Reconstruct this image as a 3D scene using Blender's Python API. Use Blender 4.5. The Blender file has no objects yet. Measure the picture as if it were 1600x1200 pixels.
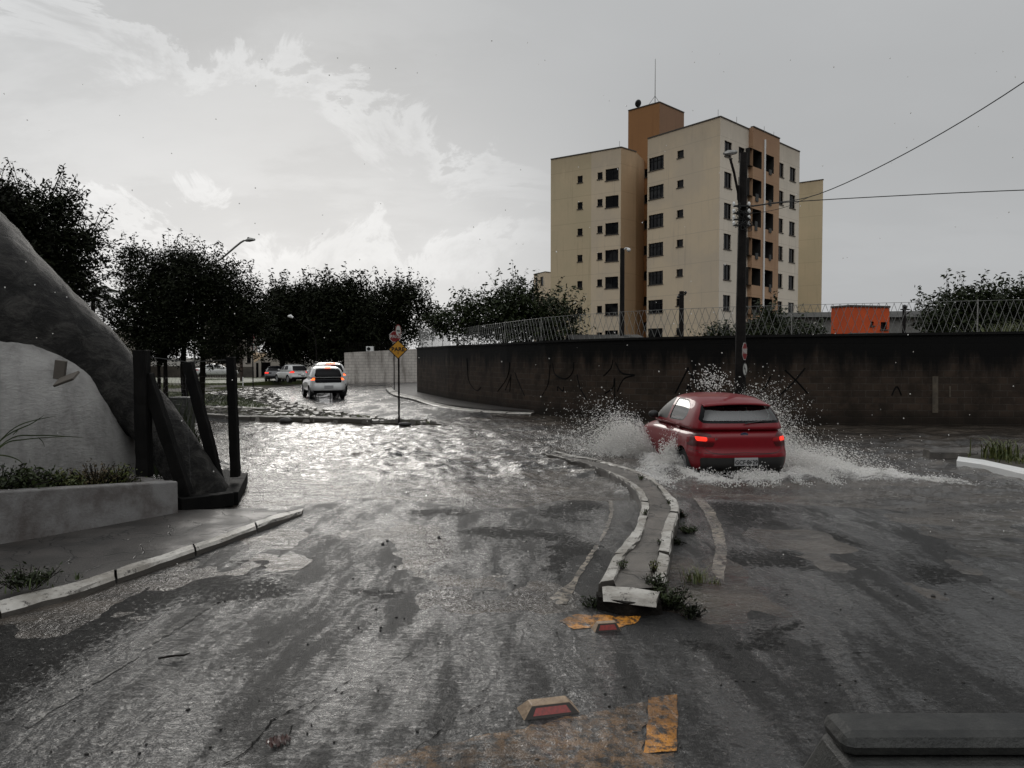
import bpy, bmesh, math, random
import numpy as np
from mathutils import Vector, Matrix
from mathutils.bvhtree import BVHTree
R = math.radians
# ------------------------------------------------------------------ camera
sc = bpy.context.scene
CAMH = 1.9; F = 1200.0; HOR = 558.0
TH = math.atan((600-HOR)/F); CT, ST = math.cos(TH), math.sin(TH)
cam = bpy.data.cameras.new('camera'); camo = bpy.data.objects.new('camera', cam); sc.collection.objects.link(camo)
camo.location = (0, 0, CAMH); camo.rotation_euler = (math.pi/2-TH, 0, 0)
cam.sensor_width = 36; cam.lens = F/1600*36; cam.clip_start = .05; cam.clip_end = 3000
sc.camera = camo
sc.view_settings.view_transform = 'Standard'; sc.view_settings.look = 'None'
sc.view_settings.exposure = 0.0; sc.view_settings.gamma = 1.0
# ------------------------------------------------------------------ sky
SUN_AZ, SUN_EL = -15.0, 21.0      # degrees, azimuth from +Y, negative = left
w = bpy.data.worlds.new("World"); sc.world = w; w.use_nodes = True
nt = w.node_tree; N = nt.nodes; Lk = nt.links; N.clear()
def nd(t, **k):
    n = N.new(t)
    for a, b in k.items():
        if a.startswith('i_'): n.inputs[a[2:].replace('_', ' ')].default_value = b
        else: setattr(n, a, b)
    return n
def mth(op, a, b=None, c=None, cl=False):
    n = N.new('ShaderNodeMath'); n.operation = op; n.use_clamp = cl
    for i, v in enumerate((a, b, c)):
        if v is None: continue
        if isinstance(v, (int, float)): n.inputs[i].default_value = v
        else: Lk.new(v, n.inputs[i])
    return n.outputs[0]
sky = nd('ShaderNodeTexSky'); sky.sky_type = 'NISHITA'; sky.sun_disc = False
sky.sun_elevation = R(SUN_EL); sky.sun_rotation = R(SUN_AZ); sky.air_density = 1.5; sky.dust_density = 4
tc = nd('ShaderNodeTexCoord'); sep = nd('ShaderNodeSeparateXYZ'); Lk.new(tc.outputs['Generated'], sep.inputs[0])
X_, Y_, Z_ = sep.outputs
# clouds: project the view direction on a cloud layer
zz = mth('ADD', mth('MAXIMUM', Z_, 0.0), 0.22)
cmb = nd('ShaderNodeCombineXYZ'); Lk.new(mth('DIVIDE', X_, zz), cmb.inputs[0]); Lk.new(mth('DIVIDE', Y_, zz), cmb.inputs[1])
mp = nd('ShaderNodeMapping'); mp.inputs['Location'].default_value = (3.3, .9, 0); mp.inputs['Rotation'].default_value = (0, 0, R(16)); mp.inputs['Scale'].default_value = (1.0, 1.7, 1)
Lk.new(cmb.outputs[0], mp.inputs[0])
n1 = nd('ShaderNodeTexNoise', i_Scale=.85, i_Detail=9.0, i_Roughness=.60, i_Distortion=.25); Lk.new(mp.outputs[0], n1.inputs['Vector'])
n2 = nd('ShaderNodeTexNoise', i_Scale=.9, i_Detail=4.0, i_Roughness=.5); Lk.new(cmb.outputs[0], n2.inputs['Vector'])
cr = nd('ShaderNodeValToRGB'); Lk.new(n1.outputs['Fac'], cr.inputs[0])
cr.color_ramp.interpolation = 'B_SPLINE'
e = cr.color_ramp.elements; e[0].position = .40; e[0].color = (0, 0, 0, 1); e[1].position = .68; e[1].color = (1, 1, 1, 1)
x = e.new(.52); x.color = (.18, .18, .18, 1); x = e.new(.57); x.color = (.72, .72, .72, 1)
# brightness towards the veiled sun: low on the left
def dirdot(az, el):
    d = (math.sin(R(az))*math.cos(R(el)), math.cos(R(az))*math.cos(R(el)), math.sin(R(el)))
    v = nd('ShaderNodeVectorMath'); v.operation = 'DOT_PRODUCT'; Lk.new(tc.outputs['Generated'], v.inputs[0]); v.inputs[1].default_value = d
    return v.outputs['Value']
def sstep(v, a, b):
    n = nd('ShaderNodeMapRange'); n.interpolation_type = 'SMOOTHSTEP'; Lk.new(v, n.inputs[0])
    n.inputs[1].default_value = a; n.inputs[2].default_value = b; return n.outputs[0]
glow = mth('MULTIPLY', sstep(dirdot(-22, 4), .80, 1.0), mth('SUBTRACT', 1.0, mth('MULTIPLY', sstep(Z_, .10, .42), .75)))
zen = sstep(Z_, .25, .85)
back = sstep(mth('MULTIPLY', Y_, -1.0), -.15, .7)
lowb = mth('MULTIPLY', back, mth('SUBTRACT', 1.0, sstep(Z_, .08, .6)))
base = mth('ADD', .46, mth('MULTIPLY', glow, .24))
lefty = sstep(mth('MULTIPLY', X_, -1.0), -.12, .35)
cloud = mth('MULTIPLY', cr.outputs[0], mth('ADD', .02, mth('MULTIPLY', lefty, .07)))
# a ragged bright cloud edge running down to the right, and a second one lower
yp = mth('MAXIMUM', Y_, .15); U_ = mth('DIVIDE', X_, yp); V_ = mth('DIVIDE', Z_, yp)
cuv = nd('ShaderNodeCombineXYZ'); Lk.new(U_, cuv.inputs[0]); Lk.new(mth('MULTIPLY', V_, 1.5), cuv.inputs[1])
def cn(scale, detail, rough, dist, off):
    m_ = nd('ShaderNodeMapping'); m_.inputs['Location'].default_value = (off, off*.7, 0); Lk.new(cuv.outputs[0], m_.inputs[0]); q = nd('ShaderNodeTexNoise', i_Scale=scale, i_Detail=detail, i_Roughness=rough, i_Distortion=dist); Lk.new(m_.outputs[0], q.inputs['Vector']); return q.outputs['Fac']
cna = cn(3.4, 12.0, .66, .9, 1.3); cnb = cn(5.0, 12.0, .66, .8, 4.1)
fr_ = mth('MULTIPLY', sstep(Y_, .25, .6), mth('SUBTRACT', 1.0, sstep(U_, -.10, .10)))
def bank(a, b, n, amp, br, wisp):
    e_ = mth('ADD', mth('SUBTRACT', mth('ADD', a, mth('MULTIPLY', U_, b)), V_), mth('MULTIPLY', mth('SUBTRACT', n, .5), amp))
    w_ = mth('MULTIPLY', sstep(e_, -.004, .018), mth('SUBTRACT', 1.0, sstep(e_, .018, .075)))
    return mth('ADD', mth('MULTIPLY', sstep(e_, -.02, .05), br), mth('MULTIPLY', w_, wisp))
cloud = mth('ADD', cloud, mth('MULTIPLY', fr_, mth('ADD', bank(.262, -.33, cna, .62, .03, .10), bank(.175, -.05, cnb, .42, .03, .10))))
dark = mth('MULTIPLY', mth('SUBTRACT', n2.outputs['Fac'], .5), .12)
val = mth('ADD', mth('ADD', base, cloud), dark)
val = mth('ADD', val, mth('MULTIPLY', zen, mth('ADD', .10, mth('MULTIPLY', back, 1.15))))  # unseen sky high behind the view brightened, added as fill for facing surfaces
val = mth('MULTIPLY', val, mth('SUBTRACT', 1.0, mth('MULTIPLY', lowb, .88)))
mixc = nd('ShaderNodeMix'); mixc.data_type = 'RGBA'; mixc.blend_type = 'MIX'
Lk.new(glow, mixc.inputs['Factor']); mixc.inputs['A'].default_value = (.965, .985, 1.0, 1); mixc.inputs['B'].default_value = (1.0, .995, .985, 1)
vm = nd('ShaderNodeVectorMath'); vm.operation = 'SCALE'; Lk.new(mixc.outputs['Result'], vm.inputs[0]); Lk.new(val, vm.inputs['Scale'])
bg1 = nd('ShaderNodeBackground'); Lk.new(sky.outputs[0], bg1.inputs[0]); bg1.inputs[1].default_value = .0005
bg2 = nd('ShaderNodeBackground'); Lk.new(vm.outputs[0], bg2.inputs[0]); bg2.inputs[1].default_value = 1.0
ads = nd('ShaderNodeAddShader'); Lk.new(bg1.outputs[0], ads.inputs[0]); Lk.new(bg2.outputs[0], ads.inputs[1])
wo = nd('ShaderNodeOutputWorld'); Lk.new(ads.outputs[0], wo.inputs[0])
# veiled sun
sl = bpy.data.lights.new('sun', 'SUN'); sl.energy = .55; sl.angle = R(18); sl.color = (1, .96, .90)
so = bpy.data.objects.new('sun', sl); sc.collection.objects.link(so)
sd = Vector((math.sin(R(SUN_AZ))*math.cos(R(SUN_EL)), math.cos(R(SUN_AZ))*math.cos(R(SUN_EL)), math.sin(R(SUN_EL))))
so.rotation_euler = sd.to_track_quat('Z', 'Y').to_euler()
# ------------------------------------------------------------------ helpers
rng = np.random.default_rng(7); random.seed(7)
C = sc.collection
def ray(px, py):
    return Vector(((px-800)/F, CT+ST*(600-py)/F, -ST+CT*(600-py)/F))
def G(px, py, z=0.0):                      # pixel of the photo -> point on the height z
    r = ray(px, py); t = (z-CAMH)/r.z; return Vector((r.x*t, r.y*t, z))
def W(px, py, Y):                          # pixel -> point at distance Y
    r = ray(px, py); t = Y/r.y; return Vector((r.x*t, Y, CAMH+r.z*t))
def GT(px, py):                            # pixel -> point on the terrain
    z = 0.0
    for _ in range(30):
        p = G(px, py, z); z = .5*z+.5*float(terr0(np.array([p.x]), np.array([p.y]))[0])
    return Vector((p.x, p.y, z))
def ss(v, a, b):
    t = np.clip((v-a)/(b-a), 0, 1); return t*t*(3-2*t)
def hash2(i, j, s=0):
    h = (i.astype(np.int64)*374761393 + j.astype(np.int64)*668265263 + s*1274126177) & 0xffffffff
    h = ((h ^ (h >> 13))*1274126177) & 0xffffffff
    return ((h ^ (h >> 16)) & 0xffff)/65535.0
def vnoise(x, y, s=0):
    i = np.floor(x); j = np.floor(y); fx = x-i; fy = y-j
    fx = fx*fx*(3-2*fx); fy = fy*fy*(3-2*fy)
    a = hash2(i, j, s); b = hash2(i+1, j, s); c = hash2(i, j+1, s); d = hash2(i+1, j+1, s)
    return (a*(1-fx)+b*fx)*(1-fy)+(c*(1-fx)+d*fx)*fy
def fbm(x, y, o=4, s=0):
    v = 0; a = .5
    for k in range(o):
        v = v+a*vnoise(x*2**k+17.3*k, y*2**k-9.1*k, s+k); a *= .5
    return v/(1-.5**o)
def terr0(x, y):
    far = -.012*np.clip(y-40, 0, 45)
    lim = 21.0+3.5*ss(x, -3.5, 1.0)
    near = 9.3-.5*ss(x, 1.0, 3.0)+(fbm(x*.55, y*.5, 3, 15)-.5)*3.2
    dip = .20*ss(y, near, near+2.2)*(1-ss(y, lim, lim+4))
    return far-dip
def terr(x, y):
    return terr0(x, y)+((fbm(x*1.3, y*.5, 4, 5)-.5)*.050+(fbm(x*4.5, y*2.2, 2, 6)-.5)*.010)*(1-ss(y, 26, 34))
WL = -.022
def tag(o, label=None, cat=None, group=None, kind=None):
    if label: o['label'] = label
    if cat: o['category'] = cat
    if group: o['group'] = group
    if kind: o['kind'] = kind
    return o
def link(name, me, parent=None):
    o = bpy.data.objects.new(name, me); C.objects.link(o)
    if parent: o.parent = parent
    return o
def empty(name, loc=(0, 0, 0), rz=0, **k):
    o = bpy.data.objects.new(name, None); C.objects.link(o); o.location = loc; o.rotation_euler = (0, 0, rz); o.empty_display_size = .2
    tag(o, **k); return o
def mesh_np(name, v, f, m=None, parent=None, smooth=False, origin=None):
    v = np.asarray(v, dtype=np.float64).reshape(-1, 3); f = np.asarray(f, dtype=np.int32); k = f.shape[1]
    if origin is not None: v = v-np.array(origin)
    me = bpy.data.meshes.new(name); me.vertices.add(len(v)); me.vertices.foreach_set('co', v.ravel())
    me.loops.add(f.size); me.loops.foreach_set('vertex_index', f.ravel())
    me.polygons.add(len(f)); me.polygons.foreach_set('loop_start', np.arange(0, f.size, k, dtype=np.int32))
    me.polygons.foreach_set('loop_total', np.full(len(f), k, dtype=np.int32))
    if smooth: me.polygons.foreach_set('use_smooth', np.ones(len(f), dtype=bool))
    me.update(calc_edges=True)
    if m: me.materials.append(m)
    o = link(name, me, parent)
    if origin is not None: o.location = origin
    return o
class MB:
    def __init__(s): s.v = []; s.f = []; s.uv = None
    def add(s, vs, fs):
        b = len(s.v); s.v += [tuple(p) for p in vs]; s.f += [tuple(b+i for i in q) for q in fs]; return s
    def box(s, c, d, rz=0, M=None):
        hx, hy, hz = d[0]/2, d[1]/2, d[2]/2
        vs = [Vector((sx*hx, sy*hy, sz*hz)) for sx in (-1, 1) for sy in (-1, 1) for sz in (-1, 1)]
        M = M or Matrix.Rotation(rz, 3, 'Z')
        vs = [M @ p + Vector(c) for p in vs]
        return s.add(vs, [(0, 1, 3, 2), (4, 6, 7, 5), (0, 4, 5, 1), (2, 3, 7, 6), (0, 2, 6, 4), (1, 5, 7, 3)])
    def hexa(s, b, t):       # 4 bottom + 4 top corners
        return s.add(list(b)+list(t), [(3, 2, 1, 0), (4, 5, 6, 7)]+[(i, (i+1) % 4, (i+1) % 4+4, i+4) for i in range(4)])
    def prism(s, pts, z0, z1, dz=None):
        n = len(pts); vs = [(p[0], p[1], z0) for p in pts]+[(p[0], p[1], z1 if dz is None else z1+dz[i]) for i, p in enumerate(pts)]
        return s.add(vs, [tuple(range(n))[::-1], tuple(range(n, 2*n))]+[(i, (i+1) % n, (i+1) % n+n, i+n) for i in range(n)])
    def tube(s, pts, r, n=8, cap=True):
        pts = [Vector(p) for p in pts]; m = len(pts)
        rr = r if isinstance(r, (list, tuple)) else [r]*m
        vs = []; up = Vector((0, 0, 1))
        t0 = (pts[1]-pts[0]).normalized(); a = t0.cross(up)
        if a.length < .05: a = t0.cross(Vector((1, 0, 0)))
        a.normalize()
        for i, p in enumerate(pts):
            t = (pts[min(i+1, m-1)]-pts[max(i-1, 0)])
            if t.length < 1e-9: t = t0
            t.normalize(); a = (a-t*a.dot(t))
            if a.length < 1e-6: a = t.orthogonal()
            a.normalize(); b = t.cross(a)
            for k in range(n):
                q = 2*math.pi*k/n; vs.append(p+(a*math.cos(q)+b*math.sin(q))*rr[i])
        fs = [(i*n+k, i*n+(k+1) % n, (i+1)*n+(k+1) % n, (i+1)*n+k) for i in range(m-1) for k in range(n)]
        if cap: fs += [tuple(range(n))[::-1], tuple(range((m-1)*n, m*n))]
        return s.add(vs, fs)
    def ball(s, c, r, n=8, m=6, M=None):
        rx, ry, rz = (r, r, r) if isinstance(r, (int, float)) else r
        vs = []
        for i in range(m+1):
            a = math.pi*i/m
            for k in range(n):
                b = 2*math.pi*k/n; q = Vector((rx*math.sin(a)*math.cos(b), ry*math.sin(a)*math.sin(b), rz*math.cos(a)))
                if M: q = M @ q
                vs.append(Vector(c)+q)
        fs = [(i*n+k, (i+1)*n+k, (i+1)*n+(k+1) % n, i*n+(k+1) % n) for i in range(m) for k in range(n)]
        return s.add(vs, fs)
    def build(s, name, m=None, parent=None, smooth=False, origin=None, bevel=0):
        me = bpy.data.meshes.new(name)
        vs = s.v if origin is None else [tuple(Vector(p)-Vector(origin)) for p in s.v]
        me.from_pydata(vs, [], s.f)
        if smooth: me.polygons.foreach_set('use_smooth', [True]*len(s.f))
        if m: me.materials.append(m)
        me.update(); o = link(name, me, parent)
        if origin is not None: o.location = origin
        if bevel:
            b = o.modifiers.new('bevel', 'BEVEL'); b.width = bevel; b.segments = 2; b.limit_method = 'ANGLE'
        return o
def text_mesh(txt, size, m, name, parent, M, depth=.002, sx=1.0):
    cu = bpy.data.curves.new(name, 'FONT'); cu.body = txt; cu.size = size; cu.align_x = 'CENTER'; cu.align_y = 'CENTER'; cu.extrude = depth; cu.offset = size*.03; cu.resolution_u = 4
    t = bpy.data.objects.new('tmp', cu); C.objects.link(t)
    me = bpy.data.meshes.new_from_object(t.evaluated_get(bpy.context.evaluated_depsgraph_get()))
    bpy.data.objects.remove(t); me.transform(M @ Matrix.Diagonal((sx, 1, 1, 1))); me.materials.clear(); me.materials.append(m); me.name = name
    return link(name, me, parent)
# ------------------------------------------------------------------ materials
MATS = {}
def mat(name, c1, c2=None, rough=.6, scale=3.0, bump=0.0, bscale=30.0, metal=0.0, coat=0.0, stretch=(1, 1, 1), emis=None, es=0, lo=.35, hi=.65, spec=.5, detail=6.0, coatr=.05, ior=1.5, r2=None):
    m = bpy.data.materials.new(name); m.use_nodes = True; t = m.node_tree; p = t.nodes['Principled BSDF']
    p.inputs['Base Color'].default_value = (*c1, 1); p.inputs['Roughness'].default_value = rough; p.inputs['Metallic'].default_value = metal
    p.inputs['Coat Weight'].default_value = coat; p.inputs['Coat Roughness'].default_value = coatr; p.inputs['Specular IOR Level'].default_value = spec; p.inputs['IOR'].default_value = ior
    co = t.nodes.new('ShaderNodeTexCoord'); mp = t.nodes.new('ShaderNodeMapping'); mp.inputs['Scale'].default_value = stretch; t.links.new(co.outputs['Object'], mp.inputs[0])
    if c2 is not None or r2 is not None:
        n = t.nodes.new('ShaderNodeTexNoise'); n.inputs['Scale'].default_value = scale; n.inputs['Detail'].default_value = detail; n.inputs['Roughness'].default_value = .62; t.links.new(mp.outputs[0], n.inputs['Vector'])
        mr = t.nodes.new('ShaderNodeMapRange'); mr.inputs[1].default_value = lo; mr.inputs[2].default_value = hi; t.links.new(n.outputs['Fac'], mr.inputs[0])
        if c2 is not None:
            mx = t.nodes.new('ShaderNodeMix'); mx.data_type = 'RGBA'; mx.inputs['A'].default_value = (*c1, 1); mx.inputs['B'].default_value = (*c2, 1)
            t.links.new(mr.outputs[0], mx.inputs['Factor']); t.links.new(mx.outputs['Result'], p.inputs['Base Color'])
        if r2 is not None:
            m2 = t.nodes.new('ShaderNodeMapRange'); m2.inputs[3].default_value = rough; m2.inputs[4].default_value = r2; t.links.new(mr.outputs[0], m2.inputs[0]); t.links.new(m2.outputs[0], p.inputs['Roughness'])
    if bump:
        n = t.nodes.new('ShaderNodeTexNoise'); n.inputs['Scale'].default_value = bscale; n.inputs['Detail'].default_value = 5; t.links.new(mp.outputs[0], n.inputs['Vector'])
        b = t.nodes.new('ShaderNodeBump'); b.inputs['Strength'].default_value = bump; b.inputs['Distance'].default_value = .02; t.links.new(n.outputs['Fac'], b.inputs['Height']); t.links.new(b.outputs[0], p.inputs['Normal'])
    if emis: p.inputs['Emission Color'].default_value = (*emis, 1); p.inputs['Emission Strength'].default_value = es
    MATS[name] = m; return m
class NT:                                   # small node-tree writer
    def __init__(s, name):
        s.m = bpy.data.materials.new(name); s.m.use_nodes = True; s.t = s.m.node_tree; s.p = s.t.nodes['Principled BSDF']; s.out = s.t.nodes['Material Output']
        s.co = s.t.nodes.new('ShaderNodeTexCoord')
    def n(s, t, **k):
        n = s.t.nodes.new(t)
        for a, b in k.items():
            if a.startswith('i_'): s.set(n.inputs[a[2:].replace('_', ' ')], b)
            else: setattr(n, a, b)
        return n
    def set(s, i, v):
        if hasattr(v, 'is_output') : s.t.links.new(v, i)
        else: i.default_value = v
    def map(s, scale=(1, 1, 1), rot=(0, 0, 0), loc=(0, 0, 0), src='Object', vec=None):
        m = s.n('ShaderNodeMapping'); m.inputs['Scale'].default_value = scale; m.inputs['Rotation'].default_value = rot; m.inputs['Location'].default_value = loc
        s.t.links.new(vec if vec else s.co.outputs[src], m.inputs[0]); return m.outputs[0]
    def noise(s, vec, scale, detail=5.0, rough=.6, dist=0.0):
        n = s.n('ShaderNodeTexNoise', i_Scale=scale, i_Detail=detail, i_Roughness=rough, i_Distortion=dist); s.t.links.new(vec, n.inputs['Vector']); return n.outputs['Fac']
    def rng(s, v, a, b, c=0.0, d=1.0, smooth=True):
        n = s.n('ShaderNodeMapRange'); n.interpolation_type = 'SMOOTHSTEP' if smooth else 'LINEAR'
        s.set(n.inputs[0], v)
        for i, q in enumerate((a, b, c, d)): s.set(n.inputs[i+1], q)
        return n.outputs[0]
    def m2(s, op, a, b=0.0, cl=False):
        n = s.n('ShaderNodeMath'); n.operation = op; n.use_clamp = cl; s.set(n.inputs[0], a); s.set(n.inputs[1], b); return n.outputs[0]
    def mix(s, f, a, b):
        n = s.n('ShaderNodeMix'); n.data_type = 'RGBA'; s.set(n.inputs['Factor'], f)
        for k, q in (('A', a), ('B', b)): s.set(n.inputs[k], (*q, 1) if isinstance(q, tuple) and len(q) == 3 else q)
        return n.outputs['Result']
    def bump(s, h, strength, dist, nrm=None):
        b = s.n('ShaderNodeBump', i_Strength=strength, i_Distance=dist); s.t.links.new(h, b.inputs['Height'])
        if nrm: s.t.links.new(nrm, b.inputs['Normal'])
        return b.outputs[0]
def asphalt(name, paint=None, wear=(.45, .6), base=(.008, .026)):
    a = NT(name); v = a.map(); p = a.p
    agg = a.n('ShaderNodeTexVoronoi', i_Scale=95.0); a.t.links.new(v, agg.inputs['Vector'])
    fine = a.noise(v, 60.0, 4.0, .7)
    big = a.noise(a.map((1, .28, 1), (0, 0, R(-8))), .9, 6.0, .65, .6)
    mid = a.noise(a.map((1.0, .25, 1), (0, 0, R(-12))), 2.6, 6.0, .65, .5)
    col = a.mix(a.rng(a.noise(v, 26.0, 5.0, .7), .3, .7), (base[0],)*3, (base[1], base[1]*.97, base[1]*.93))
    col = a.mix(a.rng(mid, .45, .75, 0, .6), col, (base[0]*.8, base[0]*.72, base[0]*.62))
    if paint:
        wn = a.noise(v, 14.0, 7.0, .75); wn2 = a.noise(v, 1.6, 4.0, .6)
        f = a.m2('MULTIPLY', a.rng(wn, wear[0], wear[1], 1, 0), a.rng(wn2, .38, .56, .35, 1.0))
        col = a.mix(f, col, paint)
    spk = a.rng(a.noise(v, 48.0, 2.0, .5), .60, .70); col = a.mix(a.m2('MULTIPLY', spk, .5), col, (.09, .088, .082))
    a.set(p.inputs['Base Color'], col); p.inputs['Roughness'].default_value = .55
    p.inputs['Specular IOR Level'].default_value = .35
    streak = a.noise(a.map((1, .20, 1), (0, 0, R(-14))), 8.0, 10.0, .78, .7)
    # water film: strong where it pools, broken where grains stand out of it
    film = a.rng(a.m2('ADD', a.m2('ADD', a.m2('MULTIPLY', big, .45), a.m2('MULTIPLY', mid, .40)), a.m2('ADD', a.m2('MULTIPLY', streak, .17), a.m2('MULTIPLY', a.m2('SUBTRACT', a.noise(a.map((.6, 1.3, 1)), 21.0, 8.0, .8, .8), .5), .34))), .42, .56)
    dry = a.n('ShaderNodeAttribute', attribute_name='dry').outputs['Fac']
    dn = a.rng(a.m2('ADD', dry, a.m2('MULTIPLY', a.m2('SUBTRACT', a.noise(a.map((1, .8, 1)), 24.0, 8.0, .82), .5), 5.0)), .40, .66)
    film = a.m2('MULTIPLY', film, a.m2('SUBTRACT', 1.0, dn))
    p.inputs['Coat IOR'].default_value = 1.50
    grain = a.rng(a.noise(v, 62.0, 3.0, .65), .40, .60); grain2 = a.rng(a.noise(a.map((1, .7, 1)), 24.0, 5.0, .75), .38, .62); gm_ = a.m2('ADD', a.m2('MULTIPLY', grain, .55), a.m2('MULTIPLY', grain2, .45))
    cw = a.m2('MULTIPLY', a.m2('MULTIPLY', a.rng(film, 0, 1, .08, 1.15), a.rng(gm_, 0, 1, a.m2('ADD', .20, a.m2('MULTIPLY', film, .45)), 1.15)), a.m2('SUBTRACT', 1.0, a.m2('MULTIPLY', dn, .80))); a.set(p.inputs['Coat Weight'], cw); a.set(p.inputs['Coat Roughness'], a.rng(film, 0, 1, .22, .06))
    a.set(p.inputs['Specular IOR Level'], a.m2('SUBTRACT', .16, a.m2('MULTIPLY', dn, .12)))
    rip = a.m2('ADD', a.noise(a.map((.55, 1.2, 1), (0, 0, R(-18))), 19.0, 5.0, .6, .7), a.m2('MULTIPLY', a.noise(a.map((1, .55, 1), (0, 0, R(20))), 9.0, 4.0, .55, .6), 1.2))
    h1 = a.bump(a.m2('ADD', a.m2('MULTIPLY', agg.outputs['Distance'], .6), fine), 1.0, .006)
    a.set(p.inputs['Normal'], h1)
    h2 = a.bump(a.m2('ADD', rip, a.m2('MULTIPLY', a.noise(a.map((1, .5, 1), (0, 0, R(-10))), 5.0, 5.0, .6, .8), 1.6)), .95, .017)
    h3 = a.bump(a.m2('ADD', a.noise(v, 85.0, 3.0, .7), a.m2('MULTIPLY', a.noise(v, 38.0, 3.0, .6), .9)), 1.0, a.m2('ADD', .0075, a.m2('MULTIPLY', film, -.0045)), h2); a.set(p.inputs['Coat Normal'], h3)
    return a.m
M = {}
M['asphalt'] = asphalt('wet_asphalt')
M['white_line'] = asphalt('worn_white_line', (.30, .26, .21), (.42, .62))
M['orange_line'] = asphalt('worn_orange_paint', (.58, .24, .03), (.44, .60))
M['orange_fan'] = asphalt('faded_orange_paint', (.17, .095, .042), (.40, .60))
def concrete(name, c1, c2, film=.5, crack=False, bump=.6, side=None):
    a = NT(name); v = a.map(); p = a.p
    n = a.noise(v, 2.2, 8.0, .68); f = a.noise(v, 40.0, 4.0, .7)
    col = a.mix(a.rng(n, .35, .65), c1, c2); h = f
    if crack:
        vo = a.n('ShaderNodeTexVoronoi', i_Scale=2.6); vo.feature = 'DISTANCE_TO_EDGE'
        dv = a.n('ShaderNodeMix'); dv.data_type = 'VECTOR'; dv.inputs['Factor'].default_value = .30; a.t.links.new(v, dv.inputs[4])
        nn = a.n('ShaderNodeTexNoise', i_Scale=3.0); a.t.links.new(v, nn.inputs['Vector']); a.t.links.new(nn.outputs['Color'], dv.inputs[5]); a.t.links.new(dv.outputs[1], vo.inputs['Vector'])
        ck = a.rng(vo.outputs['Distance'], .004, .018); col = a.mix(ck, (.006, .005, .004), col); h = a.m2('ADD', f, a.m2('MULTIPLY', ck, 2.0))
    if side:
        gz = a.n('ShaderNodeSeparateXYZ'); a.t.links.new(a.n('ShaderNodeNewGeometry').outputs['True Normal'], gz.inputs[0]); col = a.mix(a.rng(a.m2('ADD', gz.outputs[2], a.m2('MULTIPLY', f, .35)), .45, .75), side, col); chip = a.rng(a.noise(v, 13.0, 8.0, .8), .55, .60); col = a.mix(chip, col, side)  # steep faces take the darker side colour, paint chips scattered over all
    a.set(p.inputs['Base Color'], col); p.inputs['Roughness'].default_value = .6
    a.set(p.inputs['Coat Weight'], a.rng(n, .4, .6, film*.3, film)); p.inputs['Coat Roughness'].default_value = .18
    hb = a.bump(h, bump, .012); a.set(p.inputs['Normal'], hb); a.set(p.inputs['Coat Normal'], a.bump(h, bump*.6, .008))
    return a.m
M['sidewalk'] = concrete('cracked_wet_pavement', (.014, .012, .010), (.040, .034, .030), .55, True)
M['kerb_white'] = concrete('worn_white_kerb_dark_sides', (.50, .48, .44), (.22, .20, .17), .3, side=(.055, .048, .04))
M['kerb_dark'] = concrete('dark_kerb_concrete', (.05, .045, .04), (.11, .10, .085), .5)
M['core'] = concrete('island_concrete', (.035, .03, .025), (.12, .105, .088), .6, True, 1.0)
M['planter'] = concrete('planter_plaster', (.20, .195, .19), (.085, .072, .066), .2)
M['block'] = concrete('barrier_concrete', (.010, .0105, .010), (.036, .036, .032), .12)
M['stone'] = concrete('cobble_stone', (.05, .045, .038), (.13, .118, .10), .3)
M['soil'] = mat('soil', (.022, .018, .012), (.04, .034, .02), .8, 3, 1, 12)
M['grass'] = mat('grass_green', (.028, .045, .010), (.065, .075, .018), .6, 6)
M['weed'] = mat('weed_green', (.035, .06, .012), (.10, .10, .02), .55, 20)
M['leaf'] = mat('leaf_dark', (.005, .0065, .003), (.014, .018, .006), .6, 2.5, spec=.12)
M['leaf2'] = mat('leaf_mid', (.009, .014, .004), (.028, .040, .010), .5, 2.5, spec=.25)
M['leaf3'] = mat('leaf_bright', (.02, .03, .009), (.05, .07, .018), .5, 2.5, spec=.3)
M['bark'] = mat('bark', (.005, .0045, .004), (.016, .013, .011), .8, 5, 1, 20, spec=.1)
M['black_metal'] = mat('black_metal', (.012, .012, .012), None, .4)
M['grey_metal'] = mat('galvanised_metal', (.22, .22, .21), (.35, .34, .32), .4, 8, metal=.6)
M['wire'] = mat('wire', (.20, .20, .19), None, .45, metal=.5)
M['pole'] = mat('weathered_pole', (.006, .005, .0045), (.016, .013, .012), .7, 3, .5, 20, spec=.15)
M['post'] = mat('black_wet_timber', (.002, .002, .002), (.006, .0055, .005), .7, 4, .8, 18, stretch=(1, 1, .25), spec=.12)
M['white'] = mat('white_paint', (.75, .75, .73), None, .4)
M['black'] = mat('black_paint', (.01, .01, .01), None, .4)
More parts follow.
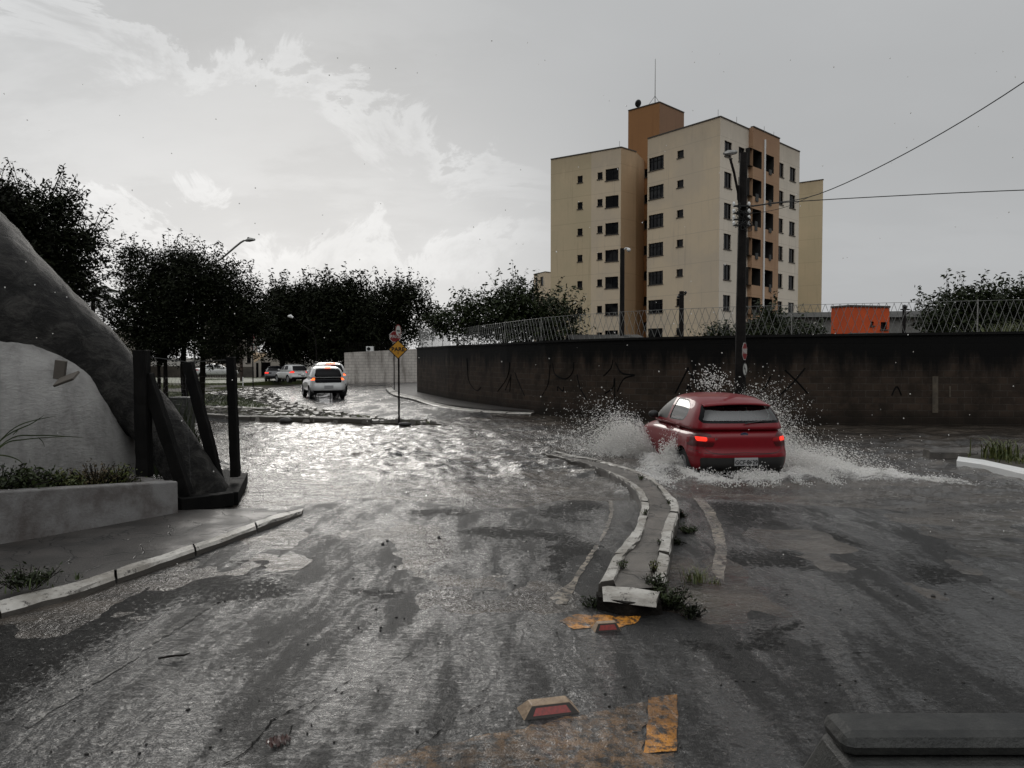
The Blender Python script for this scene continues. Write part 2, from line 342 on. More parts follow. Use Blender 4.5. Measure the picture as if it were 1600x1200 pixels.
# ------------------------------------------------------------------ ground and roads
def grid(xs, ys, zf):
    Xg, Yg = np.meshgrid(xs, ys); Z = zf(Xg, Yg); v = np.stack([Xg, Yg, Z], -1).reshape(-1, 3)
    nx = len(xs); j, i = np.meshgrid(np.arange(len(ys)-1), np.arange(nx-1), indexing='ij')
    a = (j*nx+i).ravel(); return v, np.stack([a, a+1, a+1+nx, a+nx], -1)
v, f = grid(np.concatenate([np.linspace(-900, -40, 15), np.linspace(-35, 60, 20), np.linspace(80, 1200, 12)]), np.concatenate([np.linspace(-60, 130, 39), np.linspace(160, 2500, 12)]), lambda x, y: terr0(x, y)-.30)
tag(mesh_np('ground', v, f, M['soil'], smooth=True), kind='structure')
DRY = [(350, 915, 75, 22), (420, 880, 40, 10), (815, 838, 55, 13), (780, 772, 50, 6), (905, 792, 60, 14), (1495, 897, 75, 16), (1190, 872, 60, 16), (1215, 990, 40, 12), (1300, 845, 60, 8), (885, 870, 30, 30), (600, 925, 40, 7), (690, 797, 30, 5), (1100, 1010, 30, 18), (1140, 800, 60, 14), (160, 960, 60, 10)]
def dryf(x, y):
    xl = -2.62+(y-3.99)*.085; d = ss(xl-x, -.05, .45)*(1-ss(y, 6.0, 7.0))*.95
    d = np.maximum(d, ss(xl-x, .1, .8)*(1-ss(y, 7.5, 8.6))*.55)
    x0_, y0_ = x, y; x = x+(fbm(x*1.6, y*1.2, 4, 81)-.5)*1.1+(fbm(x*6, y*5, 3, 83)-.5)*.35; y = y+(fbm(x*1.3, y*1.6, 4, 82)-.5)*.9+(fbm(x*3, y*7, 3, 84)-.5)*.4
    for (a, b, c, e_) in DRY:
        p = G(a, b); rx = c/F*p.y; ry = (G(a, b-e_).y-G(a, b+e_).y)/2; q = ((x-p.x)/rx)**2+((y-p.y)/ry)**2; d = np.maximum(d, .80*(1.0-ss(q, .0, 2.2)))
    return d
def fine_axis(segs): return np.concatenate([np.arange(a, b, d) for a, b, d in segs])
v, f = grid(fine_axis([(-16, -6, .25), (-6, 8, .06), (8, 32, .25)]), fine_axis([(.5, 2, .1), (2, 12, .05), (12, 32, .15), (32, 110.5, 1.1)]), terr)
ro = tag(mesh_np('road', v, f, M['asphalt'], smooth=True), kind='structure')
at = ro.data.attributes.new('dry', 'FLOAT', 'POINT'); at.data.foreach_set('value', dryf(v[:, 0], v[:, 1]).astype(np.float32))
# flood water with real waves; the wake of the red car raises and whitens it
CARX, CARY, CARA = 3.84, 12.55, R(6.3)        # rear centre of the red car, heading turned left
xs = fine_axis([(-12, -7, .12), (-7, .5, .045), (.5, 8.2, .035), (8.2, 13, .07), (13, 31, .14)])
ys = fine_axis([(3.0, 10, .045), (10, 18, .038), (18, 25, .07), (25, 34, .14)])
def carxy(x, y):                              # world -> car frame: s forward from the rear bumper, t to the right
    dx, dy = x-CARX, y-CARY; return -dx*math.sin(CARA)+dy*math.cos(CARA), dx*math.cos(CARA)+dy*math.sin(CARA)
def foamf(x, y):
    s, t = carxy(x, y); wob = fbm(x*1.3, y*1.3, 4, 31)-.5
    t2 = t+wob*.5; s2 = s+wob*.9
    at = np.abs(t2)
    # arms of the wake leave the wheels and spread to the back
    spread = .95+np.clip(1.9-s2, 0, 9)*np.where(t2 > 0, .62, .33)
    arm = np.exp(-((at-spread)/(.42+.12*np.clip(1-s2, 0, 4)))**2)*ss(s2, -2.6, -.6)*(1-ss(s2, 2.4, 4.2))
    rear = np.exp(-((s2+.45)/.42)**2)*(1-ss(at, .8, 1.25))
    front = np.exp(-((s2-3.3)/1.1)**2)*np.exp(-((at-1.35)/.55)**2)
    right = np.exp(-((s2-.9)/1.25)**2)*np.exp(-((t2-1.75)/.75)**2)
    return np.clip(arm*.9+rear*.9+front+right, 0, 1.2)
def water_h(x, y):
    s, t = carxy(x, y); fo = foamf(x, y)
    g = np.random.default_rng(11); h = np.zeros_like(x)
    wx = x+.5*fbm(x*.6, y*.6, 3, 3); wy = y+.5*fbm(x*.6+9, y*.6, 3, 8)
    d = np.hypot(x-CARX, y-CARY-1.5)
    act = .30+.5*np.exp(-(d/5.0)**2)+.45*ss(y, 10.5, 14)
    for k in range(46):
        lam = .16*(1.9/.16)**(g.random()); an = g.normal(1.35, .75); ph = g.random()*6.28
        a = .0098*lam**.75
        u = (wx*math.cos(an)+wy*math.sin(an))*6.283/lam+ph
        h += a*(1-np.abs(np.sin(u*.5))*2+np.sin(u)*.5)*.62
    nb = fbm(x*.35, y*.7, 3, 21); h *= act*(.45+1.1*nb)
    h *= .26+.74*ss(y, 8.2, 11)
    lump = (fbm(x*3.2, y*3.2, 4, 41)**1.5)*.30+(1-np.abs(fbm(x*7, y*7, 3, 51)*2-1))*.035
    h += fo*lump*(.35+.65*np.exp(-(d/3.0)**2))
    ring = np.exp(-((np.hypot(t/1.0, np.where(s > 0, 0, s))-.0)/.75)**2)*(s < 0)*-.02
    near_ = .0205*(1-ss(y, 8.0, 10.2))*ss(y, 4.7, 5.8)
    return WL+near_+h+ring
v, f = grid(xs, ys, water_h)
tz = terr(v[:, 0], v[:, 1]); keep = (v[:, 2] > tz-.03)
fk = keep[f].any(1); f = f[fk]
used, inv = np.unique(f, return_inverse=True); v = v[used]; f = inv.reshape(f.shape).astype(np.int32)
wa = NT('flood_water'); p = wa.p; vv = wa.map()
fo_at = wa.n('ShaderNodeAttribute', attribute_name='foam')
fn = wa.noise(wa.map((1, 1.4, 1)), 6.0, 10.0, .82, 1.2); ff = wa.rng(wa.m2('ADD', wa.m2('MULTIPLY', fo_at.outputs['Fac'], .40), fn), .66, .92)
mud = wa.rng(wa.noise(wa.map((.6, 1.6, 1)), 1.2, 5.0), .35, .7)
wc = wa.mix(mud, (.022, .019, .016), (.085, .070, .056))
wa.set(p.inputs['Base Color'], wa.mix(ff, wc, (.80, .78, .75))); wa.set(p.inputs['Roughness'], wa.rng(ff, 0, 1, .06, .55)); p.inputs['IOR'].default_value = 1.55
rb = wa.noise(wa.map((1, 1.3, 1), (0, 0, R(15))), 8.0, 5.0, .62, .7); rb2 = wa.noise(vv, 34.0, 3.0, .6)
b1 = wa.bump(rb, .65, .04); b2 = wa.bump(rb2, .8, .014, b1)
b3 = wa.bump(wa.m2('MULTIPLY', wa.noise(vv, 22.0, 6.0, .75), ff), .9, .06, b2); wa.set(p.inputs['Normal'], b3)
M['water'] = wa.m
wo_ = tag(mesh_np('flood_water', v, f, M['water'], smooth=True), kind='structure')
at = wo_.data.attributes.new('foam', 'FLOAT', 'POINT'); at.data.foreach_set('value', foamf(v[:, 0], v[:, 1]).astype(np.float32))

def strip(name, pts, width, z0, m, kind='structure', top=.0, h=.1, parent=None, flat=False):
    pass
def sheet(name, poly, m, dz=.004, step=.12, jit=.0, **k):
    """thin sheet draped 4 mm above the road, made of small cells clipped to the polygon"""
    bm = bmesh.new(); pts = []
    n = len(poly)
    for i in range(n):
        a = Vector(poly[i][:2]); b = Vector(poly[(i+1) % n][:2]); c = max(1, int((b-a).length/.06))
        for q in range(c):
            r = a+(b-a)*(q/c); pts.append((r.x+random.uniform(-jit, jit), r.y+random.uniform(-jit, jit)))
    vs = [bm.verts.new((a, b, 0)) for a, b in pts]; bm.faces.new(vs)
    bmesh.ops.triangulate(bm, faces=bm.faces[:])
    x0, x1 = min(a for a, b in pts), max(a for a, b in pts); y0, y1 = min(b for a, b in pts), max(b for a, b in pts)
    xx = x0+step
    while xx < x1: bmesh.ops.bisect_plane(bm, geom=bm.faces[:]+bm.edges[:]+bm.verts[:], plane_co=(xx, 0, 0), plane_no=(1, 0, 0)); xx += step
    yy = y0+step
    while yy < y1: bmesh.ops.bisect_plane(bm, geom=bm.faces[:]+bm.edges[:]+bm.verts[:], plane_co=(0, yy, 0), plane_no=(0, 1, 0)); yy += step
    co = np.array([q.co[:] for q in bm.verts]); zt = terr(co[:, 0], co[:, 1])
    for q, z in zip(bm.verts, zt): q.co.z = z+dz
    bmesh.ops.recalc_face_normals(bm, faces=bm.faces[:])
    if bm.faces[0:1] and sum(q.normal.z for q in bm.faces) < 0: bmesh.ops.reverse_faces(bm, faces=bm.faces[:])
    me = bpy.data.meshes.new(name); bm.to_mesh(me); bm.free(); me.polygons.foreach_set('use_smooth', [True]*len(me.polygons)); me.materials.append(m)
    o = link(name, me); tag(o, **k); return o
# ------------------------------------------------------------------ road paint
def Gp(*l, z=0): return [G(a, b, z) for a, b in l]
sheet('lane_line', Gp((893, 908), (931, 851), (936, 853), (905, 905), (886, 943), (846, 940)), M['white_line'], kind='structure', jit=.008)
sheet('lane_line', Gp((940, 848), (952, 825), (959, 800), (957, 780), (949, 768), (944, 769), (951, 782), (953, 800), (947, 822), (936, 845)), M['white_line'], kind='structure', jit=.008)
sheet('lane_line', Gp((1080, 775), (1100, 800), (1112, 828), (1119, 860), (1107, 905), (1131, 907), (1136, 860), (1130, 828), (1116, 798), (1094, 775)), M['white_line'], kind='structure', jit=.008)
sheet('lane_line', Gp((1098, 917), (1120, 917), (1112, 940), (1098, 962), (1086, 962), (1094, 935)), M['white_line'], kind='structure', jit=.008)
sheet('orange_marking', Gp((1012, 1094), (1057, 1087), (1059, 1120), (1058, 1178), (1006, 1182), (1010, 1150), (1012, 1120)), M['orange_line'], kind='structure', jit=.004)
sheet('faded_orange_marking', Gp((905, 1122), (960, 1112), (1009, 1100), (1005, 1184), (1058, 1184), (1058, 1230), (560, 1230), (600, 1188), (720, 1160)), M['orange_fan'], kind='structure', jit=.02)
sheet('orange_marking', Gp((872, 972), (900, 960), (960, 963), (1000, 962), (1000, 972), (960, 984), (900, 984)), M['orange_line'], kind='structure', jit=.015)
sheet('painted_glint_beside_kerb', Gp((30, 1130), (200, 1024), (330, 943), (338, 944), (208, 1030), (40, 1138)), asphalt('painted_streak_glint', (.22, .21, .19), (.36, .52)), kind='structure', jit=.02)  # reflecting edge of a water streak, put in as pale colour
M['crack'] = mat('road_crack', (.003, .0028, .0025), None, .8, spec=.1)
def crack(pts, w=.008):
    q = [G(a, b) for a, b in pts]; o = []
    for a, b in zip(q, q[1:]):
        n = max(2, int((b-a).length/.03)); o += [a.lerp(b, i/n) for i in range(n)]
    o.append(q[-1]); mb = MB(); vs = []; ph = random.random()*9
    for i, p in enumerate(o):
        off = (float(fbm(np.array([i*.21+ph]), np.array([ph]), 4, 7)[0])-.5)*.10+random.uniform(-.005, .005); ww = w*random.choice((.1, .5, .8, 1.4))*min(1, i/4+.1, (len(o)-1-i)/4+.1)
        t = (o[min(i+1, len(o)-1)]-o[max(i-1, 0)]).normalized(); n_ = Vector((-t.y, t.x, 0)); c = p+n_*off
        for s_ in (-1, 1): e_ = c+n_*s_*ww; vs.append((e_.x, e_.y, float(terr(np.array([e_.x]), np.array([e_.y]))[0])+.0042))
    mb.add(vs, [(2*i, 2*i+2, 2*i+3, 2*i+1) for i in range(len(o)-1)]); tag(mb.build('road_crack', M['crack']), kind='structure')
crack([(330, 1215), (430, 1130), (510, 1085), (560, 1055)], .004); crack([(390, 1200), (470, 1130), (540, 1080), (690, 1000)], .0028); crack([(640, 1190), (700, 1140), (760, 1095)], .004); crack([(1240, 1030), (1330, 1022), (1420, 1016)], .003)
# ------------------------------------------------------------------ kerb stones
def kerb_run(name, outer, inner, z, m, parent, zb=-.12, stone=.9, gap=.012, smoothing=10, dip=0.0):
    """outer / inner: world polylines of the top edges; split into separate stones"""
    def resample(pl, n):
        pl = [Vector(p) for p in pl]; L = [0]
        for a, b in zip(pl, pl[1:]): L.append(L[-1]+(b-a).length)
        out = []
        for i in range(n):
            d = L[-1]*i/(n-1); k = max(0, min(len(pl)-2, next((j for j in range(len(L)-1) if L[j+1] >= d-1e-9), len(pl)-2)))
            u = (d-L[k])/max(1e-9, L[k+1]-L[k]); p0 = pl[max(k-1, 0)]; p1 = pl[k]; p2 = pl[k+1]; p3 = pl[min(k+2, len(pl)-1)]
            out.append(.5*((2*p1)+(p2-p0)*u+(2*p0-5*p1+4*p2-p3)*u*u+(3*p1-p0-3*p2+p3)*u**3))
        return out, L[-1]
    _, L = resample(outer, 2); ns = max(1, round(L/stone)); n = ns*6+1
    A, _ = resample(outer, n); B, _ = resample(inner, n); mb = MB()
    for s in range(ns):
        jz = random.uniform(-.014, .010); sh = random.uniform(-.05, .09)
        ids = list(range(s*6, s*6+7)); vs = []; m_ = len(ids)
        for q, i in enumerate(ids):
            a, b = A[i].copy(), B[i].copy(); tdir = (A[min(i+1, n-1)]-A[max(i-1, 0)]).normalized(); sd_ = (b-a)*1.0
            e = gap if q == 0 else (-gap if q == m_-1 else 0)
            a = a+tdir*e+sd_*(.02+sh); b = b+tdir*e
            zt = z(a) if callable(z) else z
            w = [a-sd_*.10, a-sd_*.02, a+sd_*.10, b-sd_*.10, b]; hz = [zb, zt-.028, zt, zt, zt-.02]
            for k in range(5): vs.append((w[k].x+random.uniform(-.007, .007), w[k].y+random.uniform(-.006, .006), hz[k]+jz*(k > 0)+random.uniform(-.006, .004)*(k > 0)))
            vs.append((b.x, b.y, zb))
        fs = [(q*6+k, q*6+(k+1) % 6, (q+1)*6+(k+1) % 6, (q+1)*6+k) for q in range(m_-1) for k in range(6)]+[tuple(range(6))[::-1], tuple(range((m_-1)*6, m_*6))]
        mb.add(vs, fs)
    return mb.build(name, m, parent)
# traffic island
zI = .135
Lo = Gp((934, 911), (960, 865), (990, 825), (1000, 795), (1000, 777), (985, 755), (962, 737), (940, 724), (905, 709), (870, 699), (845, 693), z=zI)
Li = Gp((960, 907), (975, 870), (1000, 840), (1014, 797), (1012, 777), (997, 757), (972, 738), (950, 727), (915, 712), (880, 702), (853, 696), z=zI)
Ri = Gp((1018, 905), (1031, 850), (1035, 825), (1047, 795), (1042, 780), (1025, 757), (1005, 738), (975, 723), (935, 709), (893, 699), (862, 692), z=zI)
Ro = Gp((1041, 912), (1050, 850), (1054, 825), (1061, 797), (1056, 780), (1033, 757), (1013, 738), (983, 722), (941, 708), (897, 698), (868, 691), z=zI)
isl = empty('traffic_island', Lo[0], label='low curved traffic island edged with chipped white kerbs beside the red car', cat='traffic island')
def P(o, par): o.parent = par; o.matrix_parent_inverse = (Matrix.Translation(Vector(par.location)) @ par.rotation_euler.to_matrix().to_4x4()).inverted(); return o
zi = lambda p: .135-.17*max(0.0, min(1.0, (p.y-10.5)/4.5))
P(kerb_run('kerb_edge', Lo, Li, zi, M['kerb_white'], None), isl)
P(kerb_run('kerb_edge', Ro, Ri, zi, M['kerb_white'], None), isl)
def denser(pl, k=6):
    o = []
    for i in range(len(pl)-1):
        p0, p1, p2, p3 = pl[max(i-1, 0)], pl[i], pl[i+1], pl[min(i+2, len(pl)-1)]
        for q in range(k):
            u = q/k; o.append(.5*((2*p1)+(p2-p0)*u+(2*p0-5*p1+4*p2-p3)*u*u+(3*p1-p0-3*p2+p3)*u**3))
    return o+[pl[-1]]
a_, b_ = denser(Li), denser(Ri); a_ = [a_[0]-Vector((0, .16, 0))]+a_; b_ = [b_[0]-Vector((0, .16, 0))]+b_; mb = MB(); nn_ = min(len(a_), len(b_)); K = 6
vs = []
for i in range(nn_):
    for k in range(K+1):
        q = a_[i].lerp(b_[i], k/K); vs.append((q.x, q.y, zi(q)-.022+random.uniform(-.006, .006)))
mb.add(vs, [(i*(K+1)+k, i*(K+1)+k+1, (i+1)*(K+1)+k+1, (i+1)*(K+1)+k) for i in range(nn_-1) for k in range(K)])
P(mb.build('paved_core', M['core'], None, smooth=True), isl)
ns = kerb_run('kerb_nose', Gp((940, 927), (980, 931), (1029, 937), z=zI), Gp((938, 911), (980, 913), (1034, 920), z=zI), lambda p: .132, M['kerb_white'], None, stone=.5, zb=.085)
P(ns, isl)
nf = MB(); q = Gp((936, 927), (980, 937), (1031, 934), z=.09)
nf.tube([q[0], q[1], q[2]], .012, 4)
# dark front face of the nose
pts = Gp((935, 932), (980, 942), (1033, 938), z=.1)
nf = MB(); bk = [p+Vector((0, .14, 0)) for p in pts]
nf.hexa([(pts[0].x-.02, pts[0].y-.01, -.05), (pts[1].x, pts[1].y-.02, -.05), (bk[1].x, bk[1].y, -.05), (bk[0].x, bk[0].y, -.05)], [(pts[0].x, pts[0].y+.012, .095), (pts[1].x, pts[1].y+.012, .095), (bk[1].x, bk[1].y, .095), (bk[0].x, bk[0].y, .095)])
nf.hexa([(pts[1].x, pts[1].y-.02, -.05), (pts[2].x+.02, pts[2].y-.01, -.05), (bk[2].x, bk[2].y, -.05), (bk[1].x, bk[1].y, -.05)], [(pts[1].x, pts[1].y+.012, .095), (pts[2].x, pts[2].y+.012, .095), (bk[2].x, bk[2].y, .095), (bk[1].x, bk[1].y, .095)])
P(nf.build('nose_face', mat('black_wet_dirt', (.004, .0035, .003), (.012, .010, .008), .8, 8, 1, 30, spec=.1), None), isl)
# left kerb and pavement
ko = Gp((-260, 1020), (-120, 978), (0, 950), (60, 934), (105, 924), (180, 899), (250, 876), (350, 841), (430, 811), (472, 796), z=.07)
ki = Gp((-260, 1000), (-120, 960), (0, 934), (60, 919), (105, 911), (180, 888), (250, 866), (350, 832), (430, 803), (474, 790), z=.07)
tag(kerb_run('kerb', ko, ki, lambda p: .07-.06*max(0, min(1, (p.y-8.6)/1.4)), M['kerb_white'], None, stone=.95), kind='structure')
bm = bmesh.new()
ring = [k.copy() for k in ki]+[Vector((-3.4, 10.6, 0)), Vector((-4.0, 12.6, 0)), Vector((-14, 12.6, 0)), Vector((-14, 4.5, 0))]
vs = [bm.verts.new((q.x, q.y, 0)) for q in ring]; bm.faces.new(vs); bmesh.ops.triangulate(bm, faces=bm.faces[:])
for i in range(1, 60): bmesh.ops.bisect_plane(bm, geom=bm.faces[:]+bm.edges[:]+bm.verts[:], plane_co=(-14+i*.2, 0, 0), plane_no=(1, 0, 0))
for i in range(1, 42): bmesh.ops.bisect_plane(bm, geom=bm.faces[:]+bm.edges[:]+bm.verts[:], plane_co=(0, 4.5+i*.2, 0), plane_no=(0, 1, 0))
co = np.array([q.co[:] for q in bm.verts]); nz = fbm(co[:, 0]*2, co[:, 1]*2, 3, 61)
for q, z in zip(bm.verts, nz): q.co.z = .055-.20*float(ss(q.co.y, 9.1, 10.3))*(1 if q.co.x > -6 else .4)+(z-.5)*.03
bmesh.ops.recalc_face_normals(bm, faces=bm.faces[:])
if sum(q.normal.z for q in bm.faces) < 0: bmesh.ops.reverse_faces(bm, faces=bm.faces[:])
me = bpy.data.meshes.new('pavement'); bm.to_mesh(me); bm.free(); me.materials.append(M['sidewalk']); me.polygons.foreach_set('use_smooth', [True]*len(me.polygons)); tag(link('pavement', me), kind='structure')
# far cobbled verge with grass, its kerbs and the right-hand footpath
def poly_sheet(name, pts, z, m, thick=.3, **k):
    mb = MB(); mb.prism([(p.x, p.y) for p in pts], z-thick, z); o = mb.build(name, m); tag(o, **k); return o
def ccw(pts):
    a = sum(pts[i].x*pts[(i+1) % len(pts)].y-pts[(i+1) % len(pts)].x*pts[i].y for i in range(len(pts))); return pts if a > 0 else pts[::-1]
near_e = [GT(a, b) for a, b in ((240, 648), (300, 650), (370, 656), (440, 660), (520, 664), (580, 667), (640, 669))]
far_e = [GT(a, b) for a, b in ((690, 672), (640, 661), (600, 656), (540, 647), (480, 636), (440, 626), (428, 615), (410, 608), (370, 605), (300, 603), (150, 602))]
for p in near_e: p.z = 0
verge = ccw(near_e+far_e)
poly_sheet('verge_soil', verge, -.02, M['soil'], kind='structure')
from mathutils.geometry import intersect_point_line
def inside(x, y, poly):
    c = False; j = len(poly)-1
    for i in range(len(poly)):
        a, b = poly[i], poly[j]
        if (a.y > y) != (b.y > y) and x < (b.x-a.x)*(y-a.y)/(b.y-a.y)+a.x: c = not c
        j = i
    return c
lawn = ccw([GT(a, b) for a, b in ((150, 634), (300, 634), (370, 637), (420, 638), (425, 636), (400, 630), (372, 622), (300, 615), (150, 612))])
mb = MB()
y = 21.5
while y < 47:
    x = -16.0+random.random()*.2
    st = .27
    while x < -1.5:
        if inside(x, y, verge) and not inside(x, y, lawn) and random.random() < .93:
            a = random.uniform(-.5, .5); sx, sy = random.uniform(.09, .14), random.uniform(.085, .125); h = random.uniform(.0, .05); tx, ty = random.uniform(-.014, .014), random.uniform(-.014, .014)
            ca, sa = math.cos(a), math.sin(a); bt, tp = [], []
            for (u, v_) in ((-1, -1), (1, -1), (1, 1), (-1, 1)):
                X0, Y0 = u*sx, v_*sy; bt.append((x+X0*ca-Y0*sa, y+X0*sa+Y0*ca, -.05)); X0 *= .74; Y0 *= .74
                tp.append((x+X0*ca-Y0*sa, y+X0*sa+Y0*ca, .02+h+u*tx+v_*ty))
            mb.hexa(bt, tp)
        x += st*random.uniform(.9, 1.1)
    y += .26
tag(mb.build('cobbled_verge', M['stone']), kind='structure')
zk = lambda p: .10
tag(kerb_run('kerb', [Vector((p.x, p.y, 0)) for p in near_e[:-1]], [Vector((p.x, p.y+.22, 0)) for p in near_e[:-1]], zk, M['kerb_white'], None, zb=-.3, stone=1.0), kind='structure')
lk = [GT(a, b) for a, b in ((240, 640), (300, 640), (372, 641), (418, 642))]
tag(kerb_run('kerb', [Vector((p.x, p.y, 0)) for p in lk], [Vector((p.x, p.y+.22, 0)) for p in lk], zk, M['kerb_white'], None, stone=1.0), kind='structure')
poly_sheet('lawn_soil', lawn, .03, M['grass'], kind='structure')
# blades
def blades(name, n, sampler, h=(.08, .2), w=.012, m=None, lean=.5, origin=None, parent=None, bend=.5, seg=2, **k):
    P0 = np.array([sampler() for _ in range(n)]); H = rng.uniform(h[0], h[1], n); A = rng.uniform(0, 6.283, n); Ln = rng.uniform(.1, 1, n)*lean*H
    dx, dy = np.cos(A)*Ln, np.sin(A)*Ln; px_, py_ = -np.sin(A)*w*rng.uniform(.6, 1.3, n), np.cos(A)*w*rng.uniform(.6, 1.3, n)
    vs = []; 
    for i in range(seg+1):
        t = i/seg; q = t**(1+bend*1.5); ww = (1-t)**.7
        c = P0+np.stack([dx*q, dy*q, H*(t-bend*.35*q*t)], -1)
        vs.append(c-np.stack([px_*ww, py_*ww, 0*px_], -1)); vs.append(c+np.stack([px_*ww, py_*ww, 0*px_], -1))
    V = np.stack(vs, 1); nv = V.shape[1]; b = np.arange(n)[:, None]*nv
    F_ = np.concatenate([b+np.array([[2*i, 2*i+1, 2*i+3, 2*i+2]]) for i in range(seg)])
    o = mesh_np(name, V.reshape(-1, 3), F_, m, parent, origin=origin); tag(o, **k); return o
def in_poly_sampler(poly, z):
    x0, x1 = min(p.x for p in poly), max(p.x for p in poly); y0, y1 = min(p.y for p in poly), max(p.y for p in poly)
    def f():
        while True:
            x, y = random.uniform(x0, x1), random.uniform(y0, y1)
            if inside(x, y, poly): return (x, y, z)
    return f
blades('grass', 16000, in_poly_sampler(lawn, .02), (.05, .14), .012, M['grass'], 1.0, kind='stuff')
def moss():
    s_ = in_poly_sampler(verge, -.02)
    while True:
        q = s_()
        if float(fbm(np.array([q[0]*.8]), np.array([q[1]*.5]), 3, 77)[0]) > .50: return q
blades('grass', 22000, moss, (.05, .13), .012, M['weed'], 1.0, kind='stuff')
# right footpath in front of the long wall (far corner) with its kerb
fpk = [GT(a, b) for a, b in ((603, 611), (612, 618), (640, 625), (664, 632), (700, 638), (760, 645), (830, 652))]
fpi = [GT(a, b) for a, b in ((612, 610), (622, 616), (646, 622), (670, 629), (706, 635), (766, 642), (836, 648))]
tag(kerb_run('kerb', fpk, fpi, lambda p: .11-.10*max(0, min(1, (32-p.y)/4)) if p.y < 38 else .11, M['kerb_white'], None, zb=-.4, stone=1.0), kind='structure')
poly_sheet('footpath', ccw([Vector((p.x, p.y, 0)) for p in fpi]+[Vector((3.0, 27.5, 0)), Vector((-1, 33, 0)), Vector((-4, 42, 0)), Vector((-2, 55, 0)), Vector((-8.5, 55, 0))]), .06, M['sidewalk'], kind='structure')
# far grass strip
poly_sheet('far_verge', ccw([Vector((-45, 66, 0)), Vector((-24, 66, 0)), Vector((-20.5, 74, 0)), Vector((-16, 84, 0)), Vector((-70, 84, 0))]), -.33, M['grass'], .5, kind='structure')
# right kerb fragments near the wall
k1 = Gp((1452, 705), (1500, 706), (1545, 708), (1600, 711), (1700, 716), z=.06); k2 = [p+Vector((.02, .28, 0)) for p in k1]
tag(kerb_run('kerb', k1, k2, lambda p: .06, M['kerb_dark'], None, zb=-.3, stone=.9), kind='structure')
k1 = Gp((1494, 717), (1530, 722), (1570, 731), (1620, 742), (1720, 762), z=.06); k2 = Gp((1497, 713), (1533, 717), (1573, 726), (1624, 736), (1725, 755), z=.06)
tag(kerb_run('kerb', k1, k2, lambda p: .06, M['white'], None, zb=-.3, stone=3.5), kind='structure')
poly_sheet('island_soil', ccw(Gp((1505, 714), (1545, 707), (1700, 713), (1760, 745), (1722, 757), (1620, 737), (1560, 724), z=.03)), .03, M['soil'], kind='structure')
# ------------------------------------------------------------------ long dark block wall
wp = [G(640, 603.5), G(652, 612), G(700, 625), G(740, 631), G(790, 638), G(850, 645), G(920, 651), G(1000, 656), G(1100, 659.5), G(1200, 661), G(1400, 662), G(1600, 662.5), G(1850, 663)]
wp = [Vector((-5.2, 42.3)), Vector((-5.05, 40.8)), Vector((-2.85, 34.2)), Vector((-1.5, 31.0)), Vector((-.2, 28.2)), Vector((1.1, 26.0)), Vector((2.45, 24.5)), Vector((3.9, 23.4)), Vector((5.6, 22.6)), Vector((7.4, 22.2)), Vector((11.0, 21.9)), Vector((14.6, 21.7)), Vector((22.0, 21.4))]
WTOP = 2.34
def wtop(u): return WTOP+.012*max(0, u-14)
wl = [0]
for a, b in zip(wp, wp[1:]): wl.append(wl[-1]+(b-a).length)
def wall_at(u):
    for i in range(len(wp)-1):
        if wl[i+1] >= u or i == len(wp)-2:
            t = (u-wl[i])/(wl[i+1]-wl[i]); p = wp[i].lerp(wp[i+1], t); d = (wp[i+1]-wp[i]).normalized(); return p, d, Vector((d.y, -d.x))
def wall_px(px, py, off=.006):            # pixel -> (point on the wall face, u)
    r = ray(px, py)
    for i in range(len(wp)-1):
        a, b = wp[i], wp[i+1]; d = b-a; den = r.x*d.y-r.y*d.x
        if abs(den) < 1e-9: continue
        t = (a.x*d.y-a.y*d.x)/den; s = ((r.x*t-a.x)*d.x+(r.y*t-a.y)*d.y)/d.length_squared
        if t > 0 and -.001 <= s <= 1.001:
            dn = d.normalized(); n = Vector((-dn.y, dn.x)) if Vector((-dn.y, dn.x)).dot(Vector((r.x, r.y))) < 0 else Vector((dn.y, -dn.x))
            return Vector((r.x*t+n.x*off, r.y*t+n.y*off, CAMH+r.z*t)), wl[i]+s*d.length
bw = NT('stained_block_wall'); uvn = bw.n('ShaderNodeUVMap').outputs[0]
br = bw.n('ShaderNodeTexBrick', i_Scale=1.0); bw.t.links.new(uvn, br.inputs['Vector']); br.inputs['Brick Width'].default_value = .39; br.inputs['Row Height'].default_value = .19; br.inputs['Mortar Size'].default_value = .012; br.inputs['Mortar Smooth'].default_value = .3
br.inputs['Color1'].default_value = (.052, .036, .026, 1); br.inputs['Color2'].default_value = (.034, .025, .019, 1); br.inputs['Mortar'].default_value = (.06, .05, .042, 1); br.inputs['Bias'].default_value = -.1
sx_ = bw.n('ShaderNodeSeparateXYZ'); bw.t.links.new(uvn, sx_.inputs[0])
dn_ = bw.noise(bw.map((1.1, .16, 1), vec=uvn), 2.2, 6.0, .65); ptc = bw.noise(bw.map((1, 1, 1), vec=uvn), 1.3, 7.0, .7)
stn = bw.rng(bw.m2('ADD', bw.m2('MULTIPLY', sx_.outputs[1], .42), bw.m2('MULTIPLY', dn_, .95)), 1.02, 1.34)
cl_ = bw.mix(bw.rng(ptc, .40, .68), br.outputs['Color'], (.020, .015, .011)); cl_ = bw.mix(stn, cl_, (.0035, .0033, .003))
cl_ = bw.mix(bw.rng(sx_.outputs[1], .05, .45, .7, 0), cl_, (.010, .008, .006))
bw.set(bw.p.inputs['Base Color'], cl_); bw.p.inputs['Roughness'].default_value = .75; bw.p.inputs['Specular IOR Level'].default_value = .15
bw.set(bw.p.inputs['Normal'], bw.bump(bw.m2('ADD', br.outputs['Fac'], bw.m2('MULTIPLY', bw.noise(uvn, 30.0, 4.0), -.6)), .7, -.012))
M['wall'] = bw.m
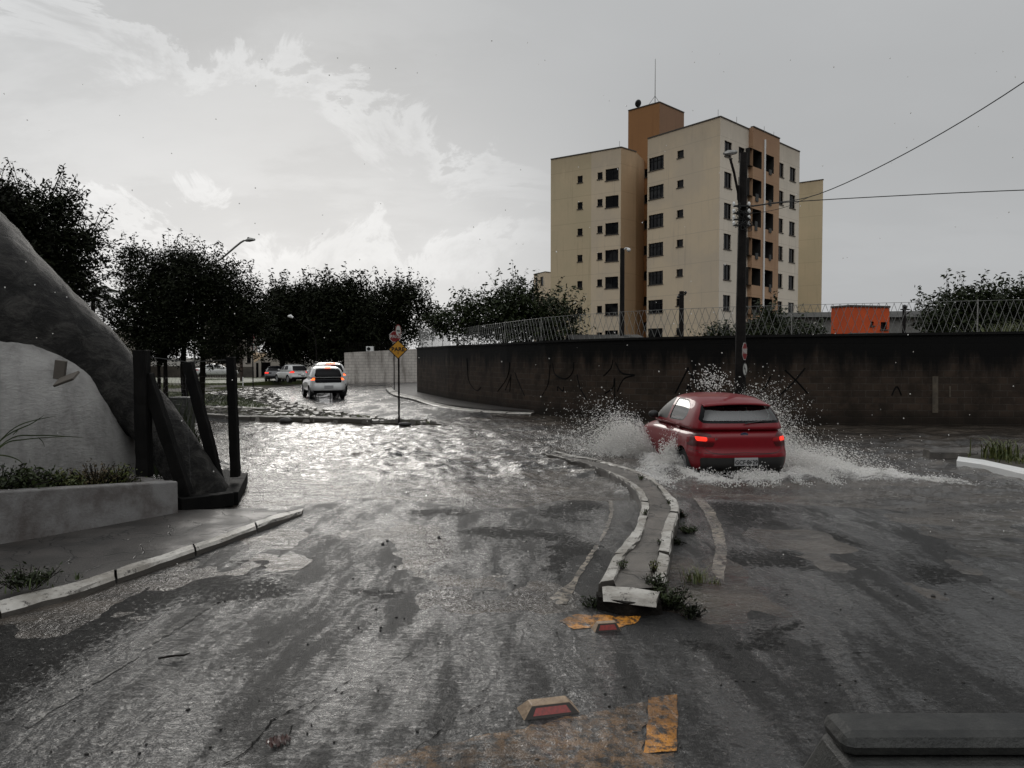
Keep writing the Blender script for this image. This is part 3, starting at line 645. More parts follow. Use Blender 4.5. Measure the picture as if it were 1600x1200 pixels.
def uv_wall(name, pts, tops, m, thick=.2, zb=-.4, **k):
    L = [0]
    for a, b in zip(pts, pts[1:]): L.append(L[-1]+(b-a).length)
    n = len(pts); nr = []
    for i in range(n):
        d = (pts[min(i+1, n-1)]-pts[max(i-1, 0)]).normalized(); nr.append(Vector((-d.y, d.x)))
    vs = []; fs = []; uv = []
    for i, p in enumerate(pts):
        q = p+nr[i]*thick; vs += [(p.x, p.y, zb), (p.x, p.y, tops[i]), (q.x, q.y, tops[i]), (q.x, q.y, zb)]
    for i in range(n-1):
        a, b = i*4, i*4+4
        fs.append((a, b, b+1, a+1)); uv.append([(L[i], zb), (L[i+1], zb), (L[i+1], tops[i+1]), (L[i], tops[i])])
        fs.append((a+1, b+1, b+2, a+2)); uv.append([(L[i], tops[i]), (L[i+1], tops[i+1]), (L[i+1], tops[i+1]+.2), (L[i], tops[i]+.2)])
        fs.append((a+2, b+2, b+3, a+3)); uv.append([(L[i], tops[i]), (L[i+1], tops[i+1]), (L[i+1], zb), (L[i], zb)])
    fs.append((0, 1, 2, 3)); uv.append([(0, zb), (0, tops[0]), (.2, tops[0]), (.2, zb)])
    b = (n-1)*4; fs.append((b+3, b+2, b+1, b)); uv.append([(0, zb), (0, tops[0]), (.2, tops[0]), (.2, zb)])
    me = bpy.data.meshes.new(name); me.from_pydata(vs, [], fs); l = me.uv_layers.new(name='UVMap')
    flat = [c for q in uv for c in q]
    for i, c in enumerate(flat): l.data[i].uv = c
    me.materials.append(m); o = link(name, me); tag(o, **k); return o
wall = uv_wall('block_wall', wp, [wtop(u) for u in wl], M['wall'], label='long dark stained concrete block wall with black graffiti behind the red car', cat='wall')
M['graf'] = mat('black_spray_paint', (.003, .003, .003), None, .7, spec=.1)
M['pale'] = mat('pale_plaster', (.10, .08, .055), (.05, .04, .03), .8, 8)
def stroke(mb, pts, w=.045):
    ps = [wall_px(a, b)[0] for a, b in pts]; ps2 = denser(ps, 5) if len(ps) > 2 else ps
    for a, b in zip(ps2, ps2[1:]):
        d = b-a
        if d.length < 1e-5: continue
        up = Vector((0, 0, 1)); hd = Vector((d.x, d.y, 0)); n = Vector((a.x, a.y, 0)).normalized()*-1
        s_ = d.cross(n).normalized()*w*.5
        mb.add([a-s_, b-s_, b+s_, a+s_], [(0, 1, 2, 3)])
gm = MB()
for s_ in ([(730, 560), (733, 595), (745, 610), (752, 605)], [(797, 566), (793, 590), (778, 612)], [(798, 590), (790, 610)], [(799, 585), (797, 612)], [(805, 582), (812, 600), (820, 618)], [(860, 570), (857, 600), (848, 618)], [(864, 568), (868, 585), (884, 592), (895, 582), (897, 566)],
           [(902, 585), (907, 606), (918, 625)], [(958, 562), (955, 575), (943, 588)], [(962, 566), (972, 583), (992, 586), (975, 592), (965, 612)], [(960, 592), (958, 606), (945, 615)], [(961, 590), (961, 625)], [(1076, 574), (1068, 590), (1055, 615)], [(1074, 574), (1085, 595), (1096, 612)],
           [(1072, 612), (1076, 603), (1080, 612)], [(1226, 578), (1245, 596), (1262, 615)], [(1258, 575), (1240, 597), (1218, 618)], [(1204, 588), (1196, 604), (1188, 612)], [(1393, 618), (1401, 604), (1408, 618)], [(872, 611), (872, 604), (880, 611), (881, 604)]):
    stroke(gm, s_)
g = gm.build('graffiti', M['graf'], wall); 
# concrete coping line and pale plaster pilaster
pm = MB()
for (px, y0, y1, wd) in ((1461, 588, 645, .16), (1484, 603, 620, .05)):
    a, u = wall_px(px, y1); b, _ = wall_px(px, y0); _, d, n = wall_at(u); d3 = Vector((d.x, d.y, 0)); nn = Vector((n.x, n.y, 0))*(1 if Vector((n.x, n.y, 0)).dot(a) < 0 else -1)
    pm.add([a-d3*wd/2+nn*.01, a+d3*wd/2+nn*.01, b+d3*wd/2+nn*.01, b-d3*wd/2+nn*.01], [(0, 1, 2, 3)])
pm.build('plaster_patch', M['pale'], wall)
cm = MB()
for i in range(len(wp)-1):
    a, b = wp[i], wp[i+1]; d = (b-a).normalized(); n = Vector((-d.y, d.x)); o_ = n*.1
    za, zb_ = wtop(wl[i]), wtop(wl[i+1])
    A0, B0, A1, B1 = a-n*.04, b-n*.04, a+n*.24, b+n*.24
    cm.hexa([(A0.x, A0.y, za), (B0.x, B0.y, zb_), (B1.x, B1.y, zb_), (A1.x, A1.y, za)], [(A0.x, A0.y, za+.07), (B0.x, B0.y, zb_+.07), (B1.x, B1.y, zb_+.07), (A1.x, A1.y, za+.07)])
M['coping'] = mat('black_coping', (.004, .004, .004), (.010, .009, .008), .8, 4, spec=.2)
cm.build('coping', M['coping'], wall)
# security mesh on the wall: leaning bars on the left, crossed strands on the right
def fence(u0, u1, h0, h1, kind, sp, label, npost):
    e = empty('security_fence', (*wall_at(u0)[0], wtop(u0)), label=label, cat='fence', group='wire fences on top of the dark wall')
    zc = .07; off = .1
    def pt(u, z):
        u = max(0, min(wl[-1], u)); p, d, n = wall_at(u); n = -n if n.y < 0 else n
        return Vector((p.x+n.x*off, p.y+n.y*off, wtop(u)+zc+z))
    mb = MB(); u = u0; H = lambda u: h0+(h1-h0)*(u-u0)/(u1-u0)
    while u < u1:
        hh = H(u)
        ln = .55*hh if kind == 'bars' else .36*hh
        if kind == 'bars': mb.tube([pt(u, 0), pt(max(u-ln, u0), hh)], .0075, 4, False)
        else:
            mb.tube([pt(u, 0), pt(min(u+ln, u1), hh)], .0065, 4, False); mb.tube([pt(u, 0), pt(max(u-ln, u0), hh)], .0065, 4, False)
        u += sp*random.uniform(.93, 1.07)
    P(mb.build('wire_mesh', M['wire'], None), e)
    mb = MB(); q = [pt(u0+(u1-u0)*i/12, H(u0+(u1-u0)*i/12)) for i in range(13)]; mb.tube(q, .006, 4); P(mb.build('top_wire', M['wire'], None), e)
    for i in range(npost):
        u = u0+(u1-u0)*(i+.3)/npost; mb = MB(); mb.tube([pt(u, -.05), pt(u, H(u)+.04)], .017, 6); P(mb.build('post', M['grey_metal'], None), e)
fence(1.9, 8.6, .95, .95, 'bars', .115, 'closely spaced leaning wire bars on the left bend of the dark wall', 3)
fence(8.75, 19.0, .72, .80, 'x', .19, 'lower crossed wire strands on the wall in front of the apartment tower', 4)
fence(19.1, wl[-1], .80, .95, 'x', .21, 'crossed wire strands on the wall in front of the orange building', 4)
fence(.1, 1.8, .9, .95, 'x', .12, 'short wire panel at the far left end of the dark wall', 1)
# ------------------------------------------------------------------ far white block wall
bw = NT('white_block_wall'); uvn = bw.n('ShaderNodeUVMap').outputs[0]
br = bw.n('ShaderNodeTexBrick', i_Scale=1.0); bw.t.links.new(uvn, br.inputs['Vector']); br.inputs['Brick Width'].default_value = .6; br.inputs['Row Height'].default_value = .25; br.inputs['Mortar Size'].default_value = .012
br.inputs['Color1'].default_value = (.58, .54, .49, 1); br.inputs['Color2'].default_value = (.52, .48, .44, 1); br.inputs['Mortar'].default_value = (.22, .2, .18, 1)
st_ = bw.rng(bw.noise(bw.map((1, .2, 1), vec=uvn), 1.6, 6.0), .42, .75); bw.set(bw.p.inputs['Base Color'], bw.mix(st_, br.outputs['Color'], (.17, .15, .13))); bw.p.inputs['Roughness'].default_value = .8
M['wwall'] = bw.m
a = GT(539, 598); b = GT(653, 597); za = W(540, 551, a.y).z; zb_ = W(650, 545, b.y).z
ww = uv_wall('block_wall', [Vector((a.x, a.y)), Vector(((a.x+b.x)/2, (a.y+b.y)/2)), Vector((b.x, b.y))], [za, (za+zb_)/2, zb_], M['wwall'], zb=-1.2, label='white painted block wall beyond the yellow sign', cat='wall')
fe = empty('security_fence', (a.x, a.y, za), label='dark wire fence on top of the far white wall', cat='fence')
mb = MB(); n_ = 46
for i in range(n_):
    t = i/n_; p = a.lerp(b, t); z0 = za+(zb_-za)*t; mb.tube([(p.x, p.y+.1, z0), (p.x+.05, p.y+.1, z0+.85)], .012, 4, False)
P(mb.build('wire_mesh', M['pole'], None), fe)
p = W(577, 545, a.y-.2); mb = MB(); mb.box((p.x, p.y+.35, p.z), (.62, .4, .42)); ac = mb.build('air_conditioner', M['white'], bevel=.02); tag(ac, 'small white air conditioner box on the far white wall', 'air conditioner')
mb = MB(); mb.tube([(p.x-.08, p.y+.145, p.z), (p.x-.08, p.y+.12, p.z)], .15, 14); mb.build('fan_grille', M['black'], ac)
# ------------------------------------------------------------------ buildings
def facade_mat(name, c1, c2, stain, joint=True, smax=.6):
    a = NT(name); v = a.map(); uv = a.n('ShaderNodeUVMap').outputs[0]; s = a.n('ShaderNodeSeparateXYZ'); a.t.links.new(uv, s.inputs[0])
    col = a.mix(a.rng(a.noise(v, .22, 6.0, .6), .38, .64), c1, c2)
    col = a.mix(a.rng(a.noise(a.map((2.6, .12, 1), vec=uv), 1.0, 6.0, .7), .52, .78, 0, smax), col, stain)
    # darker weathering under the parapet
    top = a.rng(a.m2('ADD', s.outputs[1], a.m2('MULTIPLY', a.noise(a.map((.8, .3, 1), vec=uv), 1.0, 5.0), 5.0)), 22.6, 26.0, 0, .45); col = a.mix(top, col, stain)
    if joint:
        fr = a.m2('FRACT', a.m2('DIVIDE', a.m2('ADD', s.outputs[1], .55), 2.8)); ln = a.m2('LESS_THAN', fr, .018); col = a.mix(a.m2('MULTIPLY', ln, .45), col, stain)
    a.set(a.p.inputs['Base Color'], col); a.p.inputs['Roughness'].default_value = .85; a.p.inputs['Specular IOR Level'].default_value = .2
    a.set(a.p.inputs['Normal'], a.bump(a.noise(v, 6.0, 5.0), .3, .03)); return a.m
M['bL'] = facade_mat('tan_render_left', (.66, .54, .385), (.585, .49, .37), (.38, .32, .25))
M['bR'] = facade_mat('pale_render_right', (.74, .66, .55), (.66, .595, .50), (.41, .35, .28))
M['bS'] = facade_mat('brown_tan_render', (.54, .39, .25), (.48, .35, .225), (.30, .22, .14))
M['bO'] = facade_mat('orange_render', (.45, .29, .18), (.40, .25, .155), (.28, .16, .10))
M['bT'] = facade_mat('brown_orange_render', (.40, .20, .085), (.36, .18, .075), (.22, .11, .05), False)
M['bT2'] = facade_mat('dull_brown_render', (.34, .20, .12), (.30, .18, .11), (.2, .12, .08), False)
M['bY'] = facade_mat('yellow_tan_render', (.58, .47, .31), (.53, .44, .29), (.33, .27, .18))
M['win_glass'] = mat('dark_window_glass', (.003, .003, .004), (.022, .022, .022), .15, .8, spec=.2, lo=.5, hi=.62)
M['win_frame'] = mat('dark_window_frame', (.010, .010, .011), None, .6, spec=.2)
M['curtain'] = mat('curtain', (.06, .06, .058), None, .9)
M['roofcap'] = mat('dark_parapet_cap', (.07, .06, .05), None, .8)
M['room'] = mat('balcony_recess_shade', (.03, .027, .024), (.012, .011, .01), .8, 1.0)  # shade inside the balcony recesses, put into the wall colour
class Face:
    """vertical wall face between two ground points (left to right as seen from outside)"""
    def __init__(s, A, B, z0, z1, m, parent, name='wall', uoff=0):
        s.A = Vector((A[0], A[1])); s.B = Vector((B[0], B[1])); s.d = (s.B-s.A).normalized(); s.L = (s.B-s.A).length; s.n = Vector((s.d.y, -s.d.x)); s.z0, s.z1 = z0, z1; s.m = m; s.par = parent; s.name = name; s.holes = []; s.uoff = uoff
    def u(s, px):
        r = ray(px, 400); den = r.x*s.d.y-r.y*s.d.x; t = (s.A.x*s.d.y-s.A.y*s.d.x)/den; return Vector((r.x*t-s.A.x, r.y*t-s.A.y)).dot(s.d)
    def pt(s, u, z, off=0): q = s.A+s.d*u+s.n*off; return (q.x, q.y, z)
    def win(s, px0, px1, zc, h, kind='w', depth=.16): s.holes.append((s.u(px0), s.u(px1), zc-h/2, zc+h/2, kind, depth)); return s
    def build(s):
        us = sorted(set([0, s.L]+[h[0] for h in s.holes]+[h[1] for h in s.holes])); us = [u for u in us if -1e-6 <= u <= s.L+1e-6]
        zs = sorted(set([s.z0, s.z1]+[h[2] for h in s.holes]+[h[3] for h in s.holes]))
        vs, fs, uv = [], [], []
        def quad(p): 
            b = len(vs); vs.extend([s.pt(*q) for q in p]); fs.append((b, b+1, b+2, b+3)); uv.extend([(s.uoff+q[0], q[1]) for q in p])
        for a, b in zip(us, us[1:]):
            for c, d in zip(zs, zs[1:]):
                if b-a < 1e-6 or d-c < 1e-6: continue
                um, zm = (a+b)/2, (c+d)/2
                if any(h[0] < um < h[1] and h[2] < zm < h[3] for h in s.holes): continue
                quad([(a, c), (b, c), (b, d), (a, d)])
        for (a, b, c, d, kd, dp) in s.holes:
            if kd == 'b': continue
            quad([(a, c), (a, c, -dp), (a, d, -dp), (a, d)]); quad([(b, d), (b, d, -dp), (b, c, -dp), (b, c)])
            quad([(a, c), (b, c), (b, c, -dp), (a, c, -dp)]); quad([(a, d, -dp), (b, d, -dp), (b, d), (a, d)])
        me = bpy.data.meshes.new(s.name); me.from_pydata(vs, [], fs); l = me.uv_layers.new(name='UVMap'); l.data.foreach_set('uv', [c for q in uv for c in q]); me.materials.append(s.m)
        P(link(s.name, me), s.par)
        for (a, b, c, d, kd, dp) in s.holes:
            def bar(mb, u0, u1, z0, z1, o0, o1):
                mb.hexa([s.pt(u0, z0, o0), s.pt(u1, z0, o0), s.pt(u1, z0, o1), s.pt(u0, z0, o1)][::1], [s.pt(u0, z1, o0), s.pt(u1, z1, o0), s.pt(u1, z1, o1), s.pt(u0, z1, o1)])
            f = .05; fr = MB(); g = MB()
            if kd == 'b':       # balcony: recess with its shade put into the dark colour, laundry over the rail
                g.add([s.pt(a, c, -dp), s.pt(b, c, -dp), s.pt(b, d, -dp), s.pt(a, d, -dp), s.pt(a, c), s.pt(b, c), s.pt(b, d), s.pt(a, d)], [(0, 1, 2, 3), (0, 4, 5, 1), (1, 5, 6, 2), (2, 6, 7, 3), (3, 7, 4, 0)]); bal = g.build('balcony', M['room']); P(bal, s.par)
                if random.random() < .8:
                    u0 = a+(b-a)*random.uniform(.35, .6); cl = MB(); zz_ = c-random.uniform(.1, .45)
                    bar(cl, u0, min(b-.05, u0+random.uniform(.4, .7)), zz_, c+random.uniform(.1, .5), .02, .09); lc = cl.build('laundry', M['curtain']); P(lc, bal)
                continue
            o0, o1 = -dp+.06, -dp+.02
            bar(fr, a, b, c, c+f, o1, o0); bar(fr, a, b, d-f, d, o1, o0); bar(fr, a, a+f, c+f, d-f, o1, o0); bar(fr, b-f, b, c+f, d-f, o1, o0)
            if kd == 'w':
                nb = 3 if (b-a) > 1.6 else 1
                for k in range(nb): uu = a+(b-a)*(k+1)/(nb+1); bar(fr, uu-.02, uu+.02, c+f, d-f, o1, o0)
                if nb == 3: bar(fr, a+f, b-f, d-.38, d-.34, o1, o0+.004)
            wn = fr.build('window', M['win_frame']); P(wn, s.par)
            g.add([s.pt(a, c, -dp), s.pt(b, c, -dp), s.pt(b, d, -dp), s.pt(a, d, -dp)], [(0, 1, 2, 3)]); gl = g.build('pane', M['win_glass']); P(gl, wn)
            sl_ = MB(); bar(sl_, a-.06, b+.06, c-.07, c-.003, .002, .07); P(sl_.build('sill', M['roofcap']), wn)
    def blank(s): s.build()
ROWS = [20.9-2.8*i for i in range(8)]
H0 = 21.6
def roofY(py): return H0*F/(HOR-py)
def gp(px, py): Y = roofY(py); v_ = W(px, py, 1.0); return Vector(((px-800)/F*Y, Y))
C0 = Vector((18.75, 69.9)); C1 = Vector((13.45, 76.9)); C2 = Vector((30.35, 81.8))
D0 = Vector((11.25, 80.0)); D1 = Vector((13.1, 81.8)); D2 = Vector((8.4, 82.0)); D3 = Vector((4.25, 84.9))
ZT = CAMH+H0; ZB = -1.0
tower = empty('apartment_tower', (*C0, 0), label='eight storey tan and orange apartment tower with a brown stair shaft', cat='apartment tower')
f = Face(C1, C0, ZB, ZT, M['bL'], tower)
for z in ROWS: f.win(1013, 1036, z, 1.28); f.win(1057, 1067, z+.25, .68, 's')
f.build()
rd = (C2-C0).normalized(); fR = Face(C0, C2, ZB, ZT, M['bR'], tower); u1, u2 = fR.u(1168), fR.u(1209.5)
q1 = C0+rd*u1; q2 = C0+rd*u2
f = Face(C0, q1, ZB, ZT, M['bR'], tower)
for z in ROWS: f.win(1130.5, 1142, z, 1.4); f.win(1152.5, 1162, z-.05, 1.4)
f.build()
nR = Vector((rd.y, -rd.x)); off = .45
q1o, q2o = q1+nR*off, q2+nR*off
f = Face(q1o, q2o, ZB, ZT+.15, M['bO'], tower)
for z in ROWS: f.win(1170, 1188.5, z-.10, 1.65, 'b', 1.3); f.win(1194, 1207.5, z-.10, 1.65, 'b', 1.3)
f.build()
Face(q1, q1o, ZB, ZT+.15, M['bO'], tower).build(); Face(q2o, q2, ZB, ZT+.15, M['bO'], tower).build()
mb = MB(); um = Face(q1o, q2o, 0, 1, None, None).u(1192.3); pp = q1o+rd*um+nR*.08; mb.tube([(pp.x, pp.y, ZB), (pp.x, pp.y, ZT-.6)], .10, 8); P(mb.build('drain_pipe', M['white']), tower)
f = Face(q2, C2, ZB, ZT, M['bR'], tower)
for z in ROWS: f.win(1214.3, 1223, z, 1.4); f.win(1232.5, 1241.5, z, 1.4)
f.build()
bk = Vector((-.62, .78)); E_ = [C2+bk*9, C1+bk*1.2, C1+bk*9+rd*2]
C3 = C2+Vector((-7.5, 8.5)); C4 = C1+Vector((3.2, 9.0)); Face(C2, C3, ZB, ZT, M['bR'], tower).build(); Face(C3, C4, ZB, ZT, M['bL'], tower).build(); Face(C4, C1, ZB, ZT, M['bL'], tower).build()
mb = MB(); mb.add([(p.x, p.y, ZT-.3) for p in (C0, C2, C3, C4, C1)], [(0, 1, 2, 3, 4)])
def cap(mb, A, B, z, w=.28, ov=.06):
    d = (B-A).normalized(); n = Vector((d.y, -d.x)); a, b, c, e = A+n*ov, B+n*ov, B-n*w, A-n*w
    mb.hexa([(q.x, q.y, z) for q in (a, b, c, e)], [(q.x, q.y, z+.10) for q in (a, b, c, e)])
for A, B, z in ((C1, C0, ZT+.003), (C0, q1, ZT+.006), (q1o, q2o, ZT+.153), (q2, C2, ZT+.006)): cap(mb, A, B, z)
P(mb.build('roof', M['roofcap']), tower)
# left wing
f = Face(D2, D0, ZB, ZT, M['bL'], tower)
for z in ROWS: f.win(945.5, 966, z, 1.2); f.win(933, 941, z+.05, .72, 's')
f.build()
f = Face(D3, D2, ZB, ZT, M['bY'], tower)
for z in ROWS: f.win(902, 910, z, .72, 's')
f.build()
Face(D0, D1, ZB, ZT, M['bS'], tower).build(); D4 = D1+Vector((2.5, 6.0)); D5 = D3+Vector((5.2, 6.5)); Face(D1, D4, ZB, ZT, M['bS'], tower).build(); Face(D5, D3, ZB, ZT, M['bL'], tower).build(); Face(D4, D5, ZB, ZT, M['bL'], tower).build()
mb = MB(); mb.add([(p.x, p.y, ZT-.3) for p in (D3, D2, D0, D1, D4, D5)], [(0, 1, 2, 3, 4, 5)])
for A, B, z in ((D3, D2, ZT+.003), (D2, D0, ZT+.003), (D0, D1, ZT+.006)): cap(mb, A, B, z)
P(mb.build('roof', M['roofcap']), tower)
# stair shaft
S0 = Vector((13.0, 86.9)); S1 = Vector((15.95, 84.0)); S2 = Vector((19.4, 87.6)); ZS = CAMH+27.5
f = Face(S0, S1, ZB, ZS, M['bT'], tower, 'stair_shaft')
for z in ROWS: f.win(1004.8, 1011, z+1.2, .95, 's')
f.build(); Face(S1, S2, ZB, ZS, M['bT2'], tower, 'stair_shaft').build(); Face(S2, S0+Vector((3.3, 3.6)), ZB, ZS, M['bT2'], tower, 'stair_shaft').build(); Face(S0+Vector((3.3, 3.6)), S0, ZB, ZS, M['bT2'], tower, 'stair_shaft').build()
mb = MB(); mb.add([(p.x, p.y, ZS-.2) for p in (S0, S1, S2, S0+Vector((3.3, 3.6)))], [(0, 1, 2, 3)]); cap(mb, S0, S1, ZS+.003); cap(mb, S1, S2, ZS+.006)
P(mb.build('roof', M['roofcap']), tower)
mb = MB(); a = W(1023.5, 168, 85.5); mb.tube([(a.x, a.y, ZS-.2), (a.x, a.y, W(1023.5, 92, 85.5).z)], [.06, .03], 5)
for dx in (-.9, .9): mb.tube([(a.x+dx, a.y+.3, ZS), (a.x, a.y, ZS+1.2)], .025, 4)
P(mb.build('lightning_rod', M['grey_metal']), tower)
mb = MB(); a = W(997, 171, 86.0); mb.tube([(a.x, a.y, ZS), (a.x, a.y, ZS+.5)], .04, 5); mb.ball((a.x, a.y, ZS+.55), (.42, .15, .42), 12, 8, Matrix.Rotation(.5, 3, 'Z') @ Matrix.Rotation(.4, 3, 'X')); P(mb.build('satellite_dish', M['black_metal']), tower)
mb = MB()
for (px, py) in ((1122, 187), (1151, 198), (1209, 220), (968, 234), (1194, 212)):
    q = W(px, py, roofY(py)); mb.tube([(q.x, q.y, ZT), (q.x, q.y, ZT+.65)], .02, 4)
P(mb.build('roof_spikes', M['grey_metal']), tower)
# rear right wing
E0 = Vector((37.6, 93.6)); E1 = Vector((34.6, 96.0)); zE = W(1282, 281, 93.6).z
Face(E1+(E1-E0)*1.2, E0, ZB, zE, M['bY'], tower).build(); EB = E0+Vector((2.0, 6.5)); Face(E0, EB, ZB, zE, M['bY'], tower).build(); Face(EB, E1+(E1-E0)*1.2, ZB, zE, M['bY'], tower).build()
mb = MB(); q = E1+(E1-E0)*1.2; mb.add([(p.x, p.y, zE-.2) for p in (q, E0, EB)], [(0, 1, 2)]); cap(mb, q, E0, zE+.003); P(mb.build('roof', M['roofcap']), tower)
def block(name, pts, z0, z1, m, wins=(), roof='roofcap', **k):
    e = empty(name, (*pts[0], 0), **k); n = len(pts)
    for i in range(n):
        f = Face(pts[i], pts[(i+1) % n], z0, z1, m, e)
        for (fi, a, b, zc, h) in wins:
            if fi == i: f.win(a, b, zc, h, 's')
        f.build()
    mb = MB(); mb.add([(p[0], p[1], z1-.1) for p in pts], [tuple(range(n))]); 
    for i in range(n): cap(mb, Vector(pts[i]), Vector(pts[(i+1) % n]), z1+.003)
    P(mb.build('roof', M[roof]), e); return e
Yb = 128.0; z1 = W(850, 425, Yb).z
block('apartment_block', [tuple(W(834, 430, Yb+4)[:2]), tuple(W(852, 425, Yb)[:2]), tuple(W(880, 425, Yb+3)[:2]), tuple(W(862, 425, Yb+14)[:2])], -2, z1, M['bL'], [(0, 836, 840, W(0, 438, Yb).z, 1.4), (0, 844, 849, W(0, 438, Yb).z, 1.4)], label='distant low beige block showing left of the apartment tower', cat='apartment block')
M['orange'] = mat('orange_paint', (.62, .085, .012), (.50, .07, .012), .7, 1.5)
Yo = 47.0
ob = block('orange_building', [tuple(W(1299, 480, Yo+1.3)[:2]), tuple(W(1328, 478, Yo)[:2]), tuple(W(1390, 480, Yo+1.0)[:2]), tuple(W(1370, 480, Yo+5)[:2])], -1, W(1328, 479, Yo).z, M['orange'], [(1, 1362, 1367, W(0, 505, Yo).z, .25), (1, 1378, 1388, W(0, 508, Yo).z, .45)], label='small bright orange box shaped building behind the dark wall', cat='building')
M['shed'] = mat('grey_corrugated_roof', (.05, .05, .048), (.09, .088, .082), .7, 3, spec=.2)
M['greyw'] = mat('grey_render', (.20, .195, .18), (.14, .135, .125), .8, 2)
e = empty('warehouse', (30, 62, 0), label='long low grey warehouse right of the orange building', cat='warehouse')
mb = MB(); a, b = W(1388, 497, 62), W(1470, 486, 62); mb.hexa([(a.x-8, 62, -1), (b.x+12, 62, -1), (b.x+12, 74, -1), (a.x-8, 74, -1)], [(a.x-8, 62, W(0, 497, 62).z), (b.x+12, 62, W(0, 497, 62).z), (b.x+12, 74, W(0, 497, 62).z), (a.x-8, 74, W(0, 497, 62).z)]); P(mb.build('wall', M['greyw']), e)
mb = MB(); z0, z1 = W(0, 496, 62).z, W(0, 484, 62).z; mb.hexa([(a.x-8.4, 61.6, z0+.01), (b.x+12.4, 61.6, z0+.01), (b.x+12.4, 74.4, z0+.01), (a.x-8.4, 74.4, z0+.01)], [(a.x-7, 66, z1), (b.x+12, 66, z1+.3), (b.x+12, 70, z1+.3), (a.x-7, 70, z1)]); P(mb.build('roof', M['shed']), e)
def shed(name, px0, px1, pyt, Y, dep, m, **k):
    e = empty(name, (*W(px0, pyt, Y)[:2], 0), **k); a, b = W(px0, pyt, Y), W(px1, pyt, Y); z = a.z
    mb = MB(); mb.box(((a.x+b.x)/2, Y+dep/2, (z-1)/2), (b.x-a.x-.4, dep-.4, z+.99)); P(mb.build('wall', M['greyw']), e)
    # corrugated sheet
    n = 60; vs = []
    for i in range(n*4+1):
        x = a.x+(b.x-a.x)*i/(n*4); h = .035*math.sin(i*math.pi/2); vs += [(x, Y-.15, z+h), (x, Y+dep*.5, z+.22+h), (x, Y+dep, z+h)]
    mb = MB(); mb.add(vs, [(i*3+k_, i*3+3+k_, i*3+4+k_, i*3+1+k_) for i in range(n*4) for k_ in range(2)]); P(mb.build('roof', m), e)
shed('shed', 893, 1012, 531, 27.5, 4, M['shed'], label='corrugated grey shed roof just above the wall under the apartment tower', cat='shed')
shed('shed', 1372, 1456, 527, 30, 5, M['shed'], label='low grey corrugated roof in front of the orange building', cat='shed')
M['palew'] = facade_mat('pale_grey_render', (.42, .38, .33), (.36, .33, .29), (.20, .18, .16), True, .5)
# far left apartment house
Ya = 108.0; wl_ = []
for py in (500, 532, 559):
    for a, b in ((338, 352), (364, 376), (384, 392)): wl_.append((0, a, b, W(0, py, Ya).z, 1.5))
block('apartment_house', [tuple(W(318, 480, Ya)[:2]), tuple(W(400, 480, Ya+2)[:2]), tuple(W(402, 480, Ya+15)[:2]), tuple(W(318, 480, Ya+15)[:2])], -3, W(0, 484, Ya).z, M['palew'], wl_, label='pale four storey apartment house behind the left trees', cat='apartment house')
block('apartment_block', [tuple(W(425, 460, 150)[:2]), tuple(W(445, 460, 150)[:2]), tuple(W(446, 460, 160)[:2]), tuple(W(425, 460, 160)[:2])], -3, W(0, 458, 150).z, M['palew'], label='far grey roof top between the two left tree groups', cat='apartment block')
block('warehouse', [tuple(W(170, 515, 80)[:2]), tuple(W(232, 515, 80)[:2]), tuple(W(236, 515, 92)[:2]), tuple(W(170, 515, 92)[:2])], -3, W(0, 516, 80).z, M['palew'], label='low whitish building just right of the dark sculpture', cat='warehouse')
# awning house and low walls at the far end of the street
Yh = 88.0
e = block('corner_house', [tuple(W(392, 560, Yh)[:2]), tuple(W(470, 560, Yh+2)[:2]), tuple(W(470, 560, Yh+10)[:2]), tuple(W(392, 560, Yh+10)[:2])], -3, W(0, 552, Yh).z, M['palew'], [(0, 398, 402, W(0, 582, Yh).z, 2.2), (0, 406, 421, W(0, 577, Yh).z, 1.6)], label='low corner house with a tan awning at the street end', cat='house')
M['awn'] = mat('tan_awning_cloth', (.40, .29, .18), (.33, .24, .15), .8, 3)
a, b, c_, d_ = W(395, 551, Yh-1.8), W(417, 550, Yh-1.8), W(417, 554, Yh-4), W(397, 566, Yh-4); mb = MB(); mb.add([a, b, c_, d_]+[q+Vector((0, 0, -.06)) for q in (a, b, c_, d_)], [(0, 1, 2, 3), (7, 6, 5, 4), (0, 4, 5, 1), (1, 5, 6, 2), (2, 6, 7, 3), (3, 7, 4, 0)]); P(mb.build('awning', M['awn']), e)
Yw = 90.0
def lowwall(px0, px1, pyt, Y, m, **k):
    a, b = W(px0, pyt, Y), W(px1, pyt, Y); mb = MB(); mb.box(((a.x+b.x)/2, Y, (a.z-2.5)/2), (b.x-a.x, .2, a.z+2.5)); 
    n = int((b.x-a.x)/2.4)
    for i in range(n+1): mb.box((a.x+(b.x-a.x)*i/max(1, n), Y-.04, (a.z-2.4)/2), (.25, .26, a.z+2.54))
    o = mb.build('boundary_wall', m); tag(o, cat='wall', **k); return o
M['brownw'] = mat('brown_grey_plaster', (.10, .085, .07), (.055, .048, .04), .8, 2)
lowwall(368, 396, 573, 86, M['brownw'], label='brown boundary wall behind the left road sign')
lowwall(-60, 366, 572, 87, M['brownw'], label='long low boundary wall behind the parked white car')
a, b = W(300, 560, 84), W(366, 560, 84); mb = MB(); x = a.x
fe = empty('railing', (a.x, 84, -.9), label='grey vertical bar railing behind the grass lawn', cat='railing')
while x < b.x: mb.tube([(x, 84, -.9), (x, 84, W(0, 562, 84).z)], .03, 4); x += .28
mb.box(((a.x+b.x)/2, 84, W(0, 563.5, 84).z), (b.x-a.x, .06, .06)); mb.box(((a.x+b.x)/2, 84, W(0, 577, 84).z), (b.x-a.x, .062, .062)); P(mb.build('bars', M['grey_metal']), fe)
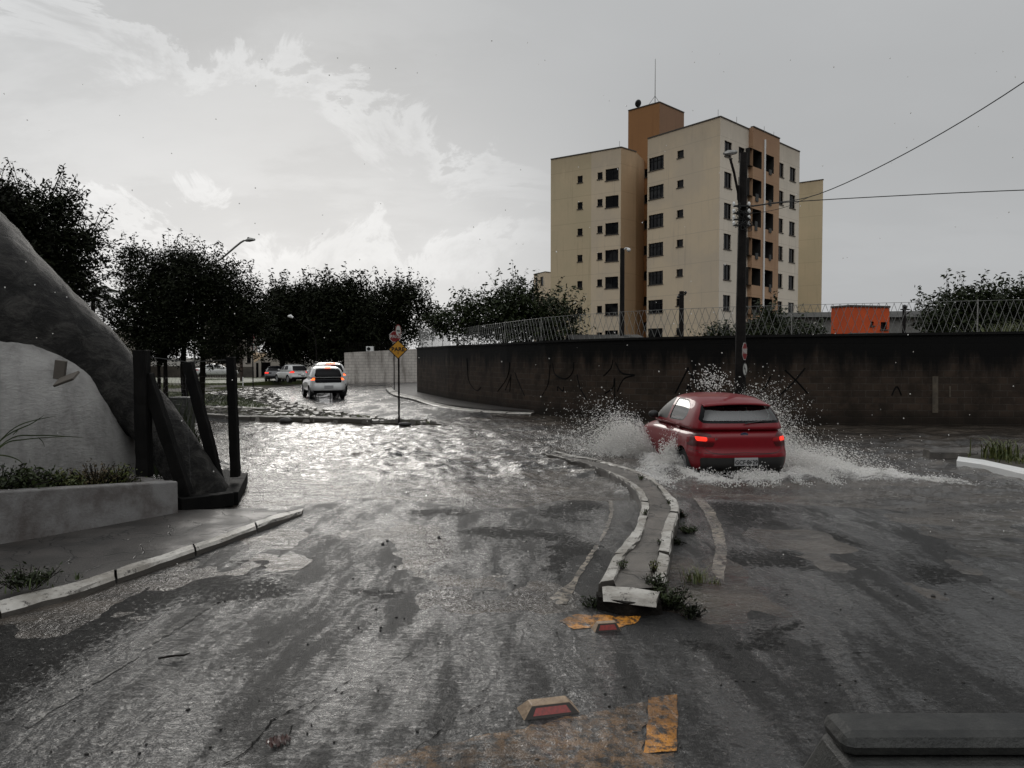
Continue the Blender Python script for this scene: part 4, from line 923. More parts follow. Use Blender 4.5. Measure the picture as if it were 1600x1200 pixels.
# ------------------------------------------------------------------ poles, lamps, wires
pole = W(1158, 500, 20.6)
e = empty('utility_pole', (pole.x, pole.y, -.3), label='thick dark utility pole in front of the apartment tower', cat='utility pole')
mb = MB(); zt = W(1158, 239, 20.6).z; mb.tube([(pole.x, pole.y, -.4), (pole.x-.01, pole.y, 3.2), (pole.x+.02, pole.y, zt)], [.155, .13, .10], 10); P(mb.build('shaft', M['pole'], smooth=False), e)
mb = MB(); a = W(1156, 330, 20.5); c_ = W(1141, 248, 20.2); mb.tube([a, W(1153, 300, 20.45), W(1147, 270, 20.3), c_], .035, 6); P(mb.build('lamp_arm', M['pole']), e)
mb = MB(); a, b = W(1131, 240, 20.0), W(1150, 237.5, 20.3); mb.tube([a, a.lerp(b, .35), b], [.03, .075, .05], 8); P(mb.build('lamp_head', M['grey_metal']), e)
mb = MB(); q = W(1154, 290, 20.5); mb.tube([q, W(1154, 312, 20.5)], .045, 6); P(mb.build('photocell_box', M['pole']), e)
rk = MB(); ins = []
for py in (322, 333, 343, 352):
    q = W(1158, py, 20.45); rk.box((q.x, q.y, q.z), (.42, .10, .035)); ins += [q+Vector((.2, -.02, .06)), q+Vector((-.2, -.02, .06))]
P(rk.build('bracket', M['black_metal']), e)
for q in ins: mb = MB(); mb.tube([q-Vector((0, 0, .07)), q, q+Vector((0, 0, .05))], [.03, .045, .02], 7); P(mb.build('insulator', M['white']), e)
def wire(name, pts, r=.012, sag=0, n=24, **k):
    a, b = Vector(pts[0]), Vector(pts[-1]); mb = MB()
    if len(pts) == 2: q = [a.lerp(b, i/n)-Vector((0, 0, sag*4*(i/n)*(1-i/n))) for i in range(n+1)]
    else: q = denser([Vector(p) for p in pts], 6)
    mb.tube(q, r, 5); o = mb.build(name, M['black'], smooth=True); tag(o, cat='cable', **k); return o
wire('overhead_cable', [W(1168, 322, 20.5), W(1200, 318, 19.6), W(1280, 303, 18), W(1420, 237, 16), W(1600, 128, 14), W(1800, -25, 12)], .011, label='overhead cable rising from the utility pole to the top right edge')
wire('overhead_cable', [W(1168, 324, 20.5), W(1230, 316, 20), W(1400, 306, 19), W(1600, 297, 18), W(1900, 288, 16)], .012, label='nearly level overhead cable running right from the utility pole')
wire('overhead_cable', [W(1169, 334, 20.5), W(1200, 330, 20.2), W(1232, 322, 19.9), W(1262, 309, 19.6)], .007, label='short thin drop cable twisting off beside the utility pole')
mb = MB()
for k in range(9):
    a = W(1160+random.uniform(-6, 9), 322+random.uniform(0, 30), 20.35); q = [a+Vector((random.uniform(-.2, .25), 0, random.uniform(-.25, .1))) for _ in range(4)]; mb.tube(denser([a]+q, 4), .009, 4)
o = mb.build('loose_wires', M['black']); tag(o, 'tangle of loose black wires around the utility pole brackets', 'wires')
def cam_pole(px, pyt, Y, r, name, **k):
    a = W(px, pyt, Y); e = empty(name, (a.x, Y, 0), **k); mb = MB(); mb.tube([(a.x, Y, -.4), (a.x, Y, a.z)], [r*1.15, r], 8); P(mb.build('shaft', M['pole']), e); return e, a
e, a = cam_pole(972.5, 388, 29, .085, 'camera_pole', label='slim dark pole carrying a small dome camera', cat='camera pole')
mb = MB(); mb.tube([a+Vector((0, 0, -.08)), a+Vector((.12, -.1, 0)), a+Vector((.2, -.14, -.02))], .025, 6); mb.ball(a+Vector((.21, -.15, -.08)), .075, 10, 8); P(mb.build('dome_camera', M['white']), e)
e, a = cam_pole(1065, 455, 26, .08, 'fence_post', label='short dark post with a bracket above the wall in front of the tower', cat='post')
mb = MB(); mb.box((a.x, a.y-.05, a.z-.12), (.26, .05, .05)); mb.ball((a.x-.12, a.y-.05, a.z-.2), .05, 8, 6); mb.ball((a.x+.12, a.y-.05, a.z-.05), .05, 8, 6); P(mb.build('bracket', M['black_metal']), e)
e, a = cam_pole(1413, 480, 26, .06, 'fence_post', label='short dark post with insulators right of the orange building', cat='post')
mb = MB(); mb.box((a.x, a.y-.05, a.z-.08), (.3, .05, .04)); mb.ball((a.x, a.y, a.z+.02), .07, 8, 6); P(mb.build('bracket', M['black_metal']), e)
# street lamp over the left trees
a = W(302, 440, 36); e = empty('street_lamp', (a.x, 36, 0), label='tall curved street lamp rising out of the left trees', cat='street lamp')
mb = MB(); b = W(376, 379, 34.5); mb.tube(denser([Vector((a.x, 36, -.3)), Vector((a.x, 36, 2.5)), a, W(345, 405, 35.2), b, W(385, 375.5, 34.2)], 3), .045, 6); P(mb.build('pole', M['grey_metal']), e)
mb = MB(); mb.tube([W(384, 376, 34.2), W(390, 374.5, 34.1), W(398, 374.5, 34)], [.05, .10, .05], 8); P(mb.build('lamp_head', M['grey_metal']), e)
mb = MB(); q = W(388, 372, 34.1); mb.ball((q.x, q.y, q.z), .05, 8, 6); P(mb.build('photocell', M['black_metal']), e)
a = W(493, 530, 56); e = empty('street_lamp', (a.x, 56, -.4), label='pale street lamp arm in front of the dark trees over the white cars', cat='street lamp')
mb = MB(); mb.tube(denser([Vector((a.x, 56, -.6)), a, W(475, 510, 55), W(457, 496, 54)], 3), .04, 6); P(mb.build('pole', M['pole']), e)
mb = MB(); mb.tube([W(458, 496.5, 54), W(454, 494, 54), W(450, 494.5, 54)], [.07, .13, .06], 8); P(mb.build('lamp_head', M['white']), e)
a = W(376.5, 515, 72); e = empty('utility_pole', (a.x, 72, -.7), label='brown utility pole with crossarm behind the left road sign', cat='utility pole')
M['brpole'] = mat('brown_pole', (.05, .028, .02), (.03, .018, .014), .7, 3)
mb = MB(); mb.tube([(a.x, 72, -.9), (a.x, 72, a.z)], [.16, .12], 8); P(mb.build('shaft', M['brpole']), e)
mb = MB(); mb.box((a.x, 71.85, a.z-.1), (1.0, .1, .1)); mb.box((a.x+.25, 71.85, a.z-1.3), (.5, .1, .25)); mb.box((a.x+.25, 71.85, a.z-1.9), (.6, .1, .08)); P(mb.build('crossarm', M['brpole']), e)
for dz, lb in ((-1.5, 'upper of two sagging wires left of the brown utility pole'), (-2.2, 'lower of two sagging wires left of the brown utility pole')):
    wire('overhead_cable', [(a.x, 72, a.z+dz), (a.x-14, 76, a.z+dz-.3)], .025, .5, label=lb)
a = W(366, 545, 68); mb = MB(); mb.tube([(a.x, 68, -.8), (a.x, 68, a.z)], .06, 6); o = mb.build('post', M['grey_metal']); tag(o, 'thin grey post left of the brown utility pole', 'post')
a = W(379.5, 589, 60); mb = MB(); mb.tube([(a.x, 60, -.6), (a.x, 60, a.z)], .035, 6); o = mb.build('bollard', M['white']); tag(o, 'short white bollard on the far grass edge', 'bollard')
# ------------------------------------------------------------------ signs
M['syel'] = mat('yellow_sign', (.52, .25, .015), (.45, .21, .015), .5, 4); M['sred'] = mat('red_sign', (.20, .012, .012), None, .5); M['swht'] = mat('white_sign', (.5, .5, .47), None, .5)
def plate(mb, n, r, th, M4, rot=0, sx=1):
    vs = []
    for k in range(n):
        q = rot+2*math.pi*k/n; vs.append((r*math.cos(q)*sx, r*math.sin(q), th/2))
    vs += [(x_, y_, -th/2) for x_, y_, _ in vs]; vs = [M4 @ Vector(p) for p in vs]
    mb.add(vs, [tuple(range(n)), tuple(range(n, 2*n))[::-1]]+[(i, i+n, (i+1) % n+n, (i+1) % n) for i in range(n)])
def facing(p, az=0):     # sign plane: local +Z towards the camera side, turned by az degrees
    return Matrix.Translation(p) @ Matrix.Rotation(R(az), 4, 'Z') @ Matrix.Rotation(math.pi/2, 4, 'X')
def sign_post(base, ztop, r, label):
    e = empty('road_sign', base, label=label, cat='road sign'); mb = MB(); mb.tube([(base.x, base.y, base.z-.1), (base.x, base.y, ztop)], r, 8); P(mb.build('pole', M['pole']), e); return e
def arrow(mb, pts, w, M4, z):
    for a, b in zip(pts, pts[1:]):
        a = Vector(a); b = Vector(b); d = (b-a).normalized(); n = Vector((-d.y, d.x))*w/2
        mb.add([M4 @ Vector((q.x, q.y, z)) for q in (a-n, b-n, b+n, a+n)], [(0, 1, 2, 3)])
bp = G(623.5, 663, -.05); Ys = bp.y; cc = W(622, 546, Ys-.05); sz = 14.5*Ys/F
e = sign_post(bp, W(0, 533, Ys).z, .028, 'yellow diamond PARE warning sign on a thin dark pole')
T_ = facing(Vector((cc.x, cc.y, cc.z)), 3)
mb = MB(); plate(mb, 4, sz*1.06, .004, T_); pn = mb.build('panel', M['black']); P(pn, e)
mb = MB(); plate(mb, 4, sz*.93, .003, T_ @ Matrix.Translation((0, 0, .004))); o = mb.build('yellow_face', M['syel']); P(o, pn)
o = text_mesh('PARE', sz*.60, M['black'], 'lettering', None, T_ @ Matrix.Translation((0, 0, .008)), .001, 1.05); P(o, pn)
mb = MB(); T2 = T_ @ Matrix.Translation((0, -sz*.42, .008)); arrow(mb, [(0, -.035), (0, .02)], .012, T2, 0); mb.add([T2 @ Vector(q) for q in ((-.018, .01, 0), (.018, .01, 0), (0, .04, 0))], [(0, 1, 2)]); P(mb.build('small_arrow', M['black']), pn)
def stop_sign(e, c, r, az, par=None):
    T_ = facing(c, az); mb = MB(); plate(mb, 8, r, .004, T_, math.pi/8); pn = mb.build('stop_panel', M['swht']); P(pn, e)
    mb = MB(); plate(mb, 8, r*.92, .003, T_ @ Matrix.Translation((0, 0, .004)), math.pi/8); P(mb.build('red_face', M['sred']), pn)
    P(text_mesh('PARE', r*.72, M['swht'], 'lettering', None, T_ @ Matrix.Translation((0, 0, .008)), .001), pn); return pn
def round_sign(e, c, r, az, kind):
    T_ = facing(c, az); mb = MB(); plate(mb, 24, r, .004, T_); pn = mb.build('round_panel', M['sred' if kind != 'left' else 'black']); P(pn, e)
    mb = MB(); plate(mb, 24, r*.82, .003, T_ @ Matrix.Translation((0, 0, .004))); P(mb.build('white_face', M['swht']), pn)
    mb = MB(); T2 = T_ @ Matrix.Translation((0, 0, .007)); q = r
    if kind == 'left': arrow(mb, [(.25*q, -.6*q), (.1*q, .1*q), (-.25*q, .12*q)], .2*q, T2, 0); arrow(mb, [(-.5*q, .62*q), (.45*q, -.62*q)], .12*q, T2, .001); mb.add([T2 @ Vector(k_) for k_ in ((-.25*q, .38*q, 0), (-.25*q, -.14*q, 0), (-.58*q, .12*q, 0))], [(0, 1, 2)])
    elif kind == 'bar': arrow(mb, [(-.55*q, 0), (.55*q, 0)], .2*q, T2, 0)
    else: arrow(mb, [(-.4*q, -.35*q), (0, .45*q), (.4*q, -.35*q), (-.4*q, -.35*q)], .14*q, T2, 0)
    P(mb.build('symbol', M['black']), pn)
# red stop + round sign behind the yellow one
bp = GT(616, 612); Ys = bp.y; k_ = Ys/F
e = sign_post(bp, W(0, 508, Ys).z, .03, 'red octagonal PARE sign half hidden behind the yellow diamond sign')
q = W(617.5, 526, Ys-.05); stop_sign(e, q, 9.5*k_, 12); q = W(622.3, 517, Ys-.05); round_sign(e, q, 10*k_, 72, 'bar')
bp = GT(395.5, 609); Ys = bp.y; k_ = Ys/F
e = sign_post(bp, W(0, 515, Ys).z, .035, 'left road sign with red octagon above a round white sign')
q = W(396, 524, Ys-.05); stop_sign(e, q, 9*k_, -58); q = W(396, 542.5, Ys-.05); round_sign(e, q, 8*k_, -52, 'tri')
q = W(393.5, 511, Ys-.1); mb = MB(); plate(mb, 4, 6*k_, .02, facing(q, -40)); P(mb.build('top_panel', M['sred']), e)
bp = G(1161, 655, -.1); Ys = 19.6; bp = Vector((W(1162, 600, Ys).x, Ys, -.1)); k_ = Ys/F
e = sign_post(bp, W(0, 535, Ys).z, .03, 'dark PARE octagon and no left turn sign beside the thick utility pole')
q = W(1163.5, 549, Ys-.05); stop_sign(e, q, 14.5*k_, 58); q = W(1164, 577, Ys-.05); round_sign(e, q, 11*k_, 55, 'left')
# ------------------------------------------------------------------ trees
def leaf_cloud(name, pts, size, m, parent, per=1, asp=.42, droop=.3):
    pts = np.asarray(pts); n = len(pts)
    a = rng.uniform(0, 6.283, n); el = rng.normal(-droop, .55, n); l = size*rng.uniform(.6, 1.35, n)
    d = np.stack([np.cos(a)*np.cos(el), np.sin(a)*np.cos(el), np.sin(el)], -1); r_ = rng.normal(size=(n, 3)); s_ = np.cross(d, r_); s_ /= np.linalg.norm(s_, axis=1)[:, None]+1e-9
    L_ = d*l[:, None]; S_ = s_*(l*asp*.5)[:, None]
    V = np.stack([pts, pts+L_*.45+S_, pts+L_, pts+L_*.45-S_], 1).reshape(-1, 3); Fc = np.arange(n)[:, None]*4+np.array([[0, 1, 2, 3]])
    return P(mesh_np(name, V, Fc, m), parent)
def tree(name, Y, blobs, trunks, leaf, m, dens, depth=1.0, twig=.35, lpt=16, gap=.42, limbs=True, zs=None, **k):
    """blobs: (px,py,rx,ry[,dY]) ellipses of the crown in photo pixels at distance Y, given real depth"""
    s = Y/F; bl = []
    for b in blobs:
        c = W(b[0], b[1], Y+(b[4] if len(b) > 4 else 0)); bl.append((c, b[2]*s, (b[2]+b[3])*.5*s*depth, b[3]*s))
    tb = Vector((W(trunks[0][0], 500, Y).x, Y, float(terr0(np.array([0.]), np.array([Y]))[0])-.2))
    e = empty(name, tb, **k); pts = []; tips = []; sprg = []
    for c, rx, ry, rz in bl:
        n = int(dens*(rx*ry*rz)**(2/3)); c_ = 0
        while c_ < n:
            q = np.array([random.gauss(0, 1) for _ in range(3)]); q /= np.linalg.norm(q); rr = min(random.random()**.38, .93)
            rr *= 1+.22*(float(vnoise(np.array([q[0]*2.2+c.x]), np.array([q[2]*2.2+q[1]+c.z]), 3)[0])-.4)
            p = np.array([c.x+q[0]*rx*rr, c.y+q[1]*ry*rr, c.z+q[2]*rz*rr]); c_ += 1
            g = float(fbm(np.array([p[0]*1.1/max(.5, s*30)+p[1]*.3]), np.array([p[2]*1.3/max(.5, s*30)-p[1]*.35]), 3, 13)[0])
            if g < (gap if rr > .78 else gap*.55): continue
            tips.append(p); gg = np.random.default_rng(len(tips)); k_ = np.clip(gg.normal(size=(lpt, 3)), -1.5, 1.5)*twig*np.array([.5, .5, .38])
            if random.random() < .30:                       # sprigs reaching out, thinning to their tips
                tt_ = np.linspace(0, 1, lpt)[:, None]; dr = q+np.array([0, 0, .35]); k_ = k_*(1-.85*tt_)+tt_*dr*twig*1.7; sprg.append((p, p+dr*twig*1.7))
            pts.append(p+k_)
    leaf_cloud('crown', np.concatenate(pts), leaf, m, e)
    mb = MB()
    for i, t in enumerate(trunks):
        px, r0 = t[0], t[1]; x0 = W(px, 500, Y).x; z0 = float(terr0(np.array([x0]), np.array([Y]))[0])-.3
        near = sorted(bl, key=lambda b: abs(b[0].x-x0))[:3]; c = near[0][0]; top = Vector((c.x*.4+x0*.6, c.y, c.z-near[0][3]*.4)); base_ = Vector((x0, Y+random.uniform(-.3, .3), z0))
        md = base_.lerp(top, .5)+Vector((random.uniform(-.2, .2), 0, 0)); mb.tube(denser([base_, md, top, Vector((c.x, c.y, c.z+near[0][3]*.3))], 4), [r0*(1-.75*j/12) for j in range(13)], 7)
        if limbs:
            for b in near:
                for _ in range(4):
                    tgt = Vector((b[0].x+random.uniform(-.7, .7)*b[1], b[0].y+random.uniform(-.6, .6)*b[2], b[0].z+random.uniform(-.4, .8)*b[3])); st = top.lerp(md, random.uniform(0, .5))
                    q = [st, st.lerp(tgt, .5)+Vector((random.uniform(-.3, .3), 0, random.uniform(.0, .4))), tgt]; mb.tube(denser(q, 3), [r0*.45*(1-.8*j/6) for j in range(7)], 5)
                    for __ in range(3):
                        t2 = tgt+Vector((random.uniform(-1, 1)*b[1]*.4, random.uniform(-.4, .4)*b[2], random.uniform(-.2, .5)*b[3])); mb.tube([q[1].lerp(tgt, random.random()), t2], [r0*.15, r0*.03], 4)
    for a_, b_ in sprg[:600]: mb.tube([Vector(a_)-(Vector(b_)-Vector(a_))*.6, Vector(b_)], [r0*.08, r0*.02], 3, False)
    P(mb.build('trunk', M['bark'], smooth=True), e); return e
tree('tree', 22.5, [(-20, 360, 80, 72), (50, 345, 60, 52), (98, 400, 50, 55), (40, 440, 80, 62), (112, 440, 40, 42), (88, 325, 26, 26), (-60, 440, 80, 80), (138, 368, 22, 22), (0, 310, 26, 20)], [(10, .28)], .125, M['leaf'], 210, gap=.33, twig=.40, lpt=26, label='big dark leafy tree rising behind the sculpture at the left edge', cat='tree')
tree('tree', 32, [(212, 425, 36, 34), (262, 422, 34, 32), (288, 408, 26, 24), (318, 440, 46, 40), (355, 455, 36, 36), (388, 468, 26, 28), (222, 480, 46, 38), (290, 490, 66, 44), (360, 500, 44, 34), (187, 475, 22, 20), (255, 528, 48, 28), (385, 505, 22, 18), (325, 532, 62, 26), (215, 518, 32, 24), (285, 460, 72, 42), (205, 398, 14, 10), (395, 500, 30, 34), (250, 545, 50, 22), (345, 548, 50, 20), (180, 500, 22, 26)], [(232, .12), (245, .10), (258, .12), (290, .16), (312, .14)], .125, M['leaf'], 190, gap=.39, twig=.42, lpt=24, label='broad dark tree with several thin trunks below the street lamp', cat='tree')
tree('tree', 78, [(465, 490, 45, 45), (440, 475, 22, 28), (430, 520, 30, 38), (470, 540, 42, 28), (500, 480, 35, 36), (510, 530, 40, 34), (450, 515, 40, 34)], [(441, .35)], .34, M['leaf'], 60, gap=.36, twig=.9, lpt=20, label='dark tree with a forked trunk behind the far cars', cat='tree')
tree('tree', 74, [(545, 475, 40, 36), (565, 500, 50, 40), (530, 520, 40, 40), (590, 530, 42, 30), (550, 548, 45, 22), (510, 470, 30, 25)], [(540, .3)], .34, M['leaf'], 60, gap=.36, twig=.9, lpt=20, label='dark wide tree left of the far white wall', cat='tree')
tree('tree', 71, [(610, 478, 35, 36), (640, 480, 34, 36), (600, 510, 40, 32), (650, 510, 30, 28), (668, 490, 18, 20), (625, 455, 30, 18)], [(618, .2)], .30, M['leaf'], 48, gap=.45, twig=.8, lpt=14, label='open crowned tree above the far white wall', cat='tree')
tree('tree', 33, [(715, 505, 36, 26), (755, 490, 40, 28), (800, 478, 42, 32), (840, 480, 40, 34), (872, 505, 36, 32), (780, 515, 60, 25), (840, 520, 45, 22), (690, 500, 20, 16), (800, 452, 14, 12), (893, 528, 16, 12)], [(790, .16), (845, .14)], .17, M['leaf2'], 150, gap=.33, twig=.40, lpt=18, label='bushy green tree spilling over the bend of the dark wall', cat='tree')
tree('shrub', 24.6, [(1130, 522, 30, 18), (1108, 532, 14, 8)], [(1128, .05)], .13, M['leaf2'], 260, gap=.36, twig=.25, lpt=14, limbs=False, label='rounded shrub behind the wall left of the thick utility pole', cat='shrub')
tree('shrub', 25.4, [(1195, 510, 26, 24), (1225, 518, 30, 22), (1262, 520, 26, 16), (1205, 492, 14, 14), (1180, 520, 18, 16), (1285, 528, 12, 8)], [(1215, .06)], .13, M['leaf2'], 260, gap=.36, twig=.25, lpt=14, limbs=False, label='wide shrub behind the wall right of the thick utility pole', cat='shrub')
tree('tree', 36, [(1480, 480, 34, 26), (1520, 472, 36, 24), (1560, 478, 38, 26), (1465, 508, 26, 18), (1520, 505, 50, 22), (1600, 480, 40, 30), (1640, 490, 50, 34)], [(1530, .16)], .20, M['leaf2'], 130, gap=.36, twig=.45, lpt=18, label='dark round tree behind the wall at the right edge', cat='tree')
q = W(1555, 449, 38); mb = MB(); mb.tube([(q.x, q.y, 0), (q.x, q.y, q.z)], [.08, .05], 6); o = mb.build('mast', M['pole']); tag(o, 'thin mast sticking out above the right edge tree', 'mast')
def tuft(name, base, n, h, w, m, lean=.9, spread=.1, bend=.7, seg=4, **k):
    b = Vector(base)
    return blades(name, n, lambda: (b.x+random.gauss(0, spread), b.y+random.gauss(0, spread), b.z), h, w, m, lean, origin=tuple(b), bend=bend, seg=seg, **k)
q = W(1570, 525, 23.8); tuft('tall_grass', (q.x, q.y, q.z-.5), 260, (.8, 1.35), .018, M['weed'], .8, .35, label='bright arching tall grass clump behind the wall at the right', cat='tall grass')
q = W(1600, 525, 23.8); tuft('tall_grass', (q.x+.3, q.y, q.z-.5), 200, (.8, 1.5), .018, M['weed'], .8, .35, label='tall grass clump cut by the right edge of the view', cat='tall grass')
# palm far left
a = W(140, 560, 42); top = W(146, 462, 42); e = empty('palm_tree', (a.x, 42, -.2), label='small palm with drooping fronds beside the left trees', cat='palm tree')
mb = MB(); mb.tube([(a.x, 42, -.3), top], [.16, .11], 8); P(mb.build('trunk', M['bark']), e)
def palm_crown(top, nf, L, parent, m, sag=1.0):
    V = []; Fc = []
    for i in range(nf):
        az = 6.283*i/nf+random.uniform(-.2, .2); el = random.uniform(-.1, .9); pr = []
        for j in range(9):
            t = j/8; pr.append(top+Vector((math.cos(az)*L*t*math.cos(el), math.sin(az)*L*t*math.cos(el), L*(t*math.sin(el)-sag*.55*t*t))))
        for j in range(8):
            for s_ in range(5):
                p = pr[j].lerp(pr[j+1], s_/5); dr = (pr[j+1]-pr[j]).normalized()
                for sd_ in (-1, 1):
                    sv = Vector((-math.sin(az), math.cos(az), 0))*sd_; l = L*.28*math.sin(math.pi*(.12+.85*(j+s_/5)/8)); tip = p+(sv*.75+dr*.6+Vector((0, 0, -.45)))*l; b = len(V); w_ = dr*.03*L/2
                    V += [p-w_, p+w_, tip]; Fc.append((b, b+1, b+2))
    P(mesh_np('crown', V, Fc, m), parent)
palm_crown(top, 13, 2.1, e, M['leaf'])
# ------------------------------------------------------------------ sculpture, planter and wire enclosure on the left
st = NT('dark_sculpture_render'); v_ = st.map((1, 1, 1), (0, 0, 0)); n_ = st.noise(st.map((1, 1, 1.3), (0, R(40), 0)), 2.6, 10.0, .78, .8); f_ = st.noise(v_, 26.0, 6.0, .75)
st.set(st.p.inputs['Base Color'], st.mix(st.rng(n_, .42, .72), (.006, .0055, .005), (.070, .066, .060))); st.p.inputs['Roughness'].default_value = .6; st.p.inputs['Specular IOR Level'].default_value = .22
st.set(st.p.inputs['Normal'], st.bump(st.m2('ADD', f_, st.m2('MULTIPLY', n_, 2.2)), 1.0, .05)); M['sculp'] = st.m
st = NT('white_rough_render'); v_ = st.map(); n_ = st.noise(st.map((1, 1, .35)), 2.2, 7.0, .65); f_ = st.noise(st.map((.8, .8, 1.5), (0, R(12), 0)), 17.0, 9.0, .8, .5)
st.set(st.p.inputs['Base Color'], st.mix(st.rng(n_, .38, .68), (.38, .37, .355), (.19, .185, .175))); st.p.inputs['Roughness'].default_value = .8
st.set(st.p.inputs['Normal'], st.bump(f_, 1.0, .05)); M['swhite'] = st.m
sculp = empty('sculpture', (-6.0, 10.6, 0), label='huge dark curved sculpture limb rising from a white rendered mound', cat='sculpture')
ctr = [(-900, -420, 380, 12.5), (-640, 0, 330, 12.2), (-467, 205, 285, 12.0), (-290, 350, 228, 11.7), (-126, 446, 168, 11.4), (-40, 494, 138, 11.2), (42, 536, 108, 11.0), (110, 570, 82, 10.9), (171, 607, 58, 10.8), (208, 634, 44, 10.7), (240, 660, 38, 10.6), (275, 706, 37, 10.45), (305, 752, 37, 10.3), (330, 795, 40, 10.2)]
pts = []; rad = []
for (a, b, r_, Y) in ctr: pts.append(W(a, b, Y)); rad.append(r_*Y/F)
pp = denser(pts, 8); rr = []
for i in range(len(ctr)-1):
    for q in range(8): rr.append(rad[i]*(1-q/8)+rad[i+1]*q/8)
rr.append(rad[-1]); mb = MB(); mb.tube(pp, rr, 72); V = np.array(mb.v); 
cx = np.repeat(np.array([p[:] for p in pp]), 72, 0); dv = V[:len(cx)]-cx; nn2 = fbm(V[:, 0]*2.2+V[:, 2]*1.3, V[:, 1]*2.2-V[:, 2]*1.7, 4, 91)-.5; nn3 = fbm(V[:, 0]*9+V[:, 2]*6, V[:, 1]*8-V[:, 2]*7, 3, 92)-.5
V[:len(cx)] += dv/np.linalg.norm(dv, axis=1)[:, None]*(nn2*.07+nn3*.06)[:len(cx), None]; mb.v = [tuple(p) for p in V]; P(mb.build('limb', M['sculp'], smooth=True), sculp)
mb = MB(); c = W(20, 775, 10.3); c.z = 0; mb.ball((-7.62, 10.6, -.15), (2.45, 1.15, 2.50), 110, 80); V = np.array(mb.v)
MC = np.array([-7.62, 10.6, -.15]); d_ = V-MC; sg = np.abs(d_/np.array([2.45, 1.15, 2.50])); pn = (sg[:, 0]**2.6+sg[:, 1]**2.6+sg[:, 2]**2.6)**(1/2.6); V = MC+d_/np.maximum(pn, .2)[:, None]
V += d_*((fbm(V[:, 0]*1.6, V[:, 2]*1.6+V[:, 1], 4, 93)-.5)*.05+(fbm(V[:, 0]*7, V[:, 2]*9+V[:, 1]*4, 3, 95)-.5)*.012)[:, None]; mb.v = [tuple(p) for p in V]; P(mb.build('white_mound', M['swhite'], smooth=True), sculp)
mb = MB(); q = W(94, 578, 9.25); mb.box((q.x, q.y, q.z), (.13, .05, .23), M=Matrix.Rotation(R(8), 3, 'Y')); q = W(104, 592, 9.15); mb.box((q.x, q.y, q.z), (.25, .22, .03), M=Matrix.Rotation(R(-20), 3, 'Y') @ Matrix.Rotation(R(25), 3, 'X')); P(mb.build('floodlight_bracket', M['brownw'], bevel=.006), sculp)
# planter wall
pb0 = G(-420, 905, .1); pb1 = G(0, 845, .1); pb2 = G(279, 800, .06); d = (pb2-pb1).normalized(); nb = Vector((-d.y, d.x, 0)); pbm = pb1-d*4
e = empty('planter', pb2, label='long low grey plastered planter wall under the white mound', cat='planter')
zt1, zt2 = W(0, 768, pb1.y).z, W(279, 752, pb2.y).z; z0_ = -.1; mb = MB(); th = .16
def top_at(p): return zt1+(zt2-zt1)*((p-pb1).dot(d)/(pb2-pb1).length)
A = [pbm, pb2, pb2+nb*th, pbm+nb*th]; mb.hexa([(p.x, p.y, z0_) for p in A], [(p.x, p.y, top_at(p)) for p in A]); P(mb.build('front_wall', M['planter'], bevel=.018), e)
e2_ = pb2+nb*1.5+d*.05; mb = MB(); A = [pb2+nb*(th+.004)-d*th, pb2+nb*(th+.004), e2_, e2_-d*th]; mb.hexa([(p.x, p.y, z0_) for p in A], [(p.x, p.y, zt2-.01) for p in A]); P(mb.build('side_wall', M['planter'], bevel=.012), e)
mb = MB(); A = [pbm+nb*(th+.006), pb2+nb*(th+.006)-d*(th+.01), pb2+nb*1.4-d*(th+.01), pbm+nb*1.4]; mb.hexa([(p.x, p.y, z0_) for p in A], [(p.x, p.y, top_at(p)-.09) for p in A]); P(mb.build('soil_bed', M['soil']), e)
def bed(px, t): a = pb1+d*((px/279)*(pb2-pb1).length)+nb*t; return Vector((a.x, a.y, top_at(a)-.1))
M['redleaf'] = mat('reddish_weed', (.05, .04, .018), (.09, .06, .025), .6, 15)
def bush(px, t, r, h, n, m, leaf, label, name='shrub'):
    b = bed(px, t); e = empty(name, b, label=label, cat='planter plant'); pts = []
    mb = MB()
    for _ in range(n):
        a = random.uniform(0, 6.28); rr_ = r*random.random()**.6; tip = b+Vector((math.cos(a)*rr_, math.sin(a)*rr_*.7, h*random.uniform(.45, 1)*(1-.35*(rr_/r)**2))); st_ = b+Vector((math.cos(a)*rr_*.3, math.sin(a)*rr_*.3, 0)); mb.tube([st_, st_.lerp(tip, .5)+Vector((0, 0, .03)), tip], .004, 4, False)
        for t_ in range(9): pts.append(np.array(st_.lerp(tip, .35+.65*t_/8))+rng.normal(size=3)*.025)
    P(mb.build('stems', M['bark']), e); leaf_cloud('leaves', pts, leaf, m, e, droop=-.1, asp=.5); return e
bush(25, .45, .55, .36, 110, M['leaf2'], .055, 'dense dark green plant at the left end of the planter')
bush(78, .5, .33, .30, 60, M['leaf3'], .05, 'second low dark plant along the planter')
bush(125, .55, .30, .25, 70, M['weed'], .04, 'yellowish low plant in the middle of the planter')
bush(175, .5, .35, .34, 70, M['redleaf'], .035, 'reddish green weedy plant near the right end of the planter')
bush(212, .45, .26, .30, 70, M['weed'], .035, 'small green weed beside the black post in the planter')
o = blades('grass', 800, lambda: tuple(bed(random.uniform(-200, 245), random.uniform(.3, 1.1))), (.08, .24), .006, M['weed'], .7, seg=3, kind='stuff')
def arch(name, P_, w, m, **k):
    q = denser([Vector(p) for p in P_], 6); n = len(q); mb = MB(); vs = []
    for i, p in enumerate(q):
        t = i/(n-1); ww = w*(math.sin(math.pi*min(1, .15+t*.85)))**.7+.0005; vs += [p+Vector((0, 0, ww)), p-Vector((0, 0, ww*.3))]
    mb.add(vs, [(2*i, 2*i+2, 2*i+3, 2*i+1) for i in range(n-1)]); return mb
